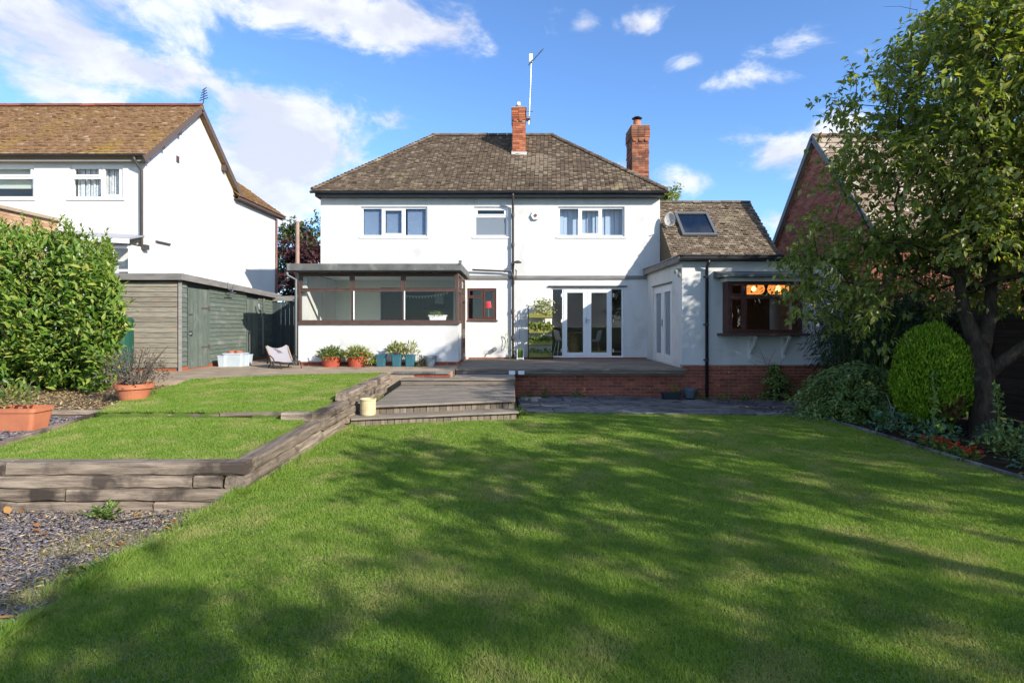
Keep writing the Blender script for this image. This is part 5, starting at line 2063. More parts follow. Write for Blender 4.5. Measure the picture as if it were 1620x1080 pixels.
# range hood and bunting seen through the sunroom
t = thing('range_hood', (-2.62, 20.3, 2.35), 'dark range hood with steel chimney on the far kitchen wall', 'hood')
m1 = MB()
m1.prism([(-3.1, 20.1, 2.34), (-2.14, 20.1, 2.34), (-2.14, 20.69, 2.34), (-3.1, 20.69, 2.34)], (0, 0, .05))
m1.prism([(-3.0, 20.2, 2.39), (-2.24, 20.2, 2.39), (-2.42, 20.4, 2.52), (-2.82, 20.4, 2.52)], (0, .25, 0))
m1.build('canopy', M['darkmetal'], t, fixn=True)
m1 = MB()
m1.box(-2.76, 20.4, 2.52, -2.48, 20.69, 3.04)
m1.build('hood_chimney', M['metal'], t)
t = thing('bunting', (-3.0, 17.7, 2.9), 'string of pale triangular bunting across the kitchen', 'bunting')
pts = [(-4.0 + k * .1, 18.4, 2.86 - .16 * (1 - ((k - 10) / 10.0) ** 2) + .0) for k in range(21)]
m1 = MB()
m1.tube(pts, .006, 5)
m1.build('string', M['upvc'], t)
fmesh = bpy.data.meshes.new('flag')
fmesh.from_pydata([(-.04, 0, 0), (.04, 0, 0), (0, 0, -.09), (-.04, .003, 0), (.04, .003, 0), (0, .003, -.09)], [], [(0, 2, 1), (3, 4, 5), (0, 1, 4, 3), (1, 2, 5, 4), (2, 0, 3, 5)])
fmesh.materials.append(pm('cream_flag', (.75, .72, .6), .8))
for p in pts[1:-1]:
    piece('flag', fmesh, t, (p[0], p[1], p[2] - .004))

# dining furniture behind the doors
wood = pm('oak_table', (.34, .19, .085), .5, c2=(.26, .14, .06), scale=5, stretch=(1, 8, 8))
tx, ty = 2.05, 19.0
t = thing('dining_table', (tx, ty, .78), 'round oak dining table behind the glazed doors', 'table')
m1 = MB()
m1.lathe([(.5, 0), (.52, .01), (.52, .03), (.5, .035)], (tx, ty, 1.49), 32)
m1.build('tabletop', wood, t)
m1 = MB()
m1.lathe([(.27, 0), (.22, .05), (.17, .35), (.2, .705)], (tx, ty, .78), 20)
m1.build('pedestal', wood, t)


def dining_chair(x, y, rz, label, metal):
    t = thing('dining_chair', (x, y, .78), label, 'chair', 'dining chairs behind the doors')
    c_, s_ = math.cos(rz), math.sin(rz)

    def Q(a, b, z):
        return (x + a * c_ - b * s_, y + a * s_ + b * c_, .78 + z)
    m1 = MB()
    vs, fs = [], []
    prof = [(.22, .43), (.15, .455), (0, .44), (-.13, .44), (-.19, .49), (-.22, .60), (-.245, .72), (-.26, .84)]
    nw = 7
    for i, (a, z) in enumerate(prof):
        wd_ = .22 if i < 4 else .22 - .012 * (i - 4)
        for j in range(nw):
            b = -1 + 2 * j / (nw - 1)
            cv = b * b
            vs.append(Q(a + (.10 * cv if i > 3 else 0), b * wd_, z + (.05 * cv if i < 5 else -.04 * cv * (i == 7))))
            vs.append(Q(a + (.10 * cv if i > 3 else 0) + (.02 if i > 3 else 0), b * wd_, z + (.05 * cv if i < 5 else -.04 * cv * (i == 7)) + (.02 if i <= 3 else 0)))
    for i in range(len(prof) - 1):
        for j in range(nw - 1):
            a = (i * nw + j) * 2
            b = a + nw * 2
            fs += [(a, a + 2, b + 2, b), (a + 1, b + 1, b + 3, a + 3)]
    m1.add(vs, fs)
    m1.build('shell_seat', pm('pale_shell', (.62, .62, .60), .5), t, smooth=True)
    for (a, b) in ((.2, .2), (.2, -.2), (-.2, .2), (-.2, -.2)):
        m1 = MB()
        m1.tube([Q(a * .6, b * .6, .44), Q(a, b, 0)], [.016, .011], 8)
        m1.build('leg', M['upvc'] if metal else wood, t, loc=Q(a * .6, b * .6, .44))
    return t


dining_chair(1.60, 18.55, math.radians(15), 'white shell chair with white metal legs at the left of the oak table', True)
dining_chair(2.66, 18.45, math.radians(165), 'pale shell chair with wooden legs at the right of the oak table', False)

# vertical planter rack beside the doors
rx0, rx1, ry = fx(836, 17.05), fx(874, 17.05), 17.02
vp = thing('planter_rack', ((rx0 + rx1) / 2, ry, DKZ), 'tall black rack with four olive green troughs of herbs beside the french doors', 'planter')
for x in (rx0, rx1):
    m1 = MB()
    m1.tube([(x, ry, DKZ), (x, ry, 2.34)], .014, 6)
    m1.tube([(x, ry + .2, DKZ), (x, ry + .06, 2.34)], .012, 6)
    m1.build('rack_post', M['darkmetal'], vp)
m1 = MB()
m1.tube([(rx0, ry, 2.33), (rx1, ry, 2.33)], .012, 6)
m1.build('rack_rail', M['darkmetal'], vp)
olive = pm('olive_plastic', (.27, .26, .06), .45, c2=(.22, .21, .05), scale=5)
for k, z in enumerate((.80, 1.16, 1.52, 1.97)):
    m1 = MB()
    zz = z
    pr = [(0, .02), (.03, 0), (.13, 0), (.16, .02), (.17, .15), (.155, .16), (.015, .16), (-.01, .15)]
    m1.prism([(rx0 + .012, ry - .10 + a, zz + b) for a, b in pr], (rx1 - rx0 - .024, 0, 0))
    tr = m1.build('trough', olive, vp, fixn=True, bevel=.006)
    c = ((rx0 + rx1) / 2, ry - .01, zz + .17)
    rg = np.random.default_rng(70 + k)
    n = [110, 320, 620, 380][k]
    P = np.array(c) + np.stack([rg.uniform(-.33, .33, n), rg.uniform(-.13, .10, n), rg.random(n) ** 1.4 * [.10, .12, .16, .42][k] - .03], 1)
    if k == 3:
        P[:, 0] = c[0] + .1 + rg.normal(size=n) * .15
    foliage('foliage', [M['herb'], M['herb'], M['lime'], M['variegated']][k], vp, P, unit(rdir(rg, n) + [0, -.3, .4]), unit(rdir(rg, n) + [0, -1, 1]), rg.uniform(.06, .12, n), rg.uniform(.035, .06, n), T4, rg)
# small potted cactus in a white stand
cx, cy = fx(823, 17.0), 16.95
t = thing('potted_plant', (cx, cy, DKZ), 'small striped green pot in a white stand beside the downpipe', 'potted plant')
m1 = MB()
for (a, b) in ((-.09, -.09), (.09, -.09), (-.09, .09), (.09, .09)):
    m1.box(cx + a - .012, cy + b - .012, DKZ, cx + a + .012, cy + b + .012, DKZ + .30)
m1.box(cx - .10, cy - .10, DKZ + .02, cx + .10, cy + .10, DKZ + .04)
m1.build('stand', M['upvc'], t)
m1 = MB()
m1.lathe([(.06, 0), (.085, .12), (.08, .26), (.07, .265)], (cx, cy, DKZ + .04), 10)
m1.build('pot', pm('green_pot', (.16, .24, .03), .5, c2=(.09, .15, .02), scale=30, stretch=(1, 1, .1)), t)
m1 = MB()
m1.tube([(cx - .02, cy, DKZ + .3), (cx - .02, cy, DKZ + .42)], [.012, .006], 6)
m1.build('stem', M['herb'], t)
# hanging hook on the wall and watering hose
m1 = MB()
hx = fx(822, 17.2)
m1.tube([(hx, 17.2, .80), (hx, 17.2, 1.95), (hx - .05, 17.2, 2.05), (hx - .13, 17.2, 2.08), (hx - .22, 17.2, 2.02)], .009, 6)
m1.tube([(hx, 17.2, 1.98), (hx + .2, 17.2, 2.02)], .007, 6)
o = m1.build('plant_hook', pm('grey_hook', (.25, .26, .27), .5), None, loc=(hx, 17.2, .8))
tag(o, 'thin grey shepherd hook against the white wall between downpipe and rack', 'hook')
m1 = MB()
hx = fx(801.5, 17.2)
pts = [(hx + .05 * math.sin(a), 17.2 - .03 * math.cos(a * 2), 1.3 + .22 * math.cos(a)) for a in np.linspace(0, 6.3, 24)]
m1.tube(pts, .01, 6)
o = m1.build('garden_hose', pm('yellow_hose', (.42, .42, .18), .5), None, loc=(hx, 17.2, 1.1))
tag(o, 'pale coiled hose hanging on the wall left of the downpipe', 'hose')
pts = [(dx + .12 * math.cos(a) - .02, 17.0 + .02 * math.sin(3 * a), DKZ + .14 + .13 * math.sin(a)) for a in np.linspace(0, 12.5, 40)]
m1 = MB()
m1.tube(pts, .012, 6)
o = m1.build('garden_hose', pm('green_hose', (.10, .14, .04), .5), None, loc=(dx, 17.0, DKZ))
tag(o, 'green coiled hose lying at the foot of the tall downpipe', 'hose')

# fixtures on the wall
ax, az = fx(847, 17.25), fz(341, 17.25)
t = thing('alarm_box', (ax, FY, az), 'round white alarm sounder on the upper wall by the right window', 'alarm')
m1 = MB()
vs = [(ax + .145 * math.cos(a), FY, az + .145 * math.sin(a)) for a in np.linspace(0, 2 * math.pi, 7)[:-1]]
m1.prism(vs, (0, -.07, 0))
m1.build('case', M['upvc'], t, bevel=.015, fixn=True)
m1 = MB()
m1.prism([(ax + .05 * math.cos(a), FY - .071, az + .05 * math.sin(a)) for a in np.linspace(0, 2 * math.pi, 13)[:-1]], (0, -.015, 0))
m1.build('lamp_lens', pm('brown_lens', (.16, .07, .05), .4), t, fixn=True)
m1 = MB()
lx, lz = fx(818, 17.1), fz(416, 17.1)
t = thing('flood_light', (lx, 17.15, lz), 'small dark flood light on an arm beside the tall downpipe', 'light')
m1.lathe([(.02, -.02), (.11, -.01), (.12, .02), (.06, .06), (.02, .07)], (lx + .02, 17.05, lz), 14, squash=.8)
m1.build('lamp_head', M['greyblack'], t)
m1 = MB()
m1.tube([(lx - .12, 17.22, lz + .04), (lx, 17.1, lz + .04)], .02, 6)
m1.build('arm', M['greyblack'], t)
vx, vz = fx(783, 17.2), fz(552, 17.2)
t = thing('flue_outlet', (vx, FY, vz), 'small grey boiler flue outlet low on the white wall', 'flue')
m1 = MB()
m1.tube([(vx, FY, vz), (vx, FY - .14, vz)], .06, 14)
m1.build('flue', pm('grey_flue', (.22, .22, .22), .5), t)
m1 = MB()
m1.tube([(vx - .02, FY - .1, vz - .04), (vx - .16, FY - .1, vz - .08), (vx - .2, FY - .1, vz - .16)], .018, 6)
m1.build('drain', pm('grey_drain2', (.22, .22, .22), .5), t)
# satellite dish on the corner
sx0 = (4.56, 17.2, 4.92)
t = thing('satellite_dish', sx0, 'oval grey satellite dish at the right corner of the white house', 'satellite dish')
m1 = MB()
prof = [(.01, -.05), (.10, -.043), (.19, -.015), (.235, .01), (.235, .014), (.19, -.010), (.10, -.037), (.01, -.044)]
Rm = Matrix.Rotation(math.radians(78), 3, 'X') @ Matrix.Rotation(math.radians(-25), 3, 'Y')
tmp = MB()
tmp.lathe(prof, (0, 0, 0), 24)
vs = [Vector((4.72, 17.05, 4.93)) + Rm @ Vector((p[0] * .72, p[1], p[2])) for p in tmp.v]
m1.add(vs, tmp.f)
m1.build('dish', pm('grey_dish', (.45, .42, .38), .6), t, fixn=True, smooth=True)
m1 = MB()
m1.tube([(4.5, 17.4, 4.85), (4.62, 17.2, 4.85), (4.7, 17.1, 4.9)], .02, 6)
m1.tube([(4.72, 17.05, 4.75), (4.74, 16.8, 4.85)], .012, 6)
m1.build('arm', M['metal'], t)
# tv aerial
t = thing('tv_aerial', (fx(836, 19.3), 19.3, 8.3), 'tall thin tv aerial on a mast strapped to the central chimney', 'aerial')
mx_ = fx(838, 19.3)
m1 = MB()
ztop = fz(92, 19.3)
m1.tube([(mx_ - .03, 19.3, 8.55), (mx_, 19.3, 9.2), (mx_ + .06, 19.3, ztop)], .014, 8)
m1.build('mast', M['metal'], t)
m1 = MB()
a, b = Vector((fx(836, 19.3), 19.3, fz(104, 19.3))), Vector((fx(859, 19.3), 19.0, fz(84, 19.3)))
m1.tube([a, b], .013, 6)
m1.build('boom', M['metal'], t)
for k in range(11):
    p = a.lerp(b, .1 + k * .085)
    m1 = MB()
    m1.tube([p + Vector((-.05, -.1, -.06)), p + Vector((.05, .1, .06))], .008, 5)
    m1.build('element', M['metal'], t, loc=p)
m1 = MB()
m1.box(mx_ - .02, 19.25, fz(100, 19.3), mx_ + .10, 19.35, fz(93, 19.3) + .15)
m1.build('balun', M['upvc'], t, bevel=.01)
m1 = MB()
m1.tube([(mx_ - .1, 19.3, 9.0), (mx_ + .12, 19.3, 9.0)], .012, 6)
m1.box(.44, 19.15, 8.72, mx_ + .02, 19.45, 8.80)
m1.build('bracket', M['metal'], t)
# little aerial on the neighbour's ridge
nx0 = fx(322, 16.9)
t = thing('tv_aerial', (nx0, 16.9, 8.3), 'small dark aerial above the gable of the neighbouring house', 'aerial')
m1 = MB()
m1.tube([(nx0 - .1, 16.9, 8.15), (nx0, 16.9, 8.4), (nx0 + .02, 16.9, fz(140, 16.9))], .014, 6)
m1.build('mast', M['darkmetal'], t)
for k in range(5):
    m1 = MB()
    z = fz(158 - k * 4, 16.9)
    m1.tube([(nx0 - .12 + .02 * k, 16.9, z - .03), (nx0 + .13 - .01 * k, 16.9, z + .06)], .012, 5)
    m1.build('element', M['darkmetal'], t, loc=(nx0, 16.9, z))
# pendant lamps in the bay
lampm = emit_mat('lit_wicker', (1.0, .33, .07), .55)
for (px, lab) in ((1193, 'glowing orange wicker globe lamp, left of the two in the bay window'), (1231, 'glowing orange wicker globe lamp, right of the two in the bay window')):
    x, z = fx(px, 14.7), fz(457, 14.7)
    t = thing('pendant_lamp', (x, 14.7, z), lab, 'lamp', 'lamps in the bay window')
    m1 = MB()
    for k in range(16):
        a = random.uniform(0, 3.14)
        tilt = random.uniform(-.9, .9)
        pts = []
        for q in np.linspace(0, 6.283, 15):
            v = Vector((math.cos(q) * .25, 0, math.sin(q) * .19))
            v = Matrix.Rotation(a, 3, 'Z') @ (Matrix.Rotation(tilt, 3, 'X') @ v)
            pts.append((x + v.x, 14.7 + v.y, z + v.z))
        m1.tube(pts, .011, 4, cap=False)
    m1.build('wicker_shade', lampm, t)
    m1 = MB()
    m1.tube([(x, 14.7, z + .2), (x, 14.7, 3.18)], .006, 5)
    m1.build('flex', M['black'], t)
    m1 = MB()
    m1.lathe([(.01, -.07), (.06, -.04), (.07, 0), (.05, .05), (.02, .09)], (x, 14.7, z), 10)
    m1.build('bulb', emit_mat('bulb', (1.0, .6, .25), 1.6), t)
# camera / light on the extension corner
t = thing('security_light', (4.05, 13.9, 3.1), 'small grey security light on the corner of the extension', 'light')
m1 = MB()
m1.box(4.0, 13.85, 3.1, 4.11, 13.95, 3.16)
m1.lathe([(.03, -.06), (.05, 0), (.04, .05)], (3.98, 13.82, 3.08), 10)
m1.lathe([(.03, -.05), (.045, 0), (.03, .04)], (4.04, 13.72, 2.99), 10)
m1.build('lamp_head', pm('grey_light', (.22, .24, .22), .5), t)
# dark trough and bowl at the brick base
o = tub('dark_trough', (fx(1062, 13.4), 13.4, .055), .44, .2, .15, .92, pm('dark_green_plastic', (.02, .03, .035), .5), '', '')
tag(o, 'low dark green trough on the patio against the brick base', 'planter')
t = pot_round('bowl_pot', pm('blue_grey_pot', (.10, .13, .16), .4), None, (fx(1091, 13.5), 13.5, .06), .17, .22, taper=.7)
tag(t, 'dark blue grey bowl pot beside the black downpipe at the brick base', 'pot')
# green water butt
mb = MB()
mb.lathe([(.24, 0), (.27, .3), (.275, .8), (.26, 1.15), (.28, 1.16), (.28, 1.20), (.24, 1.25), (.02, 1.27)], (-8.5, 12.3, .70), 22)
o = mb.build('water_butt', pm('green_plastic', (.012, .075, .05), .5), None, loc=(-8.5, 12.3, .70))
tag(o, 'dark green plastic water butt between the hedge and the shed end wall', 'water butt')
# pole behind
m1 = MB()
m1.tube([(-9.05, 24, -.2), (-9.05, 24, 6.1)], [.10, .075], 10)
o = m1.build('wooden_pole', pm('pole_wood', (.42, .28, .22), .9, c2=(.3, .2, .15), scale=3), None, loc=(-9.05, 24, 0))
tag(o, 'thin pinkish brown pole standing behind the sunroom roof', 'pole')

# ------------------------------------------------------------------ laurel hedge
rg = np.random.default_rng(11)
hb = np.array([-8.4, 10.7, .6])
hedge = thing('laurel_hedge', tuple(hb), 'tall glossy green laurel hedge at the left edge of the garden', 'hedge')


def hedge_top(x):
    return np.interp(x, [-11.5, -9.6, -8.6, -7.9, -7.2, -6.7], [3.45, 3.50, 3.42, 3.32, 2.80, 2.25]) + .10 * np.sin(6.1 * x) + .07 * np.sin(13.7 * x + 1)


def hedge_right(z):
    return np.interp(z, [.6, 1.0, 1.8, 2.6, 3.3], [-7.35, -6.95, -6.72, -6.80, -7.3])


n = 13000
u = rg.random(n)
face = rg.choice(3, n, p=[.62, .16, .22])
P = np.zeros((n, 3))
Nn = np.zeros((n, 3))
for i in range(n):
    dpt = abs(rg.normal()) * .2
    if face[i] == 0:          # front
        x = rg.uniform(-11.5, -6.8)
        z = .66 + rg.random() ** .85 * (hedge_top(x) - .66)
        y = 9.85 + .22 * math.sin(2.2 * x) * math.sin(2.6 * z) + .16 * math.sin(6 * x + 2 * z) + .09 * math.sin(13 * x + 1.5) * math.sin(11 * z) + dpt - .25 * math.sin(math.pi * (z - .6) / 3)
        P[i] = (min(x, hedge_right(z) + .04), y, z)
        Nn[i] = (.15, -1, .35)
    elif face[i] == 1:        # top
        x = rg.uniform(-11.5, -6.8)
        y = rg.uniform(9.8, 11.6)
        x = min(x, -6.9 - .75 * (y - 9.8))
        P[i] = (x, y, hedge_top(x) - dpt + .05 * math.sin(5 * y))
        Nn[i] = (0, -.3, 1)
    else:                     # right end
        z = .66 + rg.random() * 2.6
        y = rg.uniform(9.8, 11.6)
        P[i] = (hedge_right(z) - dpt + .10 * math.sin(5 * z + 3 * y) - .75 * (y - 9.8), y, min(z, hedge_top(hedge_right(z))))
        Nn[i] = (1, -.3, .3)
Nn = unit(Nn)
D = unit(.8 * Nn + rdir(rg, n) * .9 + np.array([0, 0, .45]))
LN = unit(np.array([0.35, -.45, .8]) + .55 * rdir(rg, n) + .3 * Nn)
big = .055 + .115 * rg.random(n) ** .8
foliage('foliage', M['laurel'], hedge, P, D, LN, big, big * rg.uniform(.32, .42, n), T8, rg)
# upright shoots along the top and face
segs = []
sp, sdd, sn, sl = [], [], [], []
for k in range(150):
    x = rg.uniform(-11.3, -6.75)
    if k < 80:
        yb_ = rg.uniform(9.75, 10.9)
        x = min(x, -6.85 - .75 * (yb_ - 9.8))
        b = np.array([x, yb_, hedge_top(x) - .12])
        d = unit(np.array([rg.normal() * .2, -.12 + rg.normal() * .15, 1.0]))
        h = rg.uniform(.25, .48)
    else:
        z = rg.uniform(1.0, hedge_top(x) - .2)
        b = np.array([min(x, hedge_right(z)), 9.75, z])
        d = unit(np.array([rg.normal() * .3 + .15, -.75, .8]))
        h = rg.uniform(.18, .34)
    segs.append(([tuple(b), tuple(b + d * h)], [.006, .003]))
    m = int(h / .028)
    for q in range(m):
        t_ = .25 + .8 * q / m
        a = q * 2.4
        side = unit(np.cross(d, [math.cos(a), math.sin(a), .2]))
        sp.append(b + d * h * t_)
        sdd.append(unit(side * (1.15 - .6 * t_) + d * (.35 + .6 * t_)))
        sn.append(unit(d + .2 * rg.normal(size=3)))
        sl.append(.12 * (1.15 - .45 * t_))
sl = np.array(sl)
sn = np.array(sn)
sdd = np.array(sdd)
sp = np.array(sp)
stems('shoot', M['herb'], hedge, segs, 5, kind='stuff')
rn = np.clip(.55 + .3 * rg.random(len(sl)), 0, 1)
foliage('shoot_foliage', M['laurel'], hedge, sp, sdd, sn, sl, sl * .36, T8, rg, rnd=rn)
# the largest single leaves, on the near face
m = 260
x = rg.uniform(-9.6, -6.8, m)
z = rg.uniform(.9, 3.2, m)
PP = np.stack([np.minimum(x, [hedge_right(q) for q in z]), 9.55 + .1 * rg.random(m), z], 1)
leaf_parts(M['laurel'], hedge, PP, unit(rdir(rg, m) * .7 + [.1, -.55, .4]), unit(np.array([.35, -.5, .8]) + .4 * rdir(rg, m)), rg.uniform(.12, .17, m), rg.uniform(.042, .058, m), T8, rg)
segs = []
for k in range(40):
    x = rg.uniform(-11, -8.3)
    b = np.array([x, rg.uniform(10.2, 11.0), .5])
    e = np.array([x + rg.normal() * .2, rg.uniform(10, 11.0), rg.uniform(2, 3.0)])
    segs.append(([tuple(b), tuple((b + e) / 2 + rg.normal(size=3) * .12), tuple(e)], [.035, .025, .012]))
stems('stem', M['bark'], hedge, segs, 6, kind='stuff')
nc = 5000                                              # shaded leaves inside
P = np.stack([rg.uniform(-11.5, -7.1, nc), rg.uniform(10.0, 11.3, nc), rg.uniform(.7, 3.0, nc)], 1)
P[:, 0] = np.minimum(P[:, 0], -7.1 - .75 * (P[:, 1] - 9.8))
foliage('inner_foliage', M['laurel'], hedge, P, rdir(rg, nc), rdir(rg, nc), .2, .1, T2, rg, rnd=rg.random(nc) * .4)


# ------------------------------------------------------------------ trees
def grow(rng, trunk, targets, step=.28, sag=.10, r_tip=.006, pw=.47, rmax=None):
    """trunk: list of (x, y, z); grows a branch to every target, nearest first"""
    pos = [np.array(p, float) for p in trunk]
    par = [-1] + list(range(len(trunk) - 1))
    start = max(len(trunk) // 2, len(trunk) - 2)
    order = np.argsort(np.linalg.norm(targets - pos[-1], axis=1))
    tips = []
    for ti in order:
        T = targets[ti]
        A = np.array(pos)
        dd = np.linalg.norm(A - T, axis=1) + 2.0 * np.maximum(0, A[:, 2] - T[2] + .15)
        dd[:start] += 50
        j = int(np.argmin(dd))
        a = A[j]
        dirn = T - a
        L_ = np.linalg.norm(dirn)
        m = max(1, int(L_ / step))
        bow = rng.normal(size=3) * .07 * L_ + np.array([0, 0, sag * L_])
        last = j
        for k in range(1, m + 1):
            t = k / m
            p = a + dirn * t + bow * math.sin(math.pi * t) + rng.normal(size=3) * .018 * (k < m)
            pos.append(p)
            par.append(last)
            last = len(pos) - 1
        tips.append(last)
    w = np.zeros(len(pos))
    for t in tips:
        k = t
        while k >= 0:
            w[k] += 1
            k = par[k]
    r = r_tip * np.maximum(w, 1) ** pw
    if rmax is not None:
        for k in range(len(trunk)):
            r[k] = rmax[k]
        for k in range(len(trunk), len(pos)):
            r[k] = min(r[k], r[par[k]] * .93)
    return np.array(pos), np.array(par), r, tips


def limb_mesh(name, mat, parent, pos, par, r, n=6, rmin=0):
    mb = MB()
    ch = {}
    for k, p in enumerate(par):
        ch.setdefault(int(p), []).append(k)
    stack = [0]
    seen = set()
    starts = [(0, None)]
    while starts:                                      # follow each limb to its end as one tube
        k, pre = starts.pop()
        chain = [] if pre is None else [pre]
        cur = k
        while True:
            chain.append(cur)
            c = ch.get(cur, [])
            if not c:
                break
            c = sorted(c, key=lambda q: -r[q])
            for q in c[1:]:
                starts.append((q, cur))
            cur = c[0]
        if len(chain) > 1:
            rr = [float(r[q]) for q in chain]
            if pre is not None:
                rr[0] = min(rr[0], rr[1] * 1.15)
            sides = 10 if max(rr) > .05 else (6 if max(rr) > .015 else 4)
            mb.tube([pos[q] for q in chain], rr, sides, cap=False)
    return mb.build(name, mat, parent, smooth=True)


def crown_points(rng, ells, n):
    vol = np.array([e[3] * e[4] * e[5] for e in ells])
    k = rng.choice(len(ells), n, p=vol / vol.sum())
    E = np.array(ells)[k]
    d = rdir(rng, n) * (rng.random(n) ** .42)[:, None]
    return E[:, :3] + d * E[:, 3:6]


def make_tree(name, loc, label, cat, trunk, rmax, ells, ntar, seed, mat, twigs=7, per=13, L=.095, W=.05, tl=(.25, .6), droop=.45, tpl=T4, group=None, parts=0, keep=None, limbs=True):
    rng = np.random.default_rng(seed)
    t = thing(name, loc, label, cat, group)
    tar = crown_points(rng, ells, ntar)
    if keep is not None:
        tar = tar[[bool(keep(p)) for p in tar]]
    pos, par, r, tips = grow(rng, trunk, tar, rmax=rmax, r_tip=.0048)
    limb_mesh('trunk', M['bark'], t, pos, par, r)
    tp = pos[tips]
    nt = len(tp)
    pd = unit(tp - pos[par[tips]])
    B = np.repeat(tp, twigs, 0) + rng.normal(size=(nt * twigs, 3)) * .10
    TD = unit(np.repeat(pd, twigs, 0) * .5 + rdir(rng, nt * twigs) * .9 + np.array([0, 0, -.15]))
    TL = rng.uniform(tl[0], tl[1], nt * twigs)
    if True:                                            # thin twigs
        tw = MB()
        step = max(1, int(len(B) / 1400))
        for i in range(0, len(B), step):
            e = B[i] + TD[i] * TL[i] + np.array([0, 0, -droop * .35 * TL[i]])
            tw.tube([B[i], (B[i] + e) / 2 + np.array([0, 0, .03]), e], [.004, .003, .0018], 3, cap=False)
        tw.build('twigs', M['twig'], t, kind='stuff')
    nl = len(B) * per
    s = rng.random(nl)
    Bi = np.repeat(np.arange(len(B)), per)
    P = B[Bi] + TD[Bi] * (TL[Bi] * s)[:, None] + np.array([0, 0, -1]) * (droop * .35 * TL[Bi] * s * s)[:, None] + rng.normal(size=(nl, 3)) * .02
    side = unit(np.cross(TD[Bi], rdir(rng, nl)))
    D = unit(TD[Bi] * .5 + side * .8 + np.array([0, 0, -droop]))
    Nn = unit(np.array([0.25, -.25, 1.0]) + .6 * rdir(rng, nl))
    sz = rng.uniform(.65, 1.25, nl)
    rn = np.clip(rng.beta(2, 2.4, nl), 0, 1)
    if keep is not None:
        ok = np.array([bool(keep(p)) for p in P])
        P, D, Nn, sz, rn, nl = P[ok], D[ok], Nn[ok], sz[ok], rn[ok], int(ok.sum())
    if parts:
        ql = np.argsort(np.linalg.norm(P - np.array([0, 0, EYE]), axis=1))
        inview = [i for i in ql if abs(P[i, 0] / max(P[i, 1], .1)) < .89 and P[i, 1] > 1 and (P[i, 2] - EYE) / P[i, 1] < .56][:parts]
        mk = np.zeros(nl, bool)
        mk[inview] = True
        leaf_parts(mat, t, P[mk], D[mk], Nn[mk], L * sz[mk], W * sz[mk], tpl, rng)
        P, D, Nn, sz, rn = P[~mk], D[~mk], Nn[~mk], sz[~mk], rn[~mk]
    foliage('crown', mat, t, P, D, Nn, L * sz, W * sz, tpl, rng, rnd=rn)
    return t


# the big garden tree on the right
trunk = [(6.86, 8.25, .12), (6.84, 8.25, .5), (6.82, 8.26, .95), (6.80, 8.27, 1.30), (6.72, 8.28, 1.62), (6.60, 8.3, 2.0), (6.52, 8.3, 2.5), (6.55, 8.28, 3.1)]
rm = [.22, .18, .165, .16, .11, .085, .07, .055]
ells = [(7.7, 8.2, 5.0, 2.1, 2.0, 2.3), (6.3, 8.4, 4.6, 1.5, 1.5, 1.9), (5.3, 9.0, 2.55, .95, 1.0, .95), (8.6, 8.4, 3.4, 1.8, 1.6, 1.9), (6.6, 8.4, 6.1, 1.2, 1.3, 1.2), (5.1, 8.8, 4.3, .5, .6, .5), (7.4, 9.3, 2.8, 1.5, .9, .9), (7.2, 7.9, 6.3, 1.6, 1.3, 1.3), (5.4, 8.9, 2.4, .8, .8, .8), (4.85, 9.2, 2.7, .6, .6, .85), (6.7, 7.7, 3.7, 1.2, .9, 1.2), (7.6, 7.4, 3.0, 1.0, .7, .8), (5.6, 8.7, 4.5, .75, .7, .75), (6.2, 8.6, 2.8, 1.2, .7, .8), (7.2, 8.0, 2.9, 1.2, .6, .7)]


def tree_keep(p):
    # the sun still reaches the upper house front over this crown
    return p[2] < 5.9 + .55 * (p[0] - 5.6) + .25 and not (p[2] < 1.95 and p[0] > 5.9) and p[2] > 1.35


make_tree('garden_tree', (6.86, 8.25, .15), 'large leafy tree with forked dark trunk overhanging the lawn on the right', 'tree', trunk, rm, ells, 760, 21, M['cherry'], twigs=7, per=10, L=.118, W=.058, parts=240, keep=tree_keep)
# the second limb low to the right
mb = MB()
mb.tube([(6.82, 8.26, 1.05), (7.1, 8.2, 1.30), (7.45, 8.1, 1.62), (7.9, 8.0, 1.9), (8.4, 7.95, 2.6)], [.11, .09, .075, .065, .04], 10)
mb.tube([(6.80, 8.27, 1.30), (6.95, 8.3, 1.8), (7.05, 8.35, 2.5), (7.2, 8.4, 3.6)], [.11, .085, .07, .04], 10)
lm = mb.build('limb', M['bark'], bpy.data.objects['garden_tree'], smooth=True)

# dark bamboo thicket behind
rg = np.random.default_rng(31)
bam = thing('bamboo_clump', (7.7, 11.6, .2), 'dense dark bamboo thicket with long narrow leaves behind the rounded conifer', 'bamboo')
segs = []
bp_, bd_, bn_ = [], [], []
for k in range(340):
    x0, y0 = rg.uniform(6.9, 10.8), rg.uniform(10.9, 12.9)
    h = rg.uniform(1.9, 3.3)
    lean = np.array([rg.normal() * .35 - (.35 if x0 < 7.2 else 0), rg.normal() * .3 - .25, 0])
    pts = [np.array([x0, y0, .1]) + lean * (q ** 2) + np.array([0, 0, h * q * (1 - .12 * q * q)]) for q in (0, .35, .7, 1.0)]
    segs.append(([tuple(p) for p in pts], [.011, .010, .007, .003]))
    for q in range(70):
        s = rg.uniform(.28, 1.0)
        b = pts[0] + lean * s ** 2 + np.array([0, 0, h * s * (1 - .12 * s * s)])
        a = rg.uniform(0, 6.28)
        o_ = np.array([math.cos(a), math.sin(a), -.15]) * rg.uniform(.05, .42)
        bp_.append(b + o_)
        bd_.append(np.array([math.cos(a), math.sin(a), -.75 + rg.normal() * .35]))
        bn_.append(np.array([0, 0, 1]) + rg.normal(size=3) * .4)
stems('cane', M['herb'], bam, segs, 5, kind='stuff')
bl_ = rg.uniform(.11, .21, len(bp_))
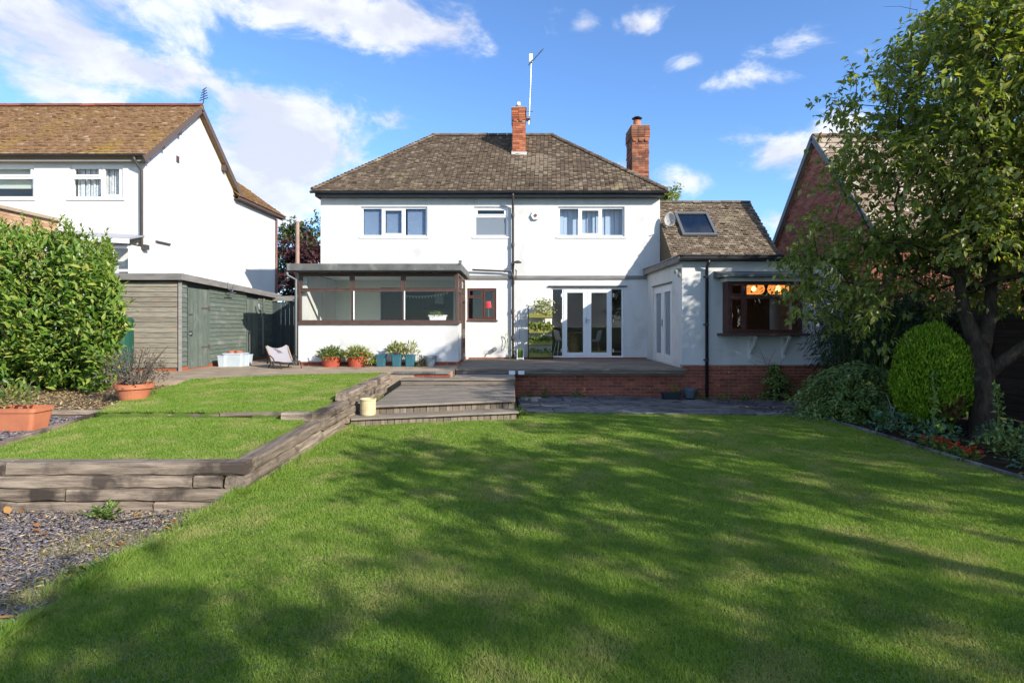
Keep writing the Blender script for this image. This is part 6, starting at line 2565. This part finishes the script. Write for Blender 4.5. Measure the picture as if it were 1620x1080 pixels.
foliage('foliage', M['bamboo'], bam, np.array(bp_), np.array(bd_), np.array(bn_), bl_, bl_ * .13, T4, rg)

# clipped rounded conifer
cj = np.array([6.30, 8.55, .95])
cj_t = thing('rounded_conifer', (6.30, 8.55, .2), 'bright green egg shaped clipped conifer with a brown patch low down', 'shrub')
n = 22000
d = rdir(rg, n)
rxz = np.where(d[:, 2] > 0, .87, .66)
bump = 1 + .045 * np.sin(7 * d[:, 0] + 3 * d[:, 2]) * np.sin(6 * d[:, 1] + 5 * d[:, 2]) + .03 * np.sin(19 * d[:, 0] + 4 * d[:, 1]) * np.sin(15 * d[:, 2])
sh = (1 - .10 * rg.random(n) ** 2 * 3) * bump
P = cj + np.stack([d[:, 0] * .52, d[:, 1] * .5, d[:, 2] * rxz], 1) * sh[:, None]
D = unit(d * .55 + np.array([0, 0, .95]) + .35 * rdir(rg, n))
tang = unit(np.cross(d, np.array([0, 0, 1.0])) + .8 * rdir(rg, n))
brown = (P[:, 2] < .85) & (np.hypot(P[:, 0] - 6.37, (P[:, 2] - .52) * .8) < .16 + .10 * rg.random(n)) & (P[:, 1] < 8.5)
brown |= (P[:, 2] < .60) & (P[:, 0] > 6.45) & (rg.random(n) < .5)
sz = rg.uniform(.025, .07, n)
foliage('foliage', M['thuja'], cj_t, P[~brown], D[~brown], np.cross(D, tang)[~brown], sz[~brown], sz[~brown] * .34, T4, rg)
foliage('brown_foliage', M['thuja_brown'], cj_t, P[brown], D[brown], np.cross(D, tang)[brown], sz[brown], sz[brown] * .38, T4, rg)
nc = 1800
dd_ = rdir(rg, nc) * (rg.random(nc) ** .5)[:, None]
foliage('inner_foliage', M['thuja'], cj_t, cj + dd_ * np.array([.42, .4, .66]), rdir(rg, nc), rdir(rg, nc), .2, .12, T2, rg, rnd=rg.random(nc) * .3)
mb = MB()
mb.tube([(6.30, 8.55, .1), (6.29, 8.55, .6), (6.30, 8.55, 1.2)], [.05, .045, .03], 8)
mb.tube([(6.30, 8.5, .15), (6.2, 8.4, .5)], [.02, .012], 6)
mb.build('stem', M['bark'], cj_t, smooth=True)


# spreading shrub with drooping sprays
def spray_shrub(name, c, rx, ry, rz, label, cat, mat, ns, seed, L=.075, W=.022, per=26, sl=(.35, .6), tpl=T4, lean=(0, 0), loc=None):
    rg = np.random.default_rng(seed)
    t = thing(name, c, label, cat)
    P, D, Nn, segs = [], [], [], []
    for k in range(ns):
        a = rg.uniform(0, 6.28)
        el = rg.uniform(.0, 1.5)
        d = np.array([math.cos(a) * math.cos(el), math.sin(a) * math.cos(el), math.sin(el)])
        rr = rg.uniform(.55, 1.0)
        tip = np.array(c) + d * np.array([rx, ry, rz]) * rr + np.array([lean[0] * (1 - d[2]), lean[1] * (1 - d[2]), .0])
        out = unit(np.array([d[0], d[1], 0]) + 1e-3)
        L0 = rg.uniform(*sl)
        base = np.array(c) + np.array([rg.normal() * .08, rg.normal() * .08, 0])
        if k % 3 == 0:
            mid = (base + tip) / 2 + np.array([0, 0, .12 * rz])
            segs.append(([tuple(base), tuple(mid), tuple(tip)], [.010, .007, .003]))
        for q in range(per):
            s = rg.random()
            p = tip - out * L0 * .5 + out * L0 * s + np.array([0, 0, -.35 * L0 * s * s + .1 * L0]) + rg.normal(size=3) * .03
            P.append(p)
            sd = np.cross(out, [0, 0, 1]) * (1 if q % 2 else -1)
            D.append(out * .75 + sd * .7 + np.array([0, 0, -.35 + rg.normal() * .25]))
            Nn.append(np.array([out[0] * .3, out[1] * .3, 1]) + rg.normal(size=3) * .3)
    P = np.array(P)
    P[:, 2] = np.maximum(P[:, 2], c[2] + .02)
    Ls = L * rg.uniform(.6, 1.2, len(P))
    foliage('foliage', mat, t, P, np.array(D), np.array(Nn), Ls, Ls * W / L, tpl, rg)
    stems('stem', M['bark'], t, segs, 5, kind='stuff')
    return t


spray_shrub('spreading_shrub', (6.15, 10.1, .12), 1.05, .9, .98, 'wide spreading green shrub with drooping sprays left of the rounded conifer', 'shrub', M['shrub'], 460, 33, L=.10, W=.036, per=30, lean=(-.25, -.15))
spray_shrub('small_shrub', (6.22, 13.35, .03), .36, .3, .85, 'small dark leafy shrub growing up the brick base under the bay window', 'shrub', M['shrub'], 120, 34, L=.07, W=.035, per=18, sl=(.15, .3))
rg = np.random.default_rng(35)
segs = []
for k in range(7):
    b = np.array([6.2 + rg.normal() * .15, 13.4, .7])
    e = b + np.array([rg.uniform(-.7, .3), -.05, rg.uniform(.25, .6)])
    segs.append(([tuple(b), tuple((b + e) / 2 + [0, 0, .05]), tuple(e)], [.006, .004, .002]))
tt = bpy.data.objects['small_shrub']
stems('twig', M['twig'], tt, segs, 4, kind='stuff')

# ------------------------------------------------------------------ flower border
rg = np.random.default_rng(36)


def clump(name, c, r, h, n, mat, label, cat, seed, L=.08, W=.04, tpl=T4, group=None, up=.4, flowers=0):
    t = thing(name, c, label, cat, group)
    rg = np.random.default_rng(seed)
    d = rdir(rg, n)
    d[:, 2] = np.abs(d[:, 2])
    P = np.array(c) + d * (rg.random(n) ** .4)[:, None] * np.array([r, r, h])
    foliage('foliage', mat, t, P, unit(d * .6 + rdir(rg, n) * .7 + [0, 0, up * .4]), unit(np.array([0, 0, 1]) + rdir(rg, n) * .6), L * rg.uniform(.6, 1.2, n), W * rg.uniform(.7, 1.2, n), tpl, rg)
    segs = []
    for k in range(6):
        a = rg.uniform(0, 6.28)
        e = np.array(c) + np.array([math.cos(a) * r * .6, math.sin(a) * r * .6, h * .8])
        segs.append(([c, tuple(e)], [.006, .003]))
    stems('stem', M['herb'], t, segs, 4, kind='stuff')
    for k in range(flowers):
        a, q = rg.uniform(0, 6.28), rg.random() ** .5
        fc_ = np.array(c) + np.array([math.cos(a) * r * q * .8, math.sin(a) * r * q * .8 - .03, h * rg.uniform(.75, 1.15)])
        np_ = 14
        dd = rdir(rg, np_)
        foliage('flower', M['redflower'], t, fc_ + dd * .016, dd, rdir(rg, np_), .028, .024, T2, rg, kind=None, loc=tuple(fc_))
    return t


beds = [('herb_clump', (5.62, 8.45, .22), .34, .36, 260, M['bluegreen'], 'blue green mound of foliage at the corner of the border nearest the spreading shrub', 0),
        ('herb_clump', (5.80, 7.75, .22), .36, .32, 260, M['bluegreen'], 'blue green leafy clump below the rounded conifer beside the first red flowers', 0),
        ('geranium', (5.36, 7.32, .22), .11, .16, 80, M['herb'], 'red flowered bedding plant nearest the house in the border', 2),
        ('geranium', (5.36, 7.08, .22), .11, .16, 80, M['herb'], 'second red flowered bedding plant from the house in the border', 2),
        ('geranium', (5.36, 6.88, .22), .11, .15, 80, M['herb'], 'third red flowered bedding plant from the house in the border', 2),
        ('geranium', (5.36, 6.66, .22), .12, .16, 90, M['herb'], 'red flowered bedding plant nearest the camera in the border', 4),
        ('herb_clump', (6.2, 7.0, .22), .42, .36, 300, M['shrub'], 'grey green plant behind the red flowers', 0),
        ('herb_clump', (6.0, 6.3, .22), .4, .42, 320, M['bluegreen'], 'blue green leafy plant right of the red flowers', 0),
        ('herb_clump', (5.62, 5.75, .22), .36, .44, 320, M['herb'], 'tall yellow green plant at the right edge in the border', 0),
        ('herb_clump', (5.6, 5.15, .22), .40, .38, 300, M['shrub'], 'dark green clump at the right edge of the photo along the lawn', 0),
        ('herb_clump', (6.6, 7.6, .22), .36, .34, 260, M['bluegreen'], 'blue green clump at the foot of the forked tree', 0),
        ('herb_clump', (7.0, 7.0, .22), .40, .45, 300, M['bluegreen'], 'blue green clump in front of the tree trunk at the right', 0),
        ('herb_clump', (6.5, 6.0, .22), .42, .45, 300, M['shrub'], 'green plant at the right edge behind the yellow green one', 0)]
for i, (nm, c, r, h, n, mt, lab, fl_) in enumerate(beds):
    clump(nm, c, r, h, n, mt, lab, 'flower' if nm == 'geranium' else 'plant', 100 + i, group='red bedding flowers along the border' if nm == 'geranium' else None, flowers=fl_)
for (x, y, h, lab) in ((5.95, 8.05, .95, 'thin upright leafy stem below the rounded conifer'), (6.30, 7.4, .85, 'thin upright flowering stem left of the tree trunk')):
    t = thing('tall_stem', (x, y, .2), lab, 'plant')
    stems('stem', M['herb'], t, [([(x, y, .2), (x + .03, y, .2 + h * .5), (x + .01, y, .2 + h)], [.007, .005, .003])], 5)
    n = 70
    s = rg.uniform(.25, 1, n)
    P = np.stack([x + .03 * np.sin(3 * s), np.full(n, y), .2 + h * s], 1) + rg.normal(size=(n, 3)) * .02
    foliage('foliage', M['shrub'], t, P, unit(rdir(rg, n) + [0, 0, .2]), unit(rdir(rg, n) + [0, 0, 1]), .075, .035, T4, rg)
# twiggy bare stems
t = thing('bare_stems', (5.95, 8.9, .2), 'pale bare forked stems between the spreading shrub and the conifer', 'plant')
stems('stem', pm('pale_stem', (.36, .32, .26), .8), t, [([(5.95, 8.9, .2), (5.93, 8.9, .55), (5.86, 8.9, .72)], [.012, .009, .005]), ([(5.95, 8.9, .4), (6.02, 8.9, .6), (6.03, 8.9, .74)], [.01, .008, .004])], 6)

# weeds along the foot of the brick base and by the steps
for i, (x, y, r, h, lab, mt) in enumerate(((.35, 13.3, .20, .22, 'low green weeds at the brick base beside the steps', 'herb'), (.75, 13.5, .14, .3, 'dark weed tuft against the brick base near the steps', 'shrub'), (1.55, 13.5, .22, .14, 'small flat weeds at the middle of the brick base', 'shrub'),
                                            (3.85, 13.5, .14, .42, 'yellowing grassy weed between the dark trough and the bowl pot', 'lime'), (4.45, 13.5, .26, .2, 'green weeds at the foot of the black downpipe', 'herb'), (5.0, 13.45, .24, .16, 'low weeds right of the black downpipe along the brick base', 'lime'),
                                            (5.5, 13.4, .2, .12, 'low weeds between the downpipe and the small shrub at the brick base', 'herb'), (.14, 9.7, .12, .14, 'green weeds at the right end of the garden steps', 'herb'))):
    clump('weed', (x, y, float(lawn_z(x, y)) + .01), r, h, 130, M[mt], lab, 'weed', 140 + i, L=.06, W=.025, group='weeds along the paving')
# pale loose stones by the steps
sm = pm('pale_stone', (.42, .36, .27), .9, c2=(.3, .25, .19), scale=9)
for i in range(9):
    x, y = .25 + rg.random() * .5, 12.6 + rg.random() * .9
    o = piece('stone', box_mesh(.16, .12, .07, .025, sm, 1), None, (x, y, float(lawn_z(x, y)) + .04), (0, 0, rg.uniform(0, 3)))
    tag(o, 'pale broken stone lying on the patio beside the steps', 'stone', 'loose stones by the steps')

# fern like weed before the sleepers
t = thing('weed', (-3.62, 5.08, .10), 'bright green feathery weed growing at the foot of the sleeper wall', 'weed')
P, D, Nn, segs = [], [], [], []
for k in range(26):
    a = rg.uniform(0, 6.28)
    out = np.array([math.cos(a), math.sin(a) * .8, rg.uniform(.5, 1.3)])
    h = rg.uniform(.07, .19)
    b = np.array([-3.62 + rg.normal() * .05, 5.06 + rg.normal() * .03, .10])
    for q in range(12):
        s = .3 + .7 * q / 12
        P.append(b + unit(out) * h * s)
        sd = np.cross(unit(out), [0, 0, 1]) * (1 if q % 2 else -1)
        D.append(unit(sd + unit(out) * .7 + [0, 0, .1]))
        Nn.append([0, 0, 1])
    segs.append(([tuple(b), tuple(b + unit(out) * h)], [.003, .002]))
foliage('foliage', M['shrub'], t, np.array(P), np.array(D), np.array(Nn, float) + rg.normal(size=(len(P), 3)) * .4, .042, .020, T4, rg)
stems('stem', M['herb'], t, segs, 3, kind='stuff')

# ------------------------------------------------------------------ fence on the right
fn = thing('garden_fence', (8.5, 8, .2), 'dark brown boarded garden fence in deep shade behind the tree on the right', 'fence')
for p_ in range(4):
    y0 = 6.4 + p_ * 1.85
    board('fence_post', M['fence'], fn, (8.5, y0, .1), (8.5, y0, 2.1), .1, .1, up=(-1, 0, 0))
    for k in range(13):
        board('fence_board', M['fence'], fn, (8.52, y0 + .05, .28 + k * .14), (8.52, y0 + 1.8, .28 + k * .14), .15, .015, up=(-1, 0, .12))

# ------------------------------------------------------------------ trees behind the houses
make_tree('conifer_tree', (-10.8, 30, 0), 'dark green conifer rising behind the gap between the two white houses', 'tree', [(-10.9, 30, 0), (-10.9, 30, 2), (-10.9, 30, 4), (-10.9, 30, 5.5)], [.2, .18, .14, .08],
          [(-10.9, 30, 5.0, 1.5, 1.5, 2.6)], 110, 41, M['conifer'], twigs=7, per=12, L=.2, W=.10, tl=(.3, .6), droop=0, tpl=T2)
make_tree('purple_tree', (-9.2, 27, 0), 'dark purple leaved tree between the two white houses', 'tree', [(-9.4, 27, 0), (-9.4, 27, 1.5), (-9.4, 27, 3), (-9.4, 27, 4.2)], [.16, .14, .11, .07],
          [(-9.6, 27, 4.1, 1.4, 1.4, 1.9), (-8.2, 26.5, 3.6, .8, 1.0, 1.5)], 160, 42, M['purple'], twigs=7, per=13, L=.15, W=.08, tl=(.25, .5), droop=.2, tpl=T2)
make_tree('distant_tree', (8.2, 30, 0), 'leafy tree top showing above the tiled wing behind the right chimney', 'tree', [(8.0, 30, 0), (8.0, 30, 3), (8.1, 30, 6.0)], [.2, .16, .1],
          [(8.3, 30, 7.6, .75, .8, 1.5), (9.3, 30, 7.0, .6, .7, .9)], 40, 43, M['cherry'], twigs=6, per=10, L=.22, W=.12, tl=(.3, .6), droop=.2, tpl=T2)

# ------------------------------------------------------------------ garden trees beside and behind the camera: their shade lies on the lawn
SHADE = [((11.4, 4.6, 0), [(11.2, 4.5, 3.8, 1.8, 1.6, 1.35)], 85, 51), ((10.0, 1.2, 0), [(9.9, 1.2, 4.6, 2.1, 1.9, 1.7)], 88, 52), ((8.7, -3.7, 0), [(8.7, -3.7, 4.8, 2.1, 1.3, 1.5)], 56, 53),
         ((11.9, 9.2, 0), [(11.6, 9.2, 5.2, 2.4, 2.0, 1.9)], 215, 54), ((14.0, 1.0, 0), [(13.6, .6, 5.0, 2.2, 2.2, 2.2)], 120, 55), ((5.0, -3.5, 0), [(5.0, -3.35, 4.6, 1.1, .55, .7)], 24, 56),
         ((6.9, .2, 0), [(6.9, .1, 4.6, 1.7, 1.2, 1.2)], 56, 57), ((8.4, 4.0, 0), [(8.3, 4.0, 5.2, 1.3, 1.2, 1.0)], 45, 58)]
for (b, el, nt, sd_i) in SHADE:
    e = el[0]
    tr_ = [(b[0], b[1], 0), (b[0], b[1], 1.2), (b[0] + .1, b[1], 2.2), (e[0], e[1], 3.2)]
    make_tree('shade_tree', b, 'broad leafy garden tree standing beside the lawn outside the photo', 'tree', tr_, [.16, .14, .12, .09], el, nt, sd_i, M['cherry'], twigs=6, per=12, L=.13, W=.07, group='garden trees round the lawn', tpl=T2)

# ------------------------------------------------------------------ slate chips, litter, grass
rg = np.random.default_rng(81)


def chips(name, P, s0, s1, mat, rng, flat=.16):
    n = len(P)
    a = rng.uniform(0, 6.28, n)
    tilt = rng.normal(size=(n, 2)) * .22
    X = unit(np.stack([np.cos(a), np.sin(a), tilt[:, 0]], 1))
    Y = unit(np.stack([-np.sin(a), np.cos(a), tilt[:, 1]], 1))
    Z = np.cross(X, Y)
    ln = rng.uniform(s0, s1, n)
    wd = ln * rng.uniform(.35, .75, n)
    th = ln * flat * rng.uniform(.6, 1.3, n)
    shape = np.array([(-.5, -.3), (-.1, -.5), (.5, -.25), (.42, .32), (-.15, .5)])
    V = []
    for zz in (-.5, .5):
        for (u, v) in shape:
            V.append(P + X * (u * ln)[:, None] + Y * (v * wd)[:, None] + Z * (zz * th)[:, None])
    V = np.stack(V, 1)
    base = (np.arange(n) * 10)[:, None]
    tris = [(5, 6, 7), (5, 7, 8), (5, 8, 9)]
    for i in range(5):
        j = (i + 1) % 5
        tris += [(i, j, j + 5), (i, j + 5, i + 5)]
    F = (base[:, None, :] * 0 + np.array(tris)[None]) + base[:, None]
    return np_mesh(name, V.reshape(-1, 3), F.reshape(-1, 3), np.repeat(rng.random(n), len(tris)), mat, None, (0, 0, 0), 'stuff')


n = 34000
y = 2.6 + rg.random(n) ** 1.15 * 2.65
x = lawn_left(y) - .06 - rg.random(n) * np.where(y < 4, 2.6, 3.6)
P = np.stack([x, y, slate_z(x, y) + .008 + rg.random(n) * .02], 1)
chips('slate_chips', P, .012, .042, M['slate'], rg)
n = 4500
x, y = rg.uniform(-9, -5.3, n), rg.uniform(5.45, 7.88, n)
k_ = x < upper_left(y) - .06
P = np.stack([x, y, np.full(n, .545) + rg.random(n) * .015], 1)[k_]
chips('terrace_slate_chips', P, .025, .08, M['slate'], rg)
# broken slate at the right of the patio
n = 900
x, y = rg.uniform(4.6, 6.4, n), rg.uniform(10.4, 13.4, n)
chips('broken_slate', np.stack([x, y, lawn_z(x, y) + .03], 1), .04, .14, pm('dark_slate', (.10, .085, .09), .8, c2=(.06, .05, .055), scale=6), rg)
# dry litter on the mulch bed
n = 9000
x, y = rg.uniform(-9.2, -5.4, n), rg.uniform(7.95, 12.2, n)
P = np.stack([x, y, .635 + rg.random(n) * .015], 1)
foliage('leaf_litter', M['drygrass'], None, P, unit(rdir(rg, n) * [1, 1, .25]), unit(rdir(rg, n) * .5 + [0, 0, 1]), rg.uniform(.02, .07, n), rg.uniform(.006, .03, n), T2, rg, loc=(0, 0, 0))


def blades(name, X, Y, Z, h0, h1, w, mat, rng, lean=1.1):
    n = len(X)
    a = rng.uniform(0, 6.28, n)
    h = rng.uniform(h0, h1, n)
    b = rng.uniform(0, 6.28, n)
    ln = rng.random(n) * lean + .08
    wd = w * rng.uniform(.7, 1.3, n)
    bx, by = np.cos(a) * wd / 2, np.sin(a) * wd / 2
    V = np.stack([np.stack([X - bx, Y - by, Z - .004], 1), np.stack([X + bx, Y + by, Z - .004], 1),
                  np.stack([X + np.cos(b) * h * ln * 1.3, Y + np.sin(b) * h * ln * 1.3, Z + h * (1 - .35 * ln)], 1)], 1)
    F = np.arange(3 * n).reshape(n, 3)
    return np_mesh(name, V.reshape(-1, 3), F, rng.random(n), mat, None, (0, 0, 0), 'stuff')


def lawn_pts(n, y0, y1, pw=1.0):
    y = y0 + (y1 - y0) * rg.random(n) ** pw
    lim = np.minimum(5.28, .93 * y + .3)
    lo = np.maximum(lawn_left(y) - .02, -.93 * y - .3)
    x = lo + (lim - lo) * rg.random(n)
    ok = ~((y > 10.15 + .05 * np.sin(9 * x)) & (x > .1)) & ~((x < .12) & (x > -2.6) & (y > 8.62 + (x + 2.46) * .269))
    return x[ok], y[ok]


xs_, ys_, hs = [], [], []
for (n, y0, y1, w, h0, h1) in ((380000, 2.35, 4.2, .0042, .014, .034), (350000, 4.2, 6.8, .006, .014, .034), (260000, 6.8, 10.3, .009, .014, .034)):
    x, y = lawn_pts(n, y0, y1)
    blades('lawn_grass', x, y, lawn_z(x, y), h0, h1, w, M['grass'], rg)
n = 260000
y = 5.42 + 6.9 * rg.random(n)
lo, hi = upper_left(y), upper_right(y)
x = lo + (hi - lo) * rg.random(n)
ok = (y < upper_back(x)) & ~((np.abs(y - 7.6) < .03) & (x > -5.4))
x, y = x[ok], y[ok]
blades('raised_lawn_grass', x, y, upper_z(x, y), .015, .038, .0075, M['grass'], rg)
# ragged weeds and longer grass along the edges
n = 24000
y = rg.uniform(2.5, 5.3, n)
x = lawn_left(y) - np.abs(rg.normal(size=n)) * .17 + .03
cl = np.sin(5 * y + 1) + np.sin(11.3 * y) + .6 * np.sin(17 * x)
ok = cl > -.6
x, y = x[ok], y[ok]
blades('edge_grass', x, y, np.where(x > lawn_left(y), lawn_z(x, y), slate_z(x, y)), .04, .11, .006, M['grass'], rg, lean=.8)
n = 34000
y = rg.uniform(2.5, 4.7, n)
x = lawn_left(y) - .05 - rg.random(n) * 1.5
cl = np.sin(2.9 * x + 2.3 * y) + np.sin(5.7 * x - 4.1 * y + 1) * .8
ok = cl > -.25 + .5 * (y - 3.2)
x, y = x[ok], y[ok]
blades('dry_grass', x, y, slate_z(x, y), .02, .07, .006, pm('straw_grass', (.28, .25, .09), .7, attr=[(0, (.14, .16, .04)), (.5, (.30, .27, .10)), (1, (.45, .38, .18))], transl=.25), rg, lean=.9)
n = 5000
u = rg.random(n)
x = np.where(u < .55, -2.49 + np.abs(rg.normal(size=n)) * .04, rg.uniform(-2.6, -2.45, n))
y = np.where(u < .55, rg.uniform(5.2, 8.7, n), rg.uniform(5.2, 5.5, n))
blades('wall_edge_grass', x + .05, y, lawn_z(x, y), .04, .10, .007, M['grass'], rg, lean=.6)
n = 3500
x = rg.uniform(-6.2, -2.7, n)
blades('terrace_edge_grass', x, upper_back(x) - .04 + rg.normal(size=n) * .02, np.full(n, .735), .03, .075, .008, M['grass'], rg, lean=.6)
x = rg.uniform(.1, 5.3, 3500)
blades('patio_edge_grass', x, 10.16 + .05 * np.sin(9 * x) + rg.normal(size=3500) * .03, lawn_z(x, np.full(3500, 10.15)), .02, .06, .009, M['grass'], rg, lean=.6)
n = 2600
y = rg.uniform(2.6, 5.2, n)
x = lawn_left(y) - .04 - rg.random(n) ** 1.3 * 3
foliage('path_litter', M['drygrass'], None, np.stack([x, y, slate_z(x, y) + .03 + .012 * rg.random(n)], 1), unit(rdir(rg, n) * [1, 1, .25]), unit(rdir(rg, n) * .5 + [0, 0, 1]), rg.uniform(.02, .06, n), rg.uniform(.005, .02, n), T2, rg, loc=(0, 0, 0))
# broad leaved weeds scattered along the slate edge
n = 2200
y = rg.uniform(2.6, 5.2, n)
x = lawn_left(y) - np.abs(rg.normal(size=n)) * .12 - .02
ok = (np.sin(7 * y) + np.sin(3.1 * y + 2)) > .1
x, y = x[ok], y[ok]
n = len(x)
P = np.stack([x, y, slate_z(x, y) + .02 + rg.random(n) * .06], 1)
foliage('edge_weeds', M['herb'], None, P, unit(rdir(rg, n) + [0, 0, .5]), unit(rdir(rg, n) * .5 + [0, 0, 1]), rg.uniform(.03, .07, n), rg.uniform(.015, .03, n), T4, rg, loc=(0, 0, 0))
# clover leaves and daisies too small to count
n = 26000
x, y = lawn_pts(n, 2.4, 6.0)
ok = (np.sin(1.9 * x + 1) * np.sin(1.6 * y) + .5 * np.sin(4.3 * x) * np.sin(3.7 * y + 2)) > .12
x, y = x[ok], y[ok]
n = len(x)
foliage('clover', M['herb'], None, np.stack([x, y, lawn_z(x, y) + .024 + .01 * rg.random(n)], 1), unit(rdir(rg, n) * [1, 1, .2]), unit(rdir(rg, n) * .4 + [0, 0, 1]), rg.uniform(.008, .016, n), rg.uniform(.008, .016, n), T2, rg, rnd=.0 + .55 * rg.random(n), loc=(0, 0, 0))

# fallen leaves that can be told apart
lm_ = []
for k in range(3):
    me = bpy.data.meshes.new('fallen_leaf')
    tv, tf = T8
    tv = tv.copy()
    tv[:, 2] += .18 * tv[:, 0] ** 2 * (k - .6)
    me.from_pydata([tuple(v) for v in tv], [], [tuple(int(i) for i in f) for f in tf])
    at = me.attributes.new('rnd', 'FLOAT', 'FACE')
    at.data.foreach_set('value', np.full(len(tf), .1 + .4 * k, dtype=np.float32))
    me.materials.append(M['orange_leaf'])
    lm_.append(me)
spots = [(184, 890), (205, 917), (282, 890), (215, 868), (685, 0), (1, 0)]
cnt = 0
for (px, py) in ((55, 885 - 70), (60, 832), (212, 815), (275, 822), (53, 836), (85, 838), (62, 844), (258, 838), (280, 840), (192, 862), (196, 887), (133, 908), (146, 922), (110, 930), (26, 998), (240, 828), (300, 826), (15, 812), (32, 811), (314, 822)):
    Y_ = (EYE - .14) * 900 / (py - 510)
    X_ = fx(px, Y_)
    if Y_ > 5.22:
        Y_ = 5.2
    o = piece('fallen_leaf', lm_[cnt % 3], None, (X_, Y_, float(slate_z(X_, Y_)) + .035), (rg.uniform(-.3, .3), rg.uniform(-.5, .2), rg.uniform(0, 6.28)))
    s = rg.uniform(.07, .12)
    o.scale = (s, s * .5, s)
    tag(o, 'curled orange brown fallen leaf lying on the slate chips', 'leaf', 'fallen leaves on the slate path')
    cnt += 1
mb = MB()
mb.tube([(-3.45, 4.92, .13), (-3.25, 5.0, .15), (-3.12, 5.08, .15), (-3.02, 5.14, .14)], [.006, .006, .004, .002], 5)
o = mb.build('dry_stick', M['stem_dry'], None, loc=(-3.3, 5, .13), smooth=True)
tag(o, 'thin pale dry stick lying on the slate before the sleeper wall', 'stick')
